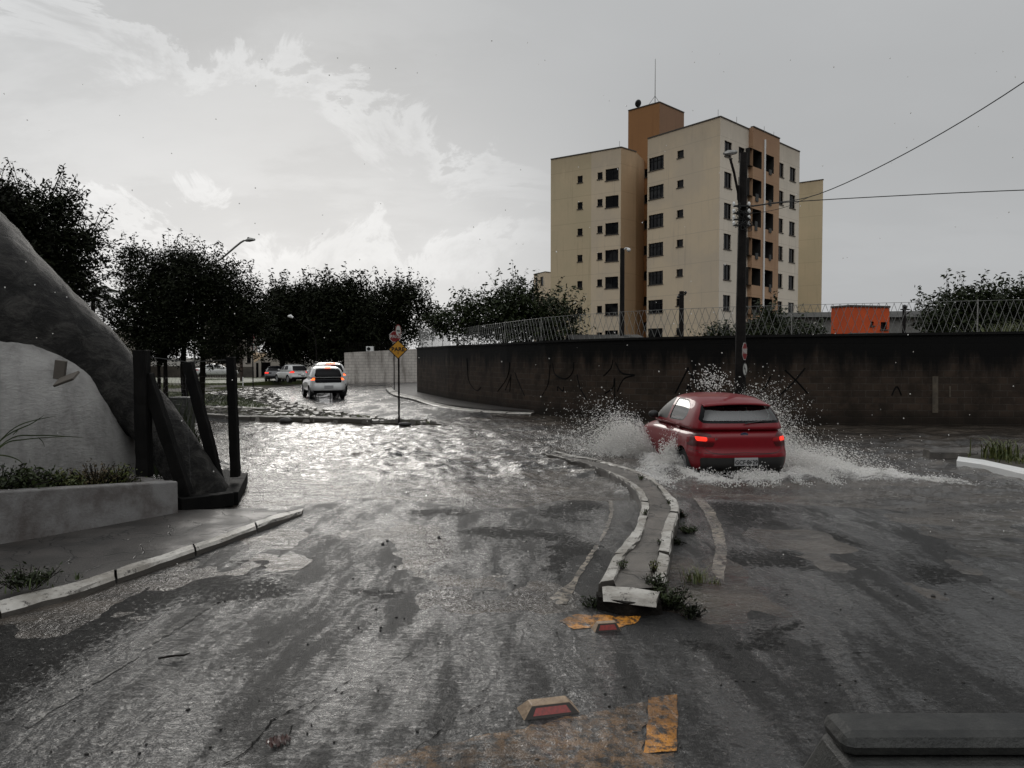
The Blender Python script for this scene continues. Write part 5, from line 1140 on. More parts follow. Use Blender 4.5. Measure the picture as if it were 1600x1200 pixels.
e = empty('long_leaf_plant', W(-25, 720, 8.2), label='long arching strap leaves entering at the left edge over the planter', cat='planter plant')
for pl in ([(-60, 760), (-10, 700), (30, 665), (88, 650)], [(-60, 770), (0, 690), (50, 662), (70, 648)], [(-60, 760), (10, 690), (60, 681), (132, 684)], [(-60, 770), (0, 700), (40, 687), (110, 682)], [(-60, 730), (-10, 712), (30, 720), (45, 745)], [(20, 680), (28, 672), (26, 676), (24, 683)], [(60, 684), (66, 690), (69, 696), (70, 699)]):
    P(arch('leaf', [W(a, b, 8.3) for a, b in pl], .011, None).build('leaf', M['leaf3']), e)
# enclosure: two upright posts, two leaning braces, base frame and chicken wire
enc = empty('wire_enclosure', W(300, 780, 9.8), label='black timber frame with leaning braces and chicken wire around the sculpture foot', cat='enclosure')
def beam(name, a, b, w, par):
    a = Vector(a); b = Vector(b); t = (b-a); L_ = t.length; t.normalize(); s_ = Vector((0, 1, 0)).cross(t).normalized(); u_ = t.cross(s_); mb = MB(); n = 14; vs = []
    for i in range(n+1):
        c = a+t*(L_*i/n); jw = w*(1+random.uniform(-.05, .05)); o_ = s_*random.uniform(-.004, .004)
        for sx_, sy_ in ((-1, -1), (1, -1), (1, 1), (-1, 1)): vs.append(c+o_+s_*sx_*jw/2+u_*sy_*jw/2)
    mb.add(vs, [(i*4+k, i*4+(k+1) % 4, i*4+4+(k+1) % 4, i*4+4+k) for i in range(n) for k in range(4)]+[(3, 2, 1, 0), (n*4, n*4+1, n*4+2, n*4+3)])
    P(mb.build(name, M['post'], bevel=.008), par)
beam('post', W(226, 745, 9.55), W(221, 547, 9.55), .155, enc); beam('post', W(368, 745, 10.7), W(361, 558, 10.7), .115, enc)
beam('brace', W(292, 775, 9.6), W(229, 585, 9.6), .14, enc); beam('brace', W(345, 765, 10.5), W(293, 566, 10.5), .13, enc)
zf = .16; A = [G(279, 778, zf), G(362, 768, zf), G(378, 738, zf)]
for a, b in zip(A, A[1:]): beam('base_board', a-Vector((0, 0, .09)), b-Vector((0, 0, .09)), .17, enc)
mb = MB(); a = G(283, 790, .02); b = G(362, 776, .02); c = G(378, 742, .02); d4 = G(300, 735, .02); mb.hexa([(q.x, q.y, -.1) for q in (a, b, c, d4)], [(q.x, q.y, .08) for q in (a, b, c, d4)]); P(mb.build('soil_bed', M['post']), enc)
def net(tl, tr, bl, br, du, name='chicken_wire'):
    tl, tr, bl, br = map(Vector, (tl, tr, bl, br)); nu = int((br-bl).length/du); nv = int((tl-bl).length/(du*.85)); mb = MB()
    def p(u, v): return bl.lerp(br, u/nu).lerp(tl.lerp(tr, u/nu), v/nv)
    for i in range(nu+1):
        q = [p(min(nu, max(0, i+(.25 if j % 2 else -.25))), j) for j in range(nv+1)]; mb.tube(q, .0016, 3, False)
        for j in range(nv): 
            if (i+j) % 2 == 0 and i < nu: mb.tube([q[j], p(i+1-(.25 if j % 2 else -.25)*-1, j) if False else p(i+1, j)], .0014, 3, False)
    P(mb.build(name, M['black_metal']), enc)
net(W(300, 585, 10.6), W(360, 580, 10.7), W(340, 765, 10.5), W(368, 745, 10.7), .05)
net(W(228, 585, 9.7), W(290, 585, 10.4), W(232, 745, 9.6), W(300, 775, 9.7), .05)
mb = MB(); mb.tube([W(228, 557, 9.6), W(295, 566, 10.3), W(360, 562, 10.7)], .006, 5); mb.tube([W(362, 602, 10.7), W(318, 632, 10.5)], .006, 5); P(mb.build('tie_wire', M['black_metal']), enc)
q = W(262, 650, 12.6); tuft('tall_grass', (q.x-.15, 12.6, 0), 300, (1.0, 1.75), .013, M['leaf2'], .35, .24, label='tall grass clump behind the sculpture foot', cat='tall grass')
q = W(315, 650, 13.4); tuft('tall_grass', (q.x-.25, 13.4, -.1), 150, (.6, 1.2), .012, M['leaf2'], .4, .13, label='smaller grass clump behind the right leaning brace', cat='tall grass')
mb = MB(); a = W(284, 640, 14.0); mb.box((a.x, 14.0, .5), (.36, .3, 1.35)); o = mb.build('concrete_pillar', M['block'], bevel=.02); tag(o, 'grey concrete pillar seen between the leaning braces', 'pillar')
# weeds on pavement and island
for (px, py, n, h, sp, lb) in ((40, 912, 70, (.04, .12), .12, 'dark weed clump on the pavement beside the left kerb'), (122, 905, 14, (.03, .09), .02, 'tiny weed in a joint of the left kerb')):
    b = G(px, py, .1); tuft('weed', b, n, h, .006, M['leaf3'], 1.2, sp, label=lb, cat='weed', group=None)
b = G(50, 918, .1); mb = []
def weed_bush(p, r, h, n, m, leaf, label, group='weeds along the traffic island'):
    e = empty('weed', p, label=label, cat='weed', group=group); pts = []; mb = MB()
    for _ in range(n):
        a = random.uniform(0, 6.28); rr_ = r*random.random()**.7; tip = p+Vector((math.cos(a)*rr_, math.sin(a)*rr_, h*random.uniform(.3, 1))); mb.tube([p+Vector((math.cos(a)*rr_*.4, math.sin(a)*rr_*.4, -.02)), tip], .0025, 3, False)
        for t_ in range(7): pts.append(np.array(p.lerp(tip, .3+.7*t_/6))+rng.normal(size=3)*.012)
    P(mb.build('stems', M['bark']), e); leaf_cloud('leaves', pts, leaf, m, e, droop=-.1, asp=.4)
weed_bush(G(40, 915, .1), .26, .13, 60, M['leaf2'], .04, 'low dark leafy weed at the left kerb end', None)
weed_bush(G(1048, 948, .0), .17, .16, 80, M['leaf2'], .035, 'dark bushy weed at the right corner of the island nose')
weed_bush(G(1025, 925, .05), .10, .16, 40, M['leaf2'], .03, 'dark weed climbing the right end of the nose kerb')
weed_bush(G(1078, 962, 0), .12, .07, 40, M['leaf'], .03, 'flat trailing weed spreading right of the island nose')
weed_bush(G(925, 946, 0), .10, .06, 25, M['leaf2'], .03, 'small weed at the left foot of the nose kerb')
weed_bush(G(1076, 832, 0), .13, .07, 45, M['leaf2'], .03, 'flat dark weed on the road halfway along the island')
weed_bush(G(1066, 808, 0), .09, .07, 30, M['leaf'], .03, 'small dark weed against the outer kerb near the bend')
weed_bush(G(1057, 850, 0), .10, .05, 35, M['leaf'], .03, 'dark weed strip under the right kerb of the island')
weed_bush(G(1021, 893, .12), .05, .10, 16, M['weed'], .022, 'yellow green weed sprouting inside the right kerb')
weed_bush(G(972, 887, .12), .06, .07, 14, M['leaf3'], .022, 'thin weed sprouting from the left kerb near the nose')
weed_bush(G(1008, 805, .12), .05, .09, 12, M['leaf3'], .022, 'thin weed in the left kerb at the bend')
weed_bush(G(1046, 789, .1), .05, .06, 12, M['leaf3'], .022, 'small weed in the right kerb at the bend')
weed_bush(G(1032, 850, .12), .04, .05, 8, M['leaf3'], .02, 'tiny weed between two right kerb stones')
weed_bush(G(1002, 748, .1), .07, .05, 14, M['leaf3'], .025, 'green weed on the far part of the island')
tuft('weed', G(1085, 907, 0), 90, (.05, .17), .0045, M['weed'], 1.3, .055, label='bright grass tuft between the island and the white line', cat='weed', group='weeds along the traffic island')
tuft('weed', G(1115, 912, 0), 22, (.03, .10), .004, M['weed'], 1.3, .03, label='small grass sprig on the white line', cat='weed', group='weeds along the traffic island')
for (px, py) in ((1562, 716),):
    q = G(px, py, .03); tuft('grass_tuft', q, 150, (.22, .52), .013, M['weed'], 1.0, .13, label='green grass tuft between the two right kerb pieces', cat='grass tuft')
q = G(1600, 722, .03); tuft('grass_tuft', q, 90, (.08, .2), .012, M['weed'], 1.2, .25, label='low flat grass at the right frame edge', cat='grass tuft')
# ------------------------------------------------------------------ road studs, stones, leaf, twig, barrier
M['stud'] = mat('worn_yellow_stud', (.36, .26, .17), (.20, .14, .09), .7, 14, .5, 60, coat=.15); M['refl'] = mat('red_reflector', (.26, .012, .006), (.14, .008, .004), .4, 60, coat=.2); M['studdark'] = mat('stud_dark', (.02, .014, .01), None, .6)
def stud(cpx, cpy, L_, az, label):
    p = G(cpx, cpy, 0); e = empty('road_stud', p, R(az), label=label, cat='road stud', group='raised road studs'); Wd, h = .15*L_/.3, .062; a, b = L_/2, Wd/2; ta, tb_ = L_*.31, Wd*.22
    mb = MB(); mb.hexa([(-a, -b, -.004), (a, -b, -.004), (a, b, -.004), (-a, b, -.004)], [(-ta, -tb_, h), (ta, -tb_, h), (ta, tb_, h), (-ta, tb_, h)]); mb.build('body', M['stud'], e, bevel=.005)
    for s_ in (-1, 1):
        pr = lambda u, v: Vector((u*(a*(1-v)+ta*v)*.72, s_*(b*(1-v)+tb_*v+.003), -.004+(h+.004)*v)); mb = MB()
        mb.add([pr(-1, .34), pr(1, .34), pr(1, .82), pr(-1, .82)], [(0, 1, 2, 3)]); mb.add([pr(-1, .34)-Vector((0, s_*.006, 0)), pr(1, .34)-Vector((0, s_*.006, 0)), pr(1, .82)-Vector((0, s_*.006, 0)), pr(-1, .82)-Vector((0, s_*.006, 0))], [(0, 1, 2, 3)]); mb.build('reflector', M['refl'], e)
        fr_ = MB(); pr2 = lambda u, v: Vector((u*(a*(1-v)+ta*v)*.97, s_*(b*(1-v)+tb_*v+.0015), -.004+(h+.004)*v)); fr_.add([pr2(-1, .06), pr2(1, .06), pr2(1, .95), pr2(-1, .95)], [(0, 1, 2, 3)]); fr_.build('dark_face_panel', M['studdark'], e)  # dark panel over nearly the whole sloping face, under the reflector
    return e
stud(857, 1112, .335, 14, 'nearest raised road stud with a red reflector on the wet road')
stud(947, 985, .205, 10, 'smaller looking road stud on orange paint at the island nose')
M['pebble'] = mat('dark_pebble', (.010, .009, .008), (.03, .027, .024), .5, 20)
def pebble(px, py, r, label=None, group='small dark stones scattered on the wet road'):
    p = G(px, py, 0); mb = MB(); mb.ball((0, 0, 0), (r, r*.8, r*.6), 8, 5); V = np.array(mb.v); V *= (1+.45*(hash2(np.round(V[:, 0]*900), np.round(V[:, 1]*900+V[:, 2]*700), 5)-.5))[:, None]; mb.v = [tuple(q) for q in V]
    o = mb.build('stone', M['pebble']); o.location = (p.x, p.y, float(terr(np.array([p.x]), np.array([p.y]))[0])+r*.35); o.rotation_euler.z = random.random()*6; tag(o, label or 'small dark stone lying on the wet road', 'stone', group); return o
for (px, py, r) in ((598, 851, .024), (605, 845, .018), (686, 840, .026), (652, 1148, .010), (294, 1110, .011), (617, 885, .014), (1458, 931, .020), (1477, 927, .012), (1551, 935, .012), (1045, 862, .012), (946, 1089, .010), (610, 1066, .006), (755, 1081, .006), (1150, 1062, .010), (1162, 1062, .008), (1177, 1062, .010), (770, 833, .010), (822, 848, .010), (784, 805, .01), (560, 806, .01), (1118, 863, .01), (693, 1128, .006), (430, 1125, .006), (405, 1095, .005), (1445, 1090, .007), (1506, 1065, .010), (1290, 1093, .009), (1312, 1068, .009), (900, 1160, .006), (870, 990, .008)): pebble(px, py, r)
q = GT(447, 664); mb = MB(); mb.ball((0, 0, 0), (.20, .14, .11), 10, 7); o = mb.build('stone', M['pebble'], smooth=True); o.location = (q.x, q.y, .0); tag(o, 'round dark stone in the water against the far kerb', 'stone')
q = GT(633, 673); mb = MB(); mb.ball((0, 0, 0), (.20, .12, .06), 10, 7); o = mb.build('stone', M['pebble'], smooth=True); o.location = (q.x, q.y, .0); tag(o, 'flat dark stone in the water at the foot of the yellow sign', 'stone')
gx = []
for _ in range(150):
    px_, py_ = random.uniform(20, 1560), 830+370*random.random()**.8; p = G(px_, py_); gx.append((p.x, p.y, float(terr(np.array([p.x]), np.array([p.y]))[0])+.004))
mb = MB()
for p in gx:
    r_ = random.choice((.003, .004, .005, .007, .010)); mb.ball(p, (r_*random.uniform(.7, 1.5), r_, r_*.7), 5, 3)
tag(mb.build('gravel', M['pebble']), kind='stuff')
p = G(435, 1163, 0); M['dleaf'] = mat('brown_dead_leaf', (.06, .018, .012), (.022, .010, .008), .45, 30, .6, 50, coat=.4)
mb = MB(); n = 15; vs = []
for i in range(n+1):
    t = i/n; wd = .040*math.sin(math.pi*(.08+.84*t))*(1+.28*((i % 2)-.5)); x = -.06+.12*t
    vs += [Vector((x, -wd, .010+.012*math.sin(i*1.7))), Vector((x, 0, .016+.006*math.sin(i))), Vector((x, wd, .012+.018*abs(math.sin(i*1.3))))]
mb.add(vs, [(i*3+k, i*3+3+k, i*3+4+k, i*3+1+k) for i in range(n) for k in range(2)]); o = mb.build('dead_leaf', M['dleaf']); o.location = p+Vector((0, 0, .003)); o.rotation_euler = (0, 0, R(28)); tag(o, 'curled reddish brown dead leaf lying on the wet road', 'leaf')
p = G(272, 1027, 0.02); mb = MB(); mb.tube([Vector((-.09, -.012, .004)), Vector((-.02, 0, .009)), Vector((.06, .008, .006)), Vector((.09, .028, .01))], [.006, .007, .006, .003], 6); o = mb.build('twig', M['bark']); o.location = p; o.rotation_euler.z = R(12); tag(o, 'short dark twig on the road at the left', 'twig')
# concrete barrier end at the lower right
zt = .46; bt = Vector((W(1296, 1106, 1).x, 0, 0)); Yb_ = (CAMH-zt)/(-ray(1296, 1106).z/ray(1296, 1106).y); xl = ray(1278, 1106).x/ray(1278, 1106).y*Yb_
Yf = (CAMH-zt)/(-ray(1300, 1152).z/ray(1300, 1152).y); e = empty('concrete_barrier', (xl+.8, (Yf+Yb_)/2, 0), label='dark concrete barrier end cut by the lower right corner', cat='barrier')
mb = MB(); sl_ = .16; X1 = xl+2.2
mb.hexa([(xl-sl_*1.2, Yf-.30, -.05), (X1, Yf-.30, -.05), (X1, Yb_+.10, -.05), (xl-sl_*1.0, Yb_+.10, -.05)], [(xl+.02, Yf-.03, zt-.09), (X1, Yf-.03, zt-.09), (X1, Yb_-.004, zt-.09), (xl+.02, Yb_-.004, zt-.09)]); P(mb.build('base', M['block'], bevel=.03), e)
mb = MB(); mb.hexa([(xl, Yf, zt-.088), (X1, Yf, zt-.088), (X1, Yb_, zt-.088), (xl, Yb_, zt-.088)], [(xl+.012, Yf+.012, zt), (X1, Yf+.012, zt+.004), (X1, Yb_-.01, zt+.004), (xl+.012, Yb_-.01, zt)]); P(mb.build('top_slab', M['block'], bevel=.05), e)
# ------------------------------------------------------------------ cars
def paint(name, c, rough=.3, coat=1.0, metal=0.0):
    return mat(name, c, None, rough, coat=coat, coatr=.03, metal=metal, bump=0)
M['red'] = mat('red_car_paint', (.185, .002, .008), (.16, .002, .007), .5, 1.5, coat=.45, coatr=.04, metal=.0, spec=.2); M['carwhite'] = mat('white_car_paint', (.62, .62, .61), (.52, .52, .50), .3, 3, coat=1.0); M['carblack'] = mat('dark_car_paint', (.015, .015, .018), None, .3, coat=1.0)
M['plastic'] = mat('black_plastic', (.010, .010, .010), (.016, .015, .014), .5, 6); M['tyre'] = mat('tyre', (.012, .012, .012), None, .75); M['rim'] = mat('wheel_rim', (.42, .42, .43), None, .35, metal=.7); M['seat'] = mat('seat_cloth', (.03, .03, .032), None, .9)
M['tail'] = mat('tail_lamp_red', (.32, .006, .008), None, .3, coat=.3); M['tailon'] = mat('tail_lamp_lit', (.6, .02, .01), None, .3, emis=(1, .035, .015), es=1.1); M['tailorange'] = mat('brake_lamp_lit', (.7, .05, .01), None, .3, emis=(1, .13, .02), es=2.6); M['taildark'] = mat('tail_lamp_dark', (.06, .003, .004), None, .3, coat=.15, spec=.3)
M['chrome'] = mat('chrome', (.55, .55, .55), None, .15, metal=1.0); M['blue'] = mat('badge_blue', (.01, .02, .08), None, .3); M['plate'] = mat('plate_grey', (.33, .33, .33), None, .5)
gt = NT('car_glass'); tr = gt.n('ShaderNodeBsdfTransparent'); tr.inputs[0].default_value = (.42, .45, .44, 1); gl = gt.n('ShaderNodeBsdfGlossy'); gl.inputs['Roughness'].default_value = .03
fr = gt.n('ShaderNodeFresnel'); fr.inputs[0].default_value = 1.95; ms = gt.n('ShaderNodeMixShader'); gt.t.links.new(fr.outputs[0], ms.inputs[0]); gt.t.links.new(tr.outputs[0], ms.inputs[1]); gt.t.links.new(gl.outputs[0], ms.inputs[2]); gt.t.links.new(ms.outputs[0], gt.out.inputs[0]); M['glass'] = gt.m
M['dglass'] = mat('dark_tinted_glass', (.003, .003, .004), None, .25, spec=.12)
def lin(x, pts):
    xs_, ys_ = [p[0] for p in pts], [p[1] for p in pts]; return np.interp(x, xs_, ys_)
def sm(x, pts):   # smoothed interpolation
    xs_ = np.array([p[0] for p in pts]); ys_ = np.array([p[1] for p in pts]); x = np.asarray(x); o = 0
    for k, wgt in ((-.035, .2), (-.018, .2), (0, .2), (.018, .2), (.035, .2)): o = o+wgt*np.interp(x+k, xs_, ys_)
    return o
def rbox(hx, hy, hz, r, st):
    """rounded box point grid, quads"""
    def axis(h):
        n = max(2, int(2*(h-r)/st)); inner = np.linspace(-(h-r), h-r, n+1); cap_ = [h-r+r*math.tan(math.pi/4*k/4) for k in (1, 2, 3, 4)]
        return np.concatenate([-np.array(cap_[::-1]), inner, np.array(cap_)])
    ax = [axis(hx), axis(hy), axis(hz)]; H_ = (hx, hy, hz); bm = bmesh.new()
    for d in range(3):
        a, b = (d+1) % 3, (d+2) % 3
        for sg in (-1, 1):
            A, B = ax[a], ax[b]; vv = {}
            for i, u in enumerate(A):
                for j, v_ in enumerate(B):
                    q = [0, 0, 0]; q[d] = sg*H_[d]; q[a] = u; q[b] = v_; vv[i, j] = bm.verts.new(q)
            for i in range(len(A)-1):
                for j in range(len(B)-1):
                    l_ = [vv[i, j], vv[i+1, j], vv[i+1, j+1], vv[i, j+1]]; bm.faces.new(l_ if sg > 0 else l_[::-1])
    bmesh.ops.remove_doubles(bm, verts=bm.verts[:], dist=1e-5)
    for v_ in bm.verts:
        p = v_.co; inn = Vector([max(-(H_[k]-r), min(H_[k]-r, p[k])) for k in range(3)]); dd = p-inn
        if dd.length > 1e-9: v_.co = inn+dd.normalized()*r
    return bm
def inpoly2(pts):
    a = sum(pts[i][0]*pts[(i+1) % len(pts)][1]-pts[(i+1) % len(pts)][0]*pts[i][1] for i in range(len(pts))); return list(pts) if a > 0 else list(pts)[::-1]
def roundpoly(pts, r, n=4):
    o = []; m_ = len(pts)
    for i in range(m_):
        p = Vector(pts[i]); a = (Vector(pts[i-1])-p); b = (Vector(pts[(i+1) % m_])-p); rr = min(r, a.length*.45, b.length*.45); a = p+a.normalized()*rr; b = p+b.normalized()*rr
        for k in range(n+1):
            t = k/n; o.append(tuple(a*(1-t)**2+p*2*t*(1-t)+b*t*t))
    return o
def inset(pts, d):
    pts = inpoly2(pts); c = Vector((sum(p[0] for p in pts)/len(pts), sum(p[1] for p in pts)/len(pts))); o = []
    n = len(pts)
    for i in range(n):
        p, a, b = Vector(pts[i]), Vector(pts[i-1]), Vector(pts[(i+1) % n]); e1 = (p-a).normalized(); e2 = (b-p).normalized(); nn = (Vector((-e1.y, e1.x))+Vector((-e2.y, e2.x)))
        nn = nn.normalized() if nn.length > 1e-6 else (c-p).normalized(); o.append(tuple(p+nn*d))
    return o
def cut(bm, poly, ax, pred):
    """cut a convex polygon, given in two body axes, into the faces chosen by pred; returns the faces inside"""
    poly = inpoly2(poly); xs_ = [p[0] for p in poly]; ys_ = [p[1] for p in poly]; mg = .06
    for i in range(len(poly)):
        a, b = poly[i], poly[(i+1) % len(poly)]
        if (Vector(a)-Vector(b)).length < 1e-5: continue
        fs = [f for f in bm.faces if pred(f) and min(xs_)-mg < f.calc_center_median()[ax[0]] < max(xs_)+mg and min(ys_)-mg < f.calc_center_median()[ax[1]] < max(ys_)+mg]
        ge = set(fs)
        for f in fs: ge.update(f.edges); ge.update(f.verts)
        co = [0, 0, 0]; co[ax[0]] = a[0]; co[ax[1]] = a[1]; no = [0, 0, 0]; no[ax[0]] = -(b[1]-a[1]); no[ax[1]] = b[0]-a[0]
        bmesh.ops.bisect_plane(bm, geom=list(ge), dist=1e-5, plane_co=co, plane_no=no)
    r_ = []
    for f in bm.faces:
        if not pred(f): continue
        c = f.calc_center_median(); x, y = c[ax[0]], c[ax[1]]
        if all((poly[(i+1) % len(poly)][0]-poly[i][0])*(y-poly[i][1])-(poly[(i+1) % len(poly)][1]-poly[i][1])*(x-poly[i][0]) >= -1e-7 for i in range(len(poly))): r_.append(f)
    return r_
def extract(bm, faces, name, m, parent, push=0.0, smooth=True, delete=True):
    vm_, vs, fs = {}, [], []; nrm = {}
    for f in faces:
        l_ = []
        for v_ in f.verts:
            if v_ not in vm_: vm_[v_] = len(vs); vs.append(v_); 
            l_.append(vm_[v_])
        fs.append(l_)
    co = [tuple(v_.co+v_.normal*push) for v_ in vs]
    me = bpy.data.meshes.new(name); me.from_pydata(co, [], fs); me.materials.append(m)
    if smooth: me.polygons.foreach_set('use_smooth', [True]*len(fs))
    if delete: bmesh.ops.delete(bm, geom=list(faces), context='FACES')
    return link(name, me, parent)
def make_car(name, spec, loc, rz, label, detail=1, **k):
    S = dict(L=3.89, W=1.695, H=1.52, zb=.24, wheels=(.72, 3.21), wr=.295, wd=.18, step=.055, paint='red', glass='glass', tail='tailon'); S.update(spec)
    L_, hw, H_ = S['L'], S['W']/2, S['H']; e = empty(name, loc, rz, label=label, cat='car', **k)    # local: x right, y forward, z up, origin at the rear centre
    # lower shell ---------------------------------------------------
    st_ = S['step']; zb = S['zb']; top = S['top']; hz = .37; bm = rbox(L_/2, hw, hz, .17, st_)
    V = np.array([v_.co[:] for v_ in bm.verts]); s = V[:, 0]/L_+.5; t = (V[:, 2]+hz)/(2*hz); y = V[:, 1]
    tt = sm(s, top); zbo = zb+sm(s, [(0, .06), (.08, .0), (.9, 0), (1, .03)]); z = zbo+t*(tt-zbo)
    plan = sm(s, [(-.05, .90), (0, .915), (.06, .965), (.16, 1), (.80, .99), (.93, .93), (1, .80), (1.05, .80)]); prof = sm(t, [(0, .93), (.12, .965), (.42, 1.0), (.70, .985), (.88, .955), (1, .90)])
    z -= .05*(np.abs(y)/hw)**3*(t > .5)*t*.6
    # fender flares
    fl = 0
    for wx in S['wheels']: fl = fl+np.exp(-((V[:, 0]+L_/2-wx)/.42)**2)*np.exp(-((z-.50)/.20)**2)*.028
    yy = y*plan*prof*(1+fl)
    wr_ = np.clip(1-s/.17, 0, 1); wf_ = np.clip((s-.83)/.17, 0, 1); wr_ = wr_*wr_*(3-2*wr_); wf_ = wf_*wf_*(3-2*wf_)
    x = V[:, 0]+L_/2+wr_*sm(z, S['rear'])-wf_*lin(t, [(0, .10), (.25, .02), (.5, 0), (.8, .06), (1, .16)])
    x += wr_*.10*(np.abs(y)/hw)**3; x -= wf_*.22*(np.abs(y)/hw)**2.5
    for v_, a, b, c in zip(bm.verts, x, yy, z): v_.co = (b, a, c)
    bmesh.ops.reverse_faces(bm, faces=bm.faces[:]); bm.normal_update()
    # greenhouse ----------------------------------------------------
    gb, gt_ = S['gh_base'], S['gh_roof']          # (rear y, front y, half width, z)
    hz2 = .5; g = rbox(.5, .5, hz2, .12, .04 if detail else .08); V = np.array([v_.co[:] for v_ in g.verts]); u = V[:, 0]+.5; w_ = V[:, 1]*2; t = np.clip((V[:, 2]+hz2)/(2*hz2), 0, 1)
    tc_ = t**1.0; r0 = gb[0]*(1-tc_)+gt_[0]*tc_+S.get('rbulge', .05)*-np.sin(math.pi*tc_)*1.0; f0 = gb[1]*(1-tc_)+gt_[1]*tc_+.05*np.sin(math.pi*tc_)
    x = r0+u*(f0-r0); hwid = gb[2]*(1-tc_)+gt_[2]*tc_+.025*np.sin(math.pi*tc_); tap = 1-.07*np.clip((u-.6)/.4, 0, 1)**2-.05*np.clip((.25-u)/.25, 0, 1)**2; yy = w_*hwid*tap
    x += np.clip(1-u*4, 0, 1)*.13*np.abs(w_)**3*(1-.3*tc_)
    x -= np.clip((u-.75)*4, 0, 1)*.22*np.abs(w_)**2.5
    z = gb[3]+tc_*(gt_[3]-gb[3]); z -= tc_**3*(.050*np.abs(w_)**2.4+.10*np.clip((.5-u)/.5, 0, 1)**2.2+.035*np.clip((u-.7)/.3, 0, 1)**2)
    for v_, a, b, c in zip(g.verts, x, yy, z): v_.co = (b, a, c)
    bmesh.ops.reverse_faces(g, faces=g.faces[:]); g.normal_update()
    me = bpy.data.meshes.new('t'); g.to_mesh(me); g.free(); ng = len(bm.faces); bm.from_mesh(me); bpy.data.meshes.remove(me); bm.faces.ensure_lookup_table()
    lay = bm.faces.layers.int.new('gh')
    for i, f in enumerate(bm.faces): f[lay] = 1 if i >= ng else 0
    bm.normal_update()
    GLS = M[S['glass']]
    # wheel arches
    for wy in S['wheels']:
        for sd_ in (-1, 1):
            arch = [(wy+(S['wr']+.045)*math.cos(a), S['wr']+.02+(S['wr']+.045)*math.sin(a)) for a in np.linspace(0, 2*math.pi, 25)[:-1]]
            fs = cut(bm, arch, (1, 2), lambda f: f[lay] == 0 and f.normal.x*sd_ > .35 and f.calc_center_median().x*sd_ > hw*.55); bmesh.ops.delete(bm, geom=fs, context='FACES')
            mb = MB(); n = 24; r0_ = S['wr']+.043; vs = []
            for k_ in range(n+1):
                a = -.35+(math.pi+.7)*k_/n; vs += [(sd_*(hw-.012), wy+r0_*math.cos(a), S['wr']+.02+r0_*math.sin(a)), (sd_*(hw-.30), wy+r0_*math.cos(a), S['wr']+.02+r0_*math.sin(a))]
            mb.add(vs, [(2*k_, 2*k_+1, 2*k_+3, 2*k_+2) for k_ in range(n)]); vs = [(sd_*(hw-.30), wy+r0_*math.cos(a), S['wr']+.02+r0_*math.sin(a)) for a in np.linspace(0, 2*math.pi, 25)[:-1]]; mb.add(vs, [tuple(range(24))])
            mb.build('wheel_arch', M['plastic'], e)
    bm.normal_update()
    bvh = BVHTree.FromBMesh(bm)
    # windows
    for sd_ in (-1, 1):
        for wp_ in S['side_windows']:
            pr = lambda f: f[lay] == 1 and f.normal.x*sd_ > .45
            outer = roundpoly(wp_, .07, 3); fs = cut(bm, outer, (1, 2), pr)
            inner = inset(outer, .018 if detail else .03); fi = cut(bm, inner, (1, 2), pr); fo = [f for f in bm.faces if pr(f)]
            s_in = set(fi); fs2 = [f for f in fo if f not in s_in and inside(f.calc_center_median().y, f.calc_center_median().z, [Vector(p) for p in inpoly2(outer)])]
            sw = extract(bm, fs2, 'side_window', M['plastic'], e, -.002); extract(bm, [f for f in fi if f.is_valid], 'pane', GLS, sw, -.008)
    pr = lambda f: f[lay] == 1 and f.normal.y < -.2 and abs(f.normal.x) < .93
    outer = roundpoly(S['rear_window'], .09, 4); cut(bm, outer, (0, 2), pr); inner = inset(outer, .045); fi = cut(bm, inner, (0, 2), pr); s_in = set(fi)
    po = [Vector(p) for p in inpoly2(outer)]; fs2 = [f for f in bm.faces if pr(f) and f not in s_in and inside(f.calc_center_median().x, f.calc_center_median().z, po)]
    rw = extract(bm, fs2, 'rear_window', M['dglass'], e, -.002); extract(bm, [f for f in fi if f.is_valid], 'pane', GLS, rw, -.006)
    pr = lambda f: f[lay] == 1 and f.normal.y > .2
    fi = cut(bm, roundpoly(S['windshield'], .09, 4), (0, 2), pr); extract(bm, fi, 'windshield', GLS, e, -.006)
    # lamps
    for sd_ in (-1, 1):
        for (poly, mm, nm, both) in S['lamps']:
            pl = [(sd_*a, b) for a, b in poly]; pr = lambda f: f[lay] == 0 and f.normal.y < -.12 and f.normal.x*sd_ > -.3
            fi = cut(bm, roundpoly(pl, .02, 2), (0, 2), pr); 
            if fi: extract(bm, fi, nm, M[mm], e, .004)
        for (poly, mm, nm) in S.get('side_lamps', ()):
            pr = lambda f: f[lay] == 0 and f.normal.x*sd_ > .5
            fi = cut(bm, roundpoly(poly, .03, 2), (1, 2), pr)
            if fi: extract(bm, fi, nm, M[mm], e, .004)
    for (poly, mm, nm) in S.get('rear_panels', ()):
        pr = lambda f: f[lay] == 0 and f.normal.y < -.12
        fi = cut(bm, roundpoly(poly, .05, 3), (0, 2), pr)
        if fi: extract(bm, fi, nm, M[mm], e, -.002)
    for (zz_,) in S.get('sill_black', ()):
        bmesh.ops.bisect_plane(bm, geom=bm.faces[:]+bm.edges[:]+bm.verts[:], dist=1e-5, plane_co=(0, 0, zz_), plane_no=(0, 0, 1)); fi = [f for f in bm.faces if f.calc_center_median().z < zz_]
        extract(bm, fi, 'lower_trim', M['plastic'], e, .003)
    bm.normal_update()
    me = bpy.data.meshes.new('body'); bm.to_mesh(me); bm.free(); me.polygons.foreach_set('use_smooth', [True]*len(me.polygons)); me.materials.append(M[S['paint']]); body = link('body', me, e)
    # dark interior floor, seats
    mb = MB(); mb.box((0, L_*.5, .42), (S['W']-.34, L_*.80, .30)); mb.build('underbody', M['plastic'], e)
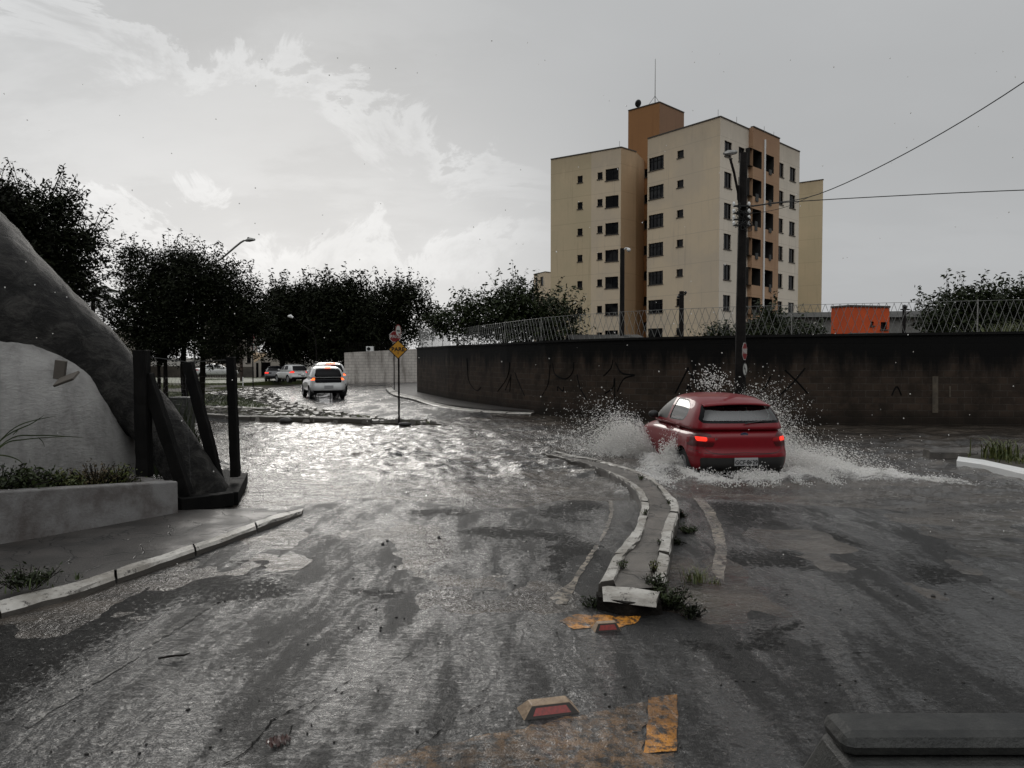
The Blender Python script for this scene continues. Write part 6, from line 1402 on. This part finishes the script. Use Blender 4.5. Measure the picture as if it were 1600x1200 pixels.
    if detail or S['glass'] == 'glass':
        for sx in (-.36, .36):
            sb = MB(); sb.hexa([(sx-.22, 1.72, .60), (sx+.22, 1.72, .60), (sx+.22, 1.86, .60), (sx-.22, 1.86, .60)], [(sx-.19, 1.56, 1.16), (sx+.19, 1.56, 1.16), (sx+.19, 1.66, 1.16), (sx-.19, 1.66, 1.16)]); sb.box((sx, 1.55, 1.26), (.26, .10, .17)); sb.build('seat', M['seat'], e, bevel=.03)
        sb = MB(); sb.hexa([(-.58, .82, .6), (.58, .82, .6), (.58, 1.0, .6), (-.58, 1.0, .6)], [(-.52, .70, 1.08), (.52, .70, 1.08), (.52, .80, 1.08), (-.52, .80, 1.08)])
        for sx in (-.34, .34): sb.box((sx, .74, 1.14), (.24, .08, .13))
        sb.build('seat', M['seat'], e, bevel=.03)
        mb = MB(); mb.box((0, 2.75, .86), (1.25, .35, .22)); mb.build('dashboard', M['seat'], e, bevel=.04)
    # wheels
    for wy in S['wheels']:
        for sd_ in (-1, 1):
            wr, wd = S['wr'], S['wd']; pr_ = [(wr*.66, -wd/2+.01), (wr*.92, -wd/2), (wr, -wd/2+.03), (wr, wd/2-.03), (wr*.92, wd/2), (wr*.66, wd/2-.01)]; n = 32; xo = sd_*(hw-.015-wd/2); vs = []
            for k_ in range(n):
                a = 2*math.pi*k_/n
                for (r_, o_) in pr_: vs.append((xo+sd_*o_, wy+r_*math.cos(a), wr+r_*math.sin(a)))
            m_ = len(pr_); mb = MB(); mb.add(vs, [(k_*m_+j, k_*m_+(j+1) % m_, ((k_+1) % n)*m_+(j+1) % m_, ((k_+1) % n)*m_+j) for k_ in range(n) for j in range(m_)]); wh = mb.build('wheel', M['tyre'], e, smooth=False)
            rm = MB(); xr = xo+sd_*(wd/2-.03)
            rm.tube([(xr-sd_*.05, wy, wr), (xr-sd_*.04, wy, wr)], wr*.62, 28)
            n = 32; vs = []
            for k_ in range(n):
                a = 2*math.pi*k_/n
                for r_, o_ in ((wr*.67, .02), (wr*.60, .022), (wr*.60, -.03)): vs.append((xr+sd_*o_, wy+r_*math.cos(a), wr+r_*math.sin(a)))
            rm.add(vs, [(k_*3+j, k_*3+j+1, ((k_+1) % n)*3+j+1, ((k_+1) % n)*3+j) for k_ in range(n) for j in range(2)])
            ri = rm.build('rim', M['plastic'] if detail else M['rim'], wh)
            sp = MB(); ns_ = 7
            for k_ in range(ns_):
                a = 2*math.pi*k_/ns_; c0 = Vector((0, math.cos(a), math.sin(a))); c1 = Vector((0, -math.sin(a), math.cos(a))); ce = Vector((xr, wy, wr))
                A = [ce+c0*wr*.10-c1*.028, ce+c0*wr*.62-c1*.040, ce+c0*wr*.62+c1*.040, ce+c0*wr*.10+c1*.028]; sp.hexa([q-Vector((sd_*.012, 0, 0)) for q in A], [q+Vector((sd_*.012, 0, 0)) for q in A])
            vs = []
            for k_ in range(28):
                a = 2*math.pi*k_/28
                for r_ in (wr*.68, wr*.58): vs.append((xr+sd_*.024, wy+r_*math.cos(a), wr+r_*math.sin(a)))
            sp.add(vs, [(2*k_, 2*k_+1, (2*((k_+1) % 28))+1, 2*((k_+1) % 28)) for k_ in range(28)]); sp.tube([(xr-sd_*.01, wy, wr), (xr+sd_*.02, wy, wr)], .055, 12); sp.build('hubcap', M['rim'], wh)
    # mirrors and handles
    for sd_ in (-1, 1):
        mz = S['mirror']; mb = MB(); mb.ball((sd_*(hw+.03), mz[0], mz[1]), (.10, .055, .075), 12, 8); mb.tube([(sd_*(hw-.06), mz[0]+.02, mz[1]-.05), (sd_*(hw+.03), mz[0], mz[1]-.03)], .025, 6); mr = mb.build('mirror', M[S.get('mirror_mat', S['paint'])], e, smooth=True)
    def on_body(p, d, off=.0):
        h = bvh.ray_cast(Vector(p), Vector(d)); return (h[0]+h[1]*off*(1 if h[1].dot(Vector(d)) < 0 else -1), h[1]) if h[0] else None
    def line(name, pts, r, m_, side, par=body, off=.0):
        q = []
        for a in pts:
            h = on_body(((2 if side > 0 else -2), a[0], a[1]), (-side, 0, 0), off) if side else on_body((a[0], -2, a[1]), (0, 1, 0), off)
            if h: q.append(h[0])
        if len(q) > 1: mb = MB(); mb.tube(q, r, 5); mb.build(name, M[m_], par)
    if detail:
        for sd_ in (-1, 1):
            for sl in S['seams']: line('door_seam', denser([Vector((a, b, 0)) for a, b in sl], 6), .0035, 'plastic', sd_)
            for (hy, hz_) in S['handles']:
                h = on_body((2*sd_, hy, hz_), (-sd_, 0, 0), .018)
                if h: mb = MB(); mb.box(h[0], (.03, .17, .035)); mb.build('door_handle', M[S.get('handle_mat', S['paint'])], e, bevel=.01)
        for sl in S.get('rear_seams', ()): line('tailgate_seam', denser([Vector((a, b, 0)) for a, b in sl], 8), .0045, 'plastic', 0)
    # plate
    if S.get('plate'):
        zc_, txt = S['plate']; h = on_body((0, -2, zc_), (0, 1, 0))
        if h:
            y0 = h[0].y-.012; mb = MB(); mb.box((0, y0, zc_), (.40, .012, .13)); pl = mb.build('licence_plate', M['plate'], e, bevel=.004)
            if txt:
                T_ = Matrix.Translation((0, y0-.0075, zc_-.012)) @ Matrix.Rotation(math.pi/2, 4, 'X'); text_mesh(txt, .098, M['black'], 'plate_lettering', pl, T_, .0006, .95)
    for fn in S.get('extra', ()): fn(e, body, bvh, on_body)
    return e
def ka_extra(e, body, bvh, on_body):
    # roof spoiler over the rear window
    mb = MB(); n = 20; vs = []
    for i in range(n+1):
        t = i/n*2-1; x = t*.585; yb = .30+.16*abs(t)**3; z = 1.43-.045*abs(t)**2.4
        vs += [(x, yb, z-.012), (x*1.01, yb-.10, z-.048), (x*1.0, yb+.01, z-.064), (x, yb+.14, z-.02)]
    mb.add(vs, [(i*4+k, i*4+4+k, i*4+4+(k+1) % 4, i*4+(k+1) % 4) for i in range(n) for k in range(4)]); mb.build('spoiler', M['red'], e, smooth=True)
    # wiper
    mb = MB(); mb.tube([(.0, .055, 1.075), (.12, .06, 1.095), (.36, .095, 1.12)], .010, 5); mb.tube([(.10, .05, 1.092), (.50, .135, 1.115)], .007, 4); mb.build('wiper', M['plastic'], e)
    h = on_body((0.02, -2, .90), (0, 1, 0)); 
    if h:
        y0 = h[0].y; nrm = h[1]; T_ = Matrix.Translation((0.0, y0-.006, .895)) @ Matrix.Rotation(math.pi/2+.10, 4, 'X')
        mb = MB(); plate(mb, 28, .034, .006, T_ @ Matrix.Diagonal((2.0, 1, 1, 1))); bd = mb.build('badge', M['chrome'], e); mb = MB(); plate(mb, 28, .029, .004, T_ @ Matrix.Translation((0, 0, .004)) @ Matrix.Diagonal((2.0, 1, 1, 1))); mb.build('badge_face', M['blue'], bd)
        text_mesh('Ford', .040, M['chrome'], 'badge_lettering', bd, T_ @ Matrix.Translation((0, 0, .0068)) @ Matrix.Shear('XZ', 4, (0, 0)), .0005, 1.0)
    h = on_body((-.50, -2, .82), (0, 1, 0))
    if h: text_mesh('Ka', .045, M['chrome'], 'model_lettering', e, Matrix.Translation((-.47, h[0].y-.006, .82)) @ Matrix.Rotation(math.pi/2, 4, 'X'), .001, 1.3)
    mb = MB(); mb.box((0, .003, .545), (.56, .03, .015)); 
    mb = MB(); mb.tube([(.0, 2.55, 1.475), (.0, 2.50, 1.60), (.0, 2.40, 1.66)], .004, 4)
RED = dict(L=3.89, W=1.695, H=1.52, zb=.22, step=.05, top=[(0, .985), (.05, 1.0), (.3, 1.0), (.55, .98), (.70, .955), (.80, .90), (.93, .80), (1, .68)],
    rear=[(.2, .10), (.28, .02), (.42, 0), (.58, .0), (.64, .045), (.75, .05), (.90, .06), (1.0, .10)],
    gh_base=(.045, 3.02, .822, .93), gh_roof=(.40, 2.10, .575, 1.525), side_windows=[[(2.80, 1.03), (1.70, 1.045), (1.68, 1.435), (1.96, 1.43), (2.35, 1.28)], [(1.60, 1.05), (.86, 1.07), (.74, 1.17), (.80, 1.33), (1.0, 1.425), (1.58, 1.437)]],
    rear_window=[(-.66, 1.075), (.66, 1.075), (.70, 1.13), (.585, 1.385), (-.585, 1.385), (-.70, 1.13)], windshield=[(-.70, 1.0), (.70, 1.0), (.56, 1.43), (-.56, 1.43)],
    lamps=[([(.62, .785), (.76, .785), (.77, .855), (.62, .85)], 'tailon', 'brake_light', 1), ([(.765, .775), (.98, .785), (.98, .855), (.775, .855)], 'taildark', 'taillight', 1), ([(.48, .785), (.615, .785), (.615, .845), (.50, .835)], 'tail', 'taillight', 1), ([(.54, .857), (.98, .865), (.98, .97), (.70, .955), (.57, .90)], 'taildark', 'taillight', 1), ([(.54, .69), (.98, .70), (.98, .77), (.50, .768)], 'taildark', 'taillight', 1)],
    side_lamps=[([(.06, .74), (.18, .80), (.36, .965), (.20, .97), (.05, .95)], 'tail', 'taillight')],
    rear_panels=[([(-.70, .20), (.70, .20), (.74, .52), (-.74, .52)], 'plastic', 'rear_bumper')], sill_black=[(.285,)], plate=(.455, 'GCF·8629'),
    seams=[[(1.66, .32), (1.68, .6), (1.66, 1.03)], [(2.78, .36), (2.80, .6), (2.72, .98)], [(.98, 1.03), (.98, .9), (1.06, .72), (1.08, .62)], [(1.05, .35), (1.6, .31), (2.75, .34)], [(.16, .62), (.4, .64)]],
    handles=[(1.80, .935), (1.10, .955)], mirror=(2.28, 1.08), mirror_mat='red', rear_seams=[[(-.74, .985), (-.60, .62), (0, .60), (.60, .62), (.74, .985)], [(-.8, .60), (0, .565), (.8, .60)]], extra=[ka_extra])
RED['mirror_mat'] = 'plastic'
rc = make_car('hatchback', RED, (CARX, CARY, -.27), CARA, 'wet red hatchback ploughing through the flood with its tail lights lit')
def hatch(paint_='carwhite', **o):
    S = dict(L=3.57, W=1.63, H=1.50, zb=.26, step=.09, paint=paint_, glass='dglass', top=[(0, 1.0), (.3, 1.0), (.6, .98), (.72, .95), (.95, .85), (1, .7)], rear=[(.2, .08), (.3, 0), (.6, 0), (.68, .06), (1, .10)],
        gh_base=(.05, 2.75, .77, .93), gh_roof=(.33, 1.95, .57, 1.50), wheels=(.62, 2.93), wr=.29, wd=.19,
        side_windows=[[(2.35, 1.05), (1.55, 1.05), (1.53, 1.39), (1.75, 1.39), (2.05, 1.26)], [(1.47, 1.05), (.85, 1.08), (.80, 1.25), (.95, 1.37), (1.45, 1.39)]], rear_window=[(-.62, 1.0), (.62, 1.0), (.52, 1.38), (-.52, 1.38)], windshield=[(-.68, 1.0), (.68, 1.0), (.52, 1.40), (-.52, 1.40)],
        lamps=[([(.60, .86), (.88, .86), (.88, 1.0), (.58, 1.0)], 'tailorange', 'brake_light', 1)], rear_panels=[([(-.58, .74), (.58, .74), (.60, .99), (-.60, .99)], 'dglass', 'tailgate'), ([(-.55, .2), (.55, .2), (.70, .40), (-.70, .40)], 'plastic', 'rear_bumper')], sill_black=[(.30,)], plate=(.56, ''), mirror=(2.3, 1.05), seams=[], handles=[])
    S.update(o); return S
def top_lamp(zc, y0, m_, w=.28):
    def fn(e, body, bvh, on_body): mb = MB(); mb.box((0, y0, zc), (w, .05, .045)); mb.build('high_brake_light', M[m_], e, bevel=.01)
    return fn
def rails(hw_, z, y0, y1):
    def fn(e, body, bvh, on_body):
        for s_ in (-1, 1): mb = MB(); mb.tube([(s_*hw_, y0, z-.04), (s_*hw_, y0+.15, z), (s_*hw_, y1-.15, z), (s_*hw_, y1, z-.04)], .02, 5); mb.build('roof_rail', M['plastic'], e)
    return fn
def put(px, py, Y, deg, dz=0): p = W(px, py, Y); z = float(terr0(np.array([p.x]), np.array([Y]))[0])+dz; return (p.x, Y, z), R(deg)
l, r_ = put(514, 620, 34.6, 22); make_car('hatchback', hatch(extra=[top_lamp(1.43, .30, 'tailorange')]), (l[0], l[1], 0), r_, 'white hatchback nearest of the far cars with orange brake lights', 0)
l, r_ = put(518, 612, 39.3, 20); make_car('suv', hatch(L=4.25, W=1.76, H=1.66, top=[(0, 1.1), (.3, 1.1), (.6, 1.06), (.72, 1.02), (.95, .92), (1, .75)], gh_base=(.05, 3.3, .83, 1.02), gh_roof=(.45, 2.4, .63, 1.66), wheels=(.8, 3.4), wr=.34, zb=.32, side_windows=[[(2.8, 1.15), (1.85, 1.15), (1.83, 1.53), (2.1, 1.53), (2.5, 1.36)], [(1.75, 1.15), (.95, 1.18), (.95, 1.36), (1.1, 1.52), (1.73, 1.53)]], rear_window=[(-.66, 1.12), (.66, 1.12), (.56, 1.52), (-.56, 1.52)], windshield=[(-.72, 1.1), (.72, 1.1), (.56, 1.55), (-.56, 1.55)],
    lamps=[([(.60, .98), (.93, .98), (.93, 1.10), (.56, 1.08)], 'tailorange', 'brake_light', 1)], rear_panels=[([(-.7, .25), (.7, .25), (.76, .55), (-.76, .55)], 'plastic', 'rear_bumper')], plate=(.80, ''), mirror=(2.7, 1.15), extra=[top_lamp(1.60, .42, 'tailorange', .5), rails(.60, 1.68, .7, 2.2)]), (l[0], l[1], -.02), r_, 'white sport utility car directly behind the nearest white hatchback', 0)
l, r_ = put(470, 601, 66, 38); make_car('suv', hatch(L=4.1, W=1.75, H=1.60, top=[(0, 1.05), (.3, 1.05), (.6, 1.02), (.72, .98), (.95, .88), (1, .72)], gh_base=(.05, 3.2, .82, .98), gh_roof=(.42, 2.3, .62, 1.60), wheels=(.78, 3.3), wr=.33, zb=.30, side_windows=[[(2.7, 1.1), (1.8, 1.1), (1.78, 1.48), (2.05, 1.48), (2.4, 1.32)], [(1.7, 1.1), (.9, 1.13), (.9, 1.3), (1.05, 1.46), (1.68, 1.48)]], rear_window=[(-.66, 1.06), (.66, 1.06), (.56, 1.46), (-.56, 1.46)],
    lamps=[([(.52, .86), (.93, .86), (.93, 1.0), (.52, 1.0)], 'tailon', 'brake_light', 1)], rear_panels=[([(-.7, .25), (.7, .25), (.74, .5), (-.74, .5)], 'plastic', 'rear_bumper')], mirror=(2.6, 1.1), plate=(.7, '')), (l[0], l[1], l[2]), r_, 'small white sport utility car further up the street with a red lamp', 0)
l, r_ = put(428, 597, 70, 12); make_car('sedan', hatch('carblack', L=4.4, W=1.75, H=1.45, top=[(0, 1.02), (.14, 1.03), (.2, .99), (.6, .97), (.72, .93), (.95, .83), (1, .7)], gh_base=(.45, 3.3, .80, .90), gh_roof=(1.25, 2.4, .60, 1.45), wheels=(.85, 3.5), wr=.31, side_windows=[[(2.75, 1.03), (1.95, 1.03), (1.93, 1.35), (2.2, 1.35), (2.5, 1.22)], [(1.87, 1.03), (1.15, 1.05), (1.3, 1.25), (1.5, 1.34), (1.85, 1.35)]], rear_window=[(-.62, 1.0), (.62, 1.0), (.52, 1.36), (-.52, 1.36)],
    lamps=[([(.48, .76), (.93, .76), (.93, .90), (.44, .88)], 'tailon', 'brake_light', 1)], rear_panels=[], mirror=(2.6, 1.03), plate=(.80, ''), glass='dglass'), (l[0], l[1], l[2]), r_, 'dark sedan at the far end of the street with red tail lights', 0)
l, r_ = put(326, 588, 78, -70); make_car('sedan', hatch('carwhite', L=4.3, W=1.72, H=1.45, top=[(0, 1.0), (.14, 1.0), (.2, .97), (.6, .96), (.72, .92), (.95, .83), (1, .7)], gh_base=(.45, 3.3, .80, .90), gh_roof=(1.25, 2.4, .60, 1.45), wheels=(.85, 3.45), wr=.31, side_windows=[[(2.75, 1.03), (1.95, 1.03), (1.93, 1.35), (2.2, 1.35), (2.5, 1.22)], [(1.87, 1.03), (1.15, 1.05), (1.3, 1.25), (1.5, 1.34), (1.85, 1.35)]],
    lamps=[([(.48, .76), (.93, .76), (.93, .90), (.44, .88)], 'tail', 'taillight', 1)], rear_panels=[], mirror=(2.6, 1.03), plate=(.6, '')), (l[0]-1.5, l[1], l[2]+.25), r_, 'white car parked sideways behind the lawn left of the road signs', 0)
# ------------------------------------------------------------------ splashes: ballistic droplets thrown up by the wheels
sp = NT('spray_water'); sp.p.inputs['Base Color'].default_value = (.72, .71, .69, 1); sp.p.inputs['Roughness'].default_value = .16; sp.p.inputs['Specular IOR Level'].default_value = 1.0
sp.p.inputs['Base Color'].default_value = (.94, .93, .91, 1); tl = sp.n('ShaderNodeBsdfTranslucent'); tl.inputs[0].default_value = (.95, .94, .92, 1); mx_ = sp.n('ShaderNodeMixShader'); mx_.inputs[0].default_value = .62; sp.t.links.new(sp.p.outputs[0], mx_.inputs[1]); sp.t.links.new(tl.outputs[0], mx_.inputs[2]); sp.t.links.new(mx_.outputs[0], sp.out.inputs[0]); M['spray'] = sp.m
OV = np.array([(1, 0, 0), (-1, 0, 0), (0, 1, 0), (0, -1, 0), (0, 0, 1), (0, 0, -1)], float); OF = np.array([(0, 2, 4), (2, 1, 4), (1, 3, 4), (3, 0, 4), (2, 0, 5), (1, 2, 5), (3, 1, 5), (0, 3, 5)])
def drops(name, P_, r, vel=None, m='spray', stretch=2.6, **k):
    P_ = np.asarray(P_); n = len(P_); r = np.broadcast_to(r, (n,))
    if vel is None: vel = rng.normal(size=(n, 3))
    a = vel/np.linalg.norm(vel, axis=1)[:, None]; b = np.cross(a, rng.normal(size=(n, 3))); b /= np.linalg.norm(b, axis=1)[:, None]; c = np.cross(a, b)
    st = 1+(stretch-1)*rng.random(n)
    V = P_[:, None, :]+(a[:, None, :]*OV[None, :, 0:1]*st[:, None, None]+b[:, None, :]*OV[None, :, 1:2]+c[:, None, :]*OV[None, :, 2:3])*r[:, None, None]
    Fc = (np.arange(n)[:, None, None]*6+OF[None]).reshape(-1, 3); o = mesh_np(name, V.reshape(-1, 3), Fc, M[m], smooth=True); tag(o, **k); return o
def w2(s, t, z):      # car frame -> world
    return np.stack([CARX-s*math.sin(CARA)+t*math.cos(CARA), CARY+s*math.cos(CARA)+t*math.sin(CARA), z], -1)
def jet(n, s0, t0, dirs, spd, up, jit, seed, tmax=1.0, clump=26, rad=(.004, .011)):
    """droplets of clumped jets: starts along s0, thrown sideways and up, followed to random times"""
    g = np.random.default_rng(seed); nc = clump; cs = g.uniform(s0[0], s0[1], nc); cd = g.uniform(dirs[0], dirs[1], nc); cv = g.uniform(spd[0], spd[1], nc); cu = g.uniform(up[0], up[1], nc)*g.uniform(.55, 1, nc)
    i = g.integers(0, nc, n); v = cv[i]*(1+g.normal(0, jit, n)); u = np.abs(cu[i]*(1+g.normal(0, jit*1.1, n))); d = cd[i]+g.normal(0, jit*.8, n); T = np.minimum(2*u/9.8*1.0, tmax)*g.random(n)**.75
    s = cs[i]+np.sin(d)*v*T+g.normal(0, .05, n); t = t0+np.cos(d)*v*T*(1 if t0 > 0 else -1)+g.normal(0, .04, n); z = -.02+u*T-4.9*T*T+g.normal(0, .02, n); ok = z > -.04
    age = T/np.maximum(.05, 2*u/9.8); r = g.uniform(rad[0], rad[1], n)*(1.0-.25*age)*g.choice([.6, .8, 1, 1.5], n, p=[.35, .35, .22, .08])
    vel = np.stack([-np.sin(CARA)*np.sin(d)*v+np.cos(CARA)*np.cos(d)*v*(1 if t0 > 0 else -1), np.sin(d)*v*np.cos(CARA), u-9.8*T], -1)
    return w2(s, t, z)[ok], r[ok], vel[ok]
def splash(name, jets, **k):
    A, B, Cc = zip(*[jet(**j) for j in jets]); return drops(name, np.concatenate(A), np.concatenate(B), np.concatenate(Cc), **k)
splash('splash', [dict(n=44000, s0=(2.3, 3.5), t0=-.80, dirs=(-.35, .55), spd=(.9, 2.7), up=(1.7, 4.3), jit=.16, seed=1, clump=46), dict(n=20000, s0=(2.5, 3.6), t0=-.9, dirs=(-.2, .6), spd=(1.4, 3.0), up=(.6, 1.8), jit=.2, seed=2, clump=30)], kind='stuff')
splash('splash', [dict(n=60000, s0=(.4, 3.3), t0=.80, dirs=(-.75, .35), spd=(.9, 4.2), up=(.8, 2.7), jit=.2, seed=3, clump=60), dict(n=34000, s0=(1.4, 3.6), t0=.80, dirs=(-.4, .4), spd=(.35, 2.2), up=(2.8, 4.9), jit=.13, seed=4, clump=30, rad=(.004, .010)), dict(n=34000, s0=(-.3, 2.2), t0=.85, dirs=(-.9, 0), spd=(1.2, 4.0), up=(.3, 1.4), jit=.25, seed=5, clump=50)], kind='stuff')
splash('splash', [dict(n=20000, s0=(.75, 1.25), t0=-.84, dirs=(-.5, .2), spd=(.15, .8), up=(1.2, 2.75), jit=.15, seed=6, clump=22), dict(n=9000, s0=(-.5, .9), t0=-.9, dirs=(-.9, 0), spd=(.4, 1.6), up=(.3, 1.2), jit=.22, seed=7, clump=36)], kind='stuff')
g = np.random.default_rng(9); n = 14000; s = -.35+g.normal(0, .24, n)-.35*g.random(n); t = g.uniform(-1.05, 1.1, n); k_ = fbm(t*4, s*4, 3, 4) > .5; s, t = s[k_], t[k_]; n = len(s); z = -.04+np.abs(g.normal(0, .045, n))*(.3+1.6*vnoise(t*5, s*4, 4))
drops('splash', w2(s, t, z), g.uniform(.004, .010, n), kind='stuff')
splash('splash', [dict(n=900, s0=(2.4, 3.4), t0=.2, dirs=(-1.5, 1.5), spd=(.1, .9), up=(4.9, 5.6), jit=.05, seed=10, clump=12, tmax=.85, rad=(.006, .012))], kind='stuff') if False else None
g = np.random.default_rng(12); n = 420; ps = np.array([W(1112+g.normal(0, 17), 596+g.normal(0, 12), 16+g.normal(0, .4))[:] for _ in range(n)]); drops('splash', ps, g.uniform(.006, .013, n), kind='stuff')
# thin torn curtains of water inside the spray
sh = NT('water_curtain'); vs_ = sh.map(); tA = sh.n('ShaderNodeAttribute', attribute_name='fade'); nz_ = sh.noise(sh.map((1, 1, .45)), 11.0, 9.0, .8, .8)
al = sh.rng(sh.m2('SUBTRACT', nz_, sh.m2('MULTIPLY', tA.outputs['Fac'], .42)), .34, .50)
sh.p.inputs['Base Color'].default_value = (.93, .92, .90, 1); sh.p.inputs['Roughness'].default_value = .3; sh.set(sh.p.inputs['Normal'], sh.bump(nz_, 1.0, .08)); tl = sh.n('ShaderNodeBsdfTranslucent'); tl.inputs[0].default_value = (.93, .92, .90, 1); m1 = sh.n('ShaderNodeMixShader'); m1.inputs[0].default_value = .6; sh.t.links.new(sh.p.outputs[0], m1.inputs[1]); sh.t.links.new(tl.outputs[0], m1.inputs[2])
tp = sh.n('ShaderNodeBsdfTransparent'); m2_ = sh.n('ShaderNodeMixShader'); sh.set(m2_.inputs[0], al); sh.t.links.new(tp.outputs[0], m2_.inputs[1]); sh.t.links.new(m1.outputs[0], m2_.inputs[2]); sh.t.links.new(m2_.outputs[0], sh.out.inputs[0]); M['curtain_water'] = sh.m
def curtain(s0, s1, t0, d0, d1, v0, v1, u0, u1, seed, nu=90, nv=44, peak=.5):
    """ballistic sheet: start line s0..s1 beside the car, thrown at angle d, outward speed v, upward speed u"""
    a, b = np.meshgrid(np.linspace(0, 1, nu), np.linspace(0, 1, nv)); sg = 1 if t0 > 0 else -1
    k = np.exp(-((a-peak)/.33)**2); jag = .62+.75*fbm(a*9+seed, a*0+seed, 4, seed); d = d0+(d1-d0)*a; v = (v0+(v1-v0)*a)*(.8+.4*fbm(a*5, a*0+2.0*seed, 3, seed+5)); u = (u0+(u1-u0)*k)*jag; T = b*(u/9.8)*1.55
    s = s0+(s1-s0)*a+np.sin(d)*v*T; t = t0+sg*np.cos(d)*v*T; z = -.04+u*T-4.9*T*T; w_ = (fbm(a*14+seed, b*8, 4, seed+9)-.5)*.16*b; s = s+w_; t = t+sg*(fbm(a*11, b*9+seed, 4, seed+3)-.5)*.16*b; z = z+(fbm(a*17, b*10, 3, seed+2)-.5)*.07*b
    V = w2(s, t, z).reshape(-1, 3); j, i = np.meshgrid(np.arange(nv-1), np.arange(nu-1), indexing='ij'); q = (j*nu+i).ravel(); Fc = np.stack([q, q+1, q+1+nu, q+nu], -1)
    o = mesh_np('splash', V, Fc, M['curtain_water'], smooth=True); edge = np.clip(1-np.minimum(a, 1-a)*7, 0, 1); at = o.data.attributes.new('fade', 'FLOAT', 'POINT'); at.data.foreach_set('value', np.clip(b**1.6+edge*.8, 0, 1.3).ravel().astype(np.float32)); tag(o, kind='stuff')
curtain(2.2, 3.7, -.82, -.35, .6, 1.2, 2.0, 1.2, 3.4, 3); curtain(2.4, 3.7, -.88, -.2, .7, 2.0, 2.8, .9, 2.6, 5); curtain(2.0, 3.5, -.80, -.5, .3, .6, 1.1, 1.5, 3.6, 8)
curtain(.3, 3.5, .82, -.9, .4, 2.6, 1.6, 1.2, 3.0, 11, 130, peak=.7); curtain(-.2, 3.4, .85, -1.0, .2, 3.6, 2.4, .8, 2.3, 13, 130, peak=.6); curtain(.8, 3.6, .80, -.5, .4, 1.2, .9, 1.5, 3.4, 17, 110, peak=.75)
curtain(.5, 1.35, -.86, -.5, .3, .5, .7, .8, 2.5, 19, 50); curtain(-.2, .9, -.9, -1.0, -.2, 1.2, .9, .5, 1.5, 23, 60)
# whitecap droplets over the foamy wake
n = 90000; x = g.uniform(.3, 8.5, n); y = g.uniform(10, 18.5, n); fo = foamf(x, y)*(.4+fbm(x*6, y*6, 3, 71)); k_ = (g.random(n) < (fo-.45)*1.6); x, y = x[k_], y[k_]; z = water_h(x, y)+np.abs(g.normal(0, .022, len(x)))
drops('foam', np.stack([x, y, z], -1), g.uniform(.004, .010, len(x)), kind='stuff')
# falling rain, a few drops near the lens
n = 260; ps = []
for _ in range(n):
    Y = g.uniform(2.5, 14); p = W(g.uniform(-50, 1650), g.uniform(60, 900), Y)
    if p.z > .1 and (p.x+6)**2+(p.y-10.6)**2 > 9: ps.append(p[:])
drops('rain', ps, g.uniform(.0025, .005, len(ps))*np.array(ps)[:, 1]*.22, np.tile(np.array([[.05, 0, -1.]]), (len(ps), 1)), stretch=1.3, kind='stuff')
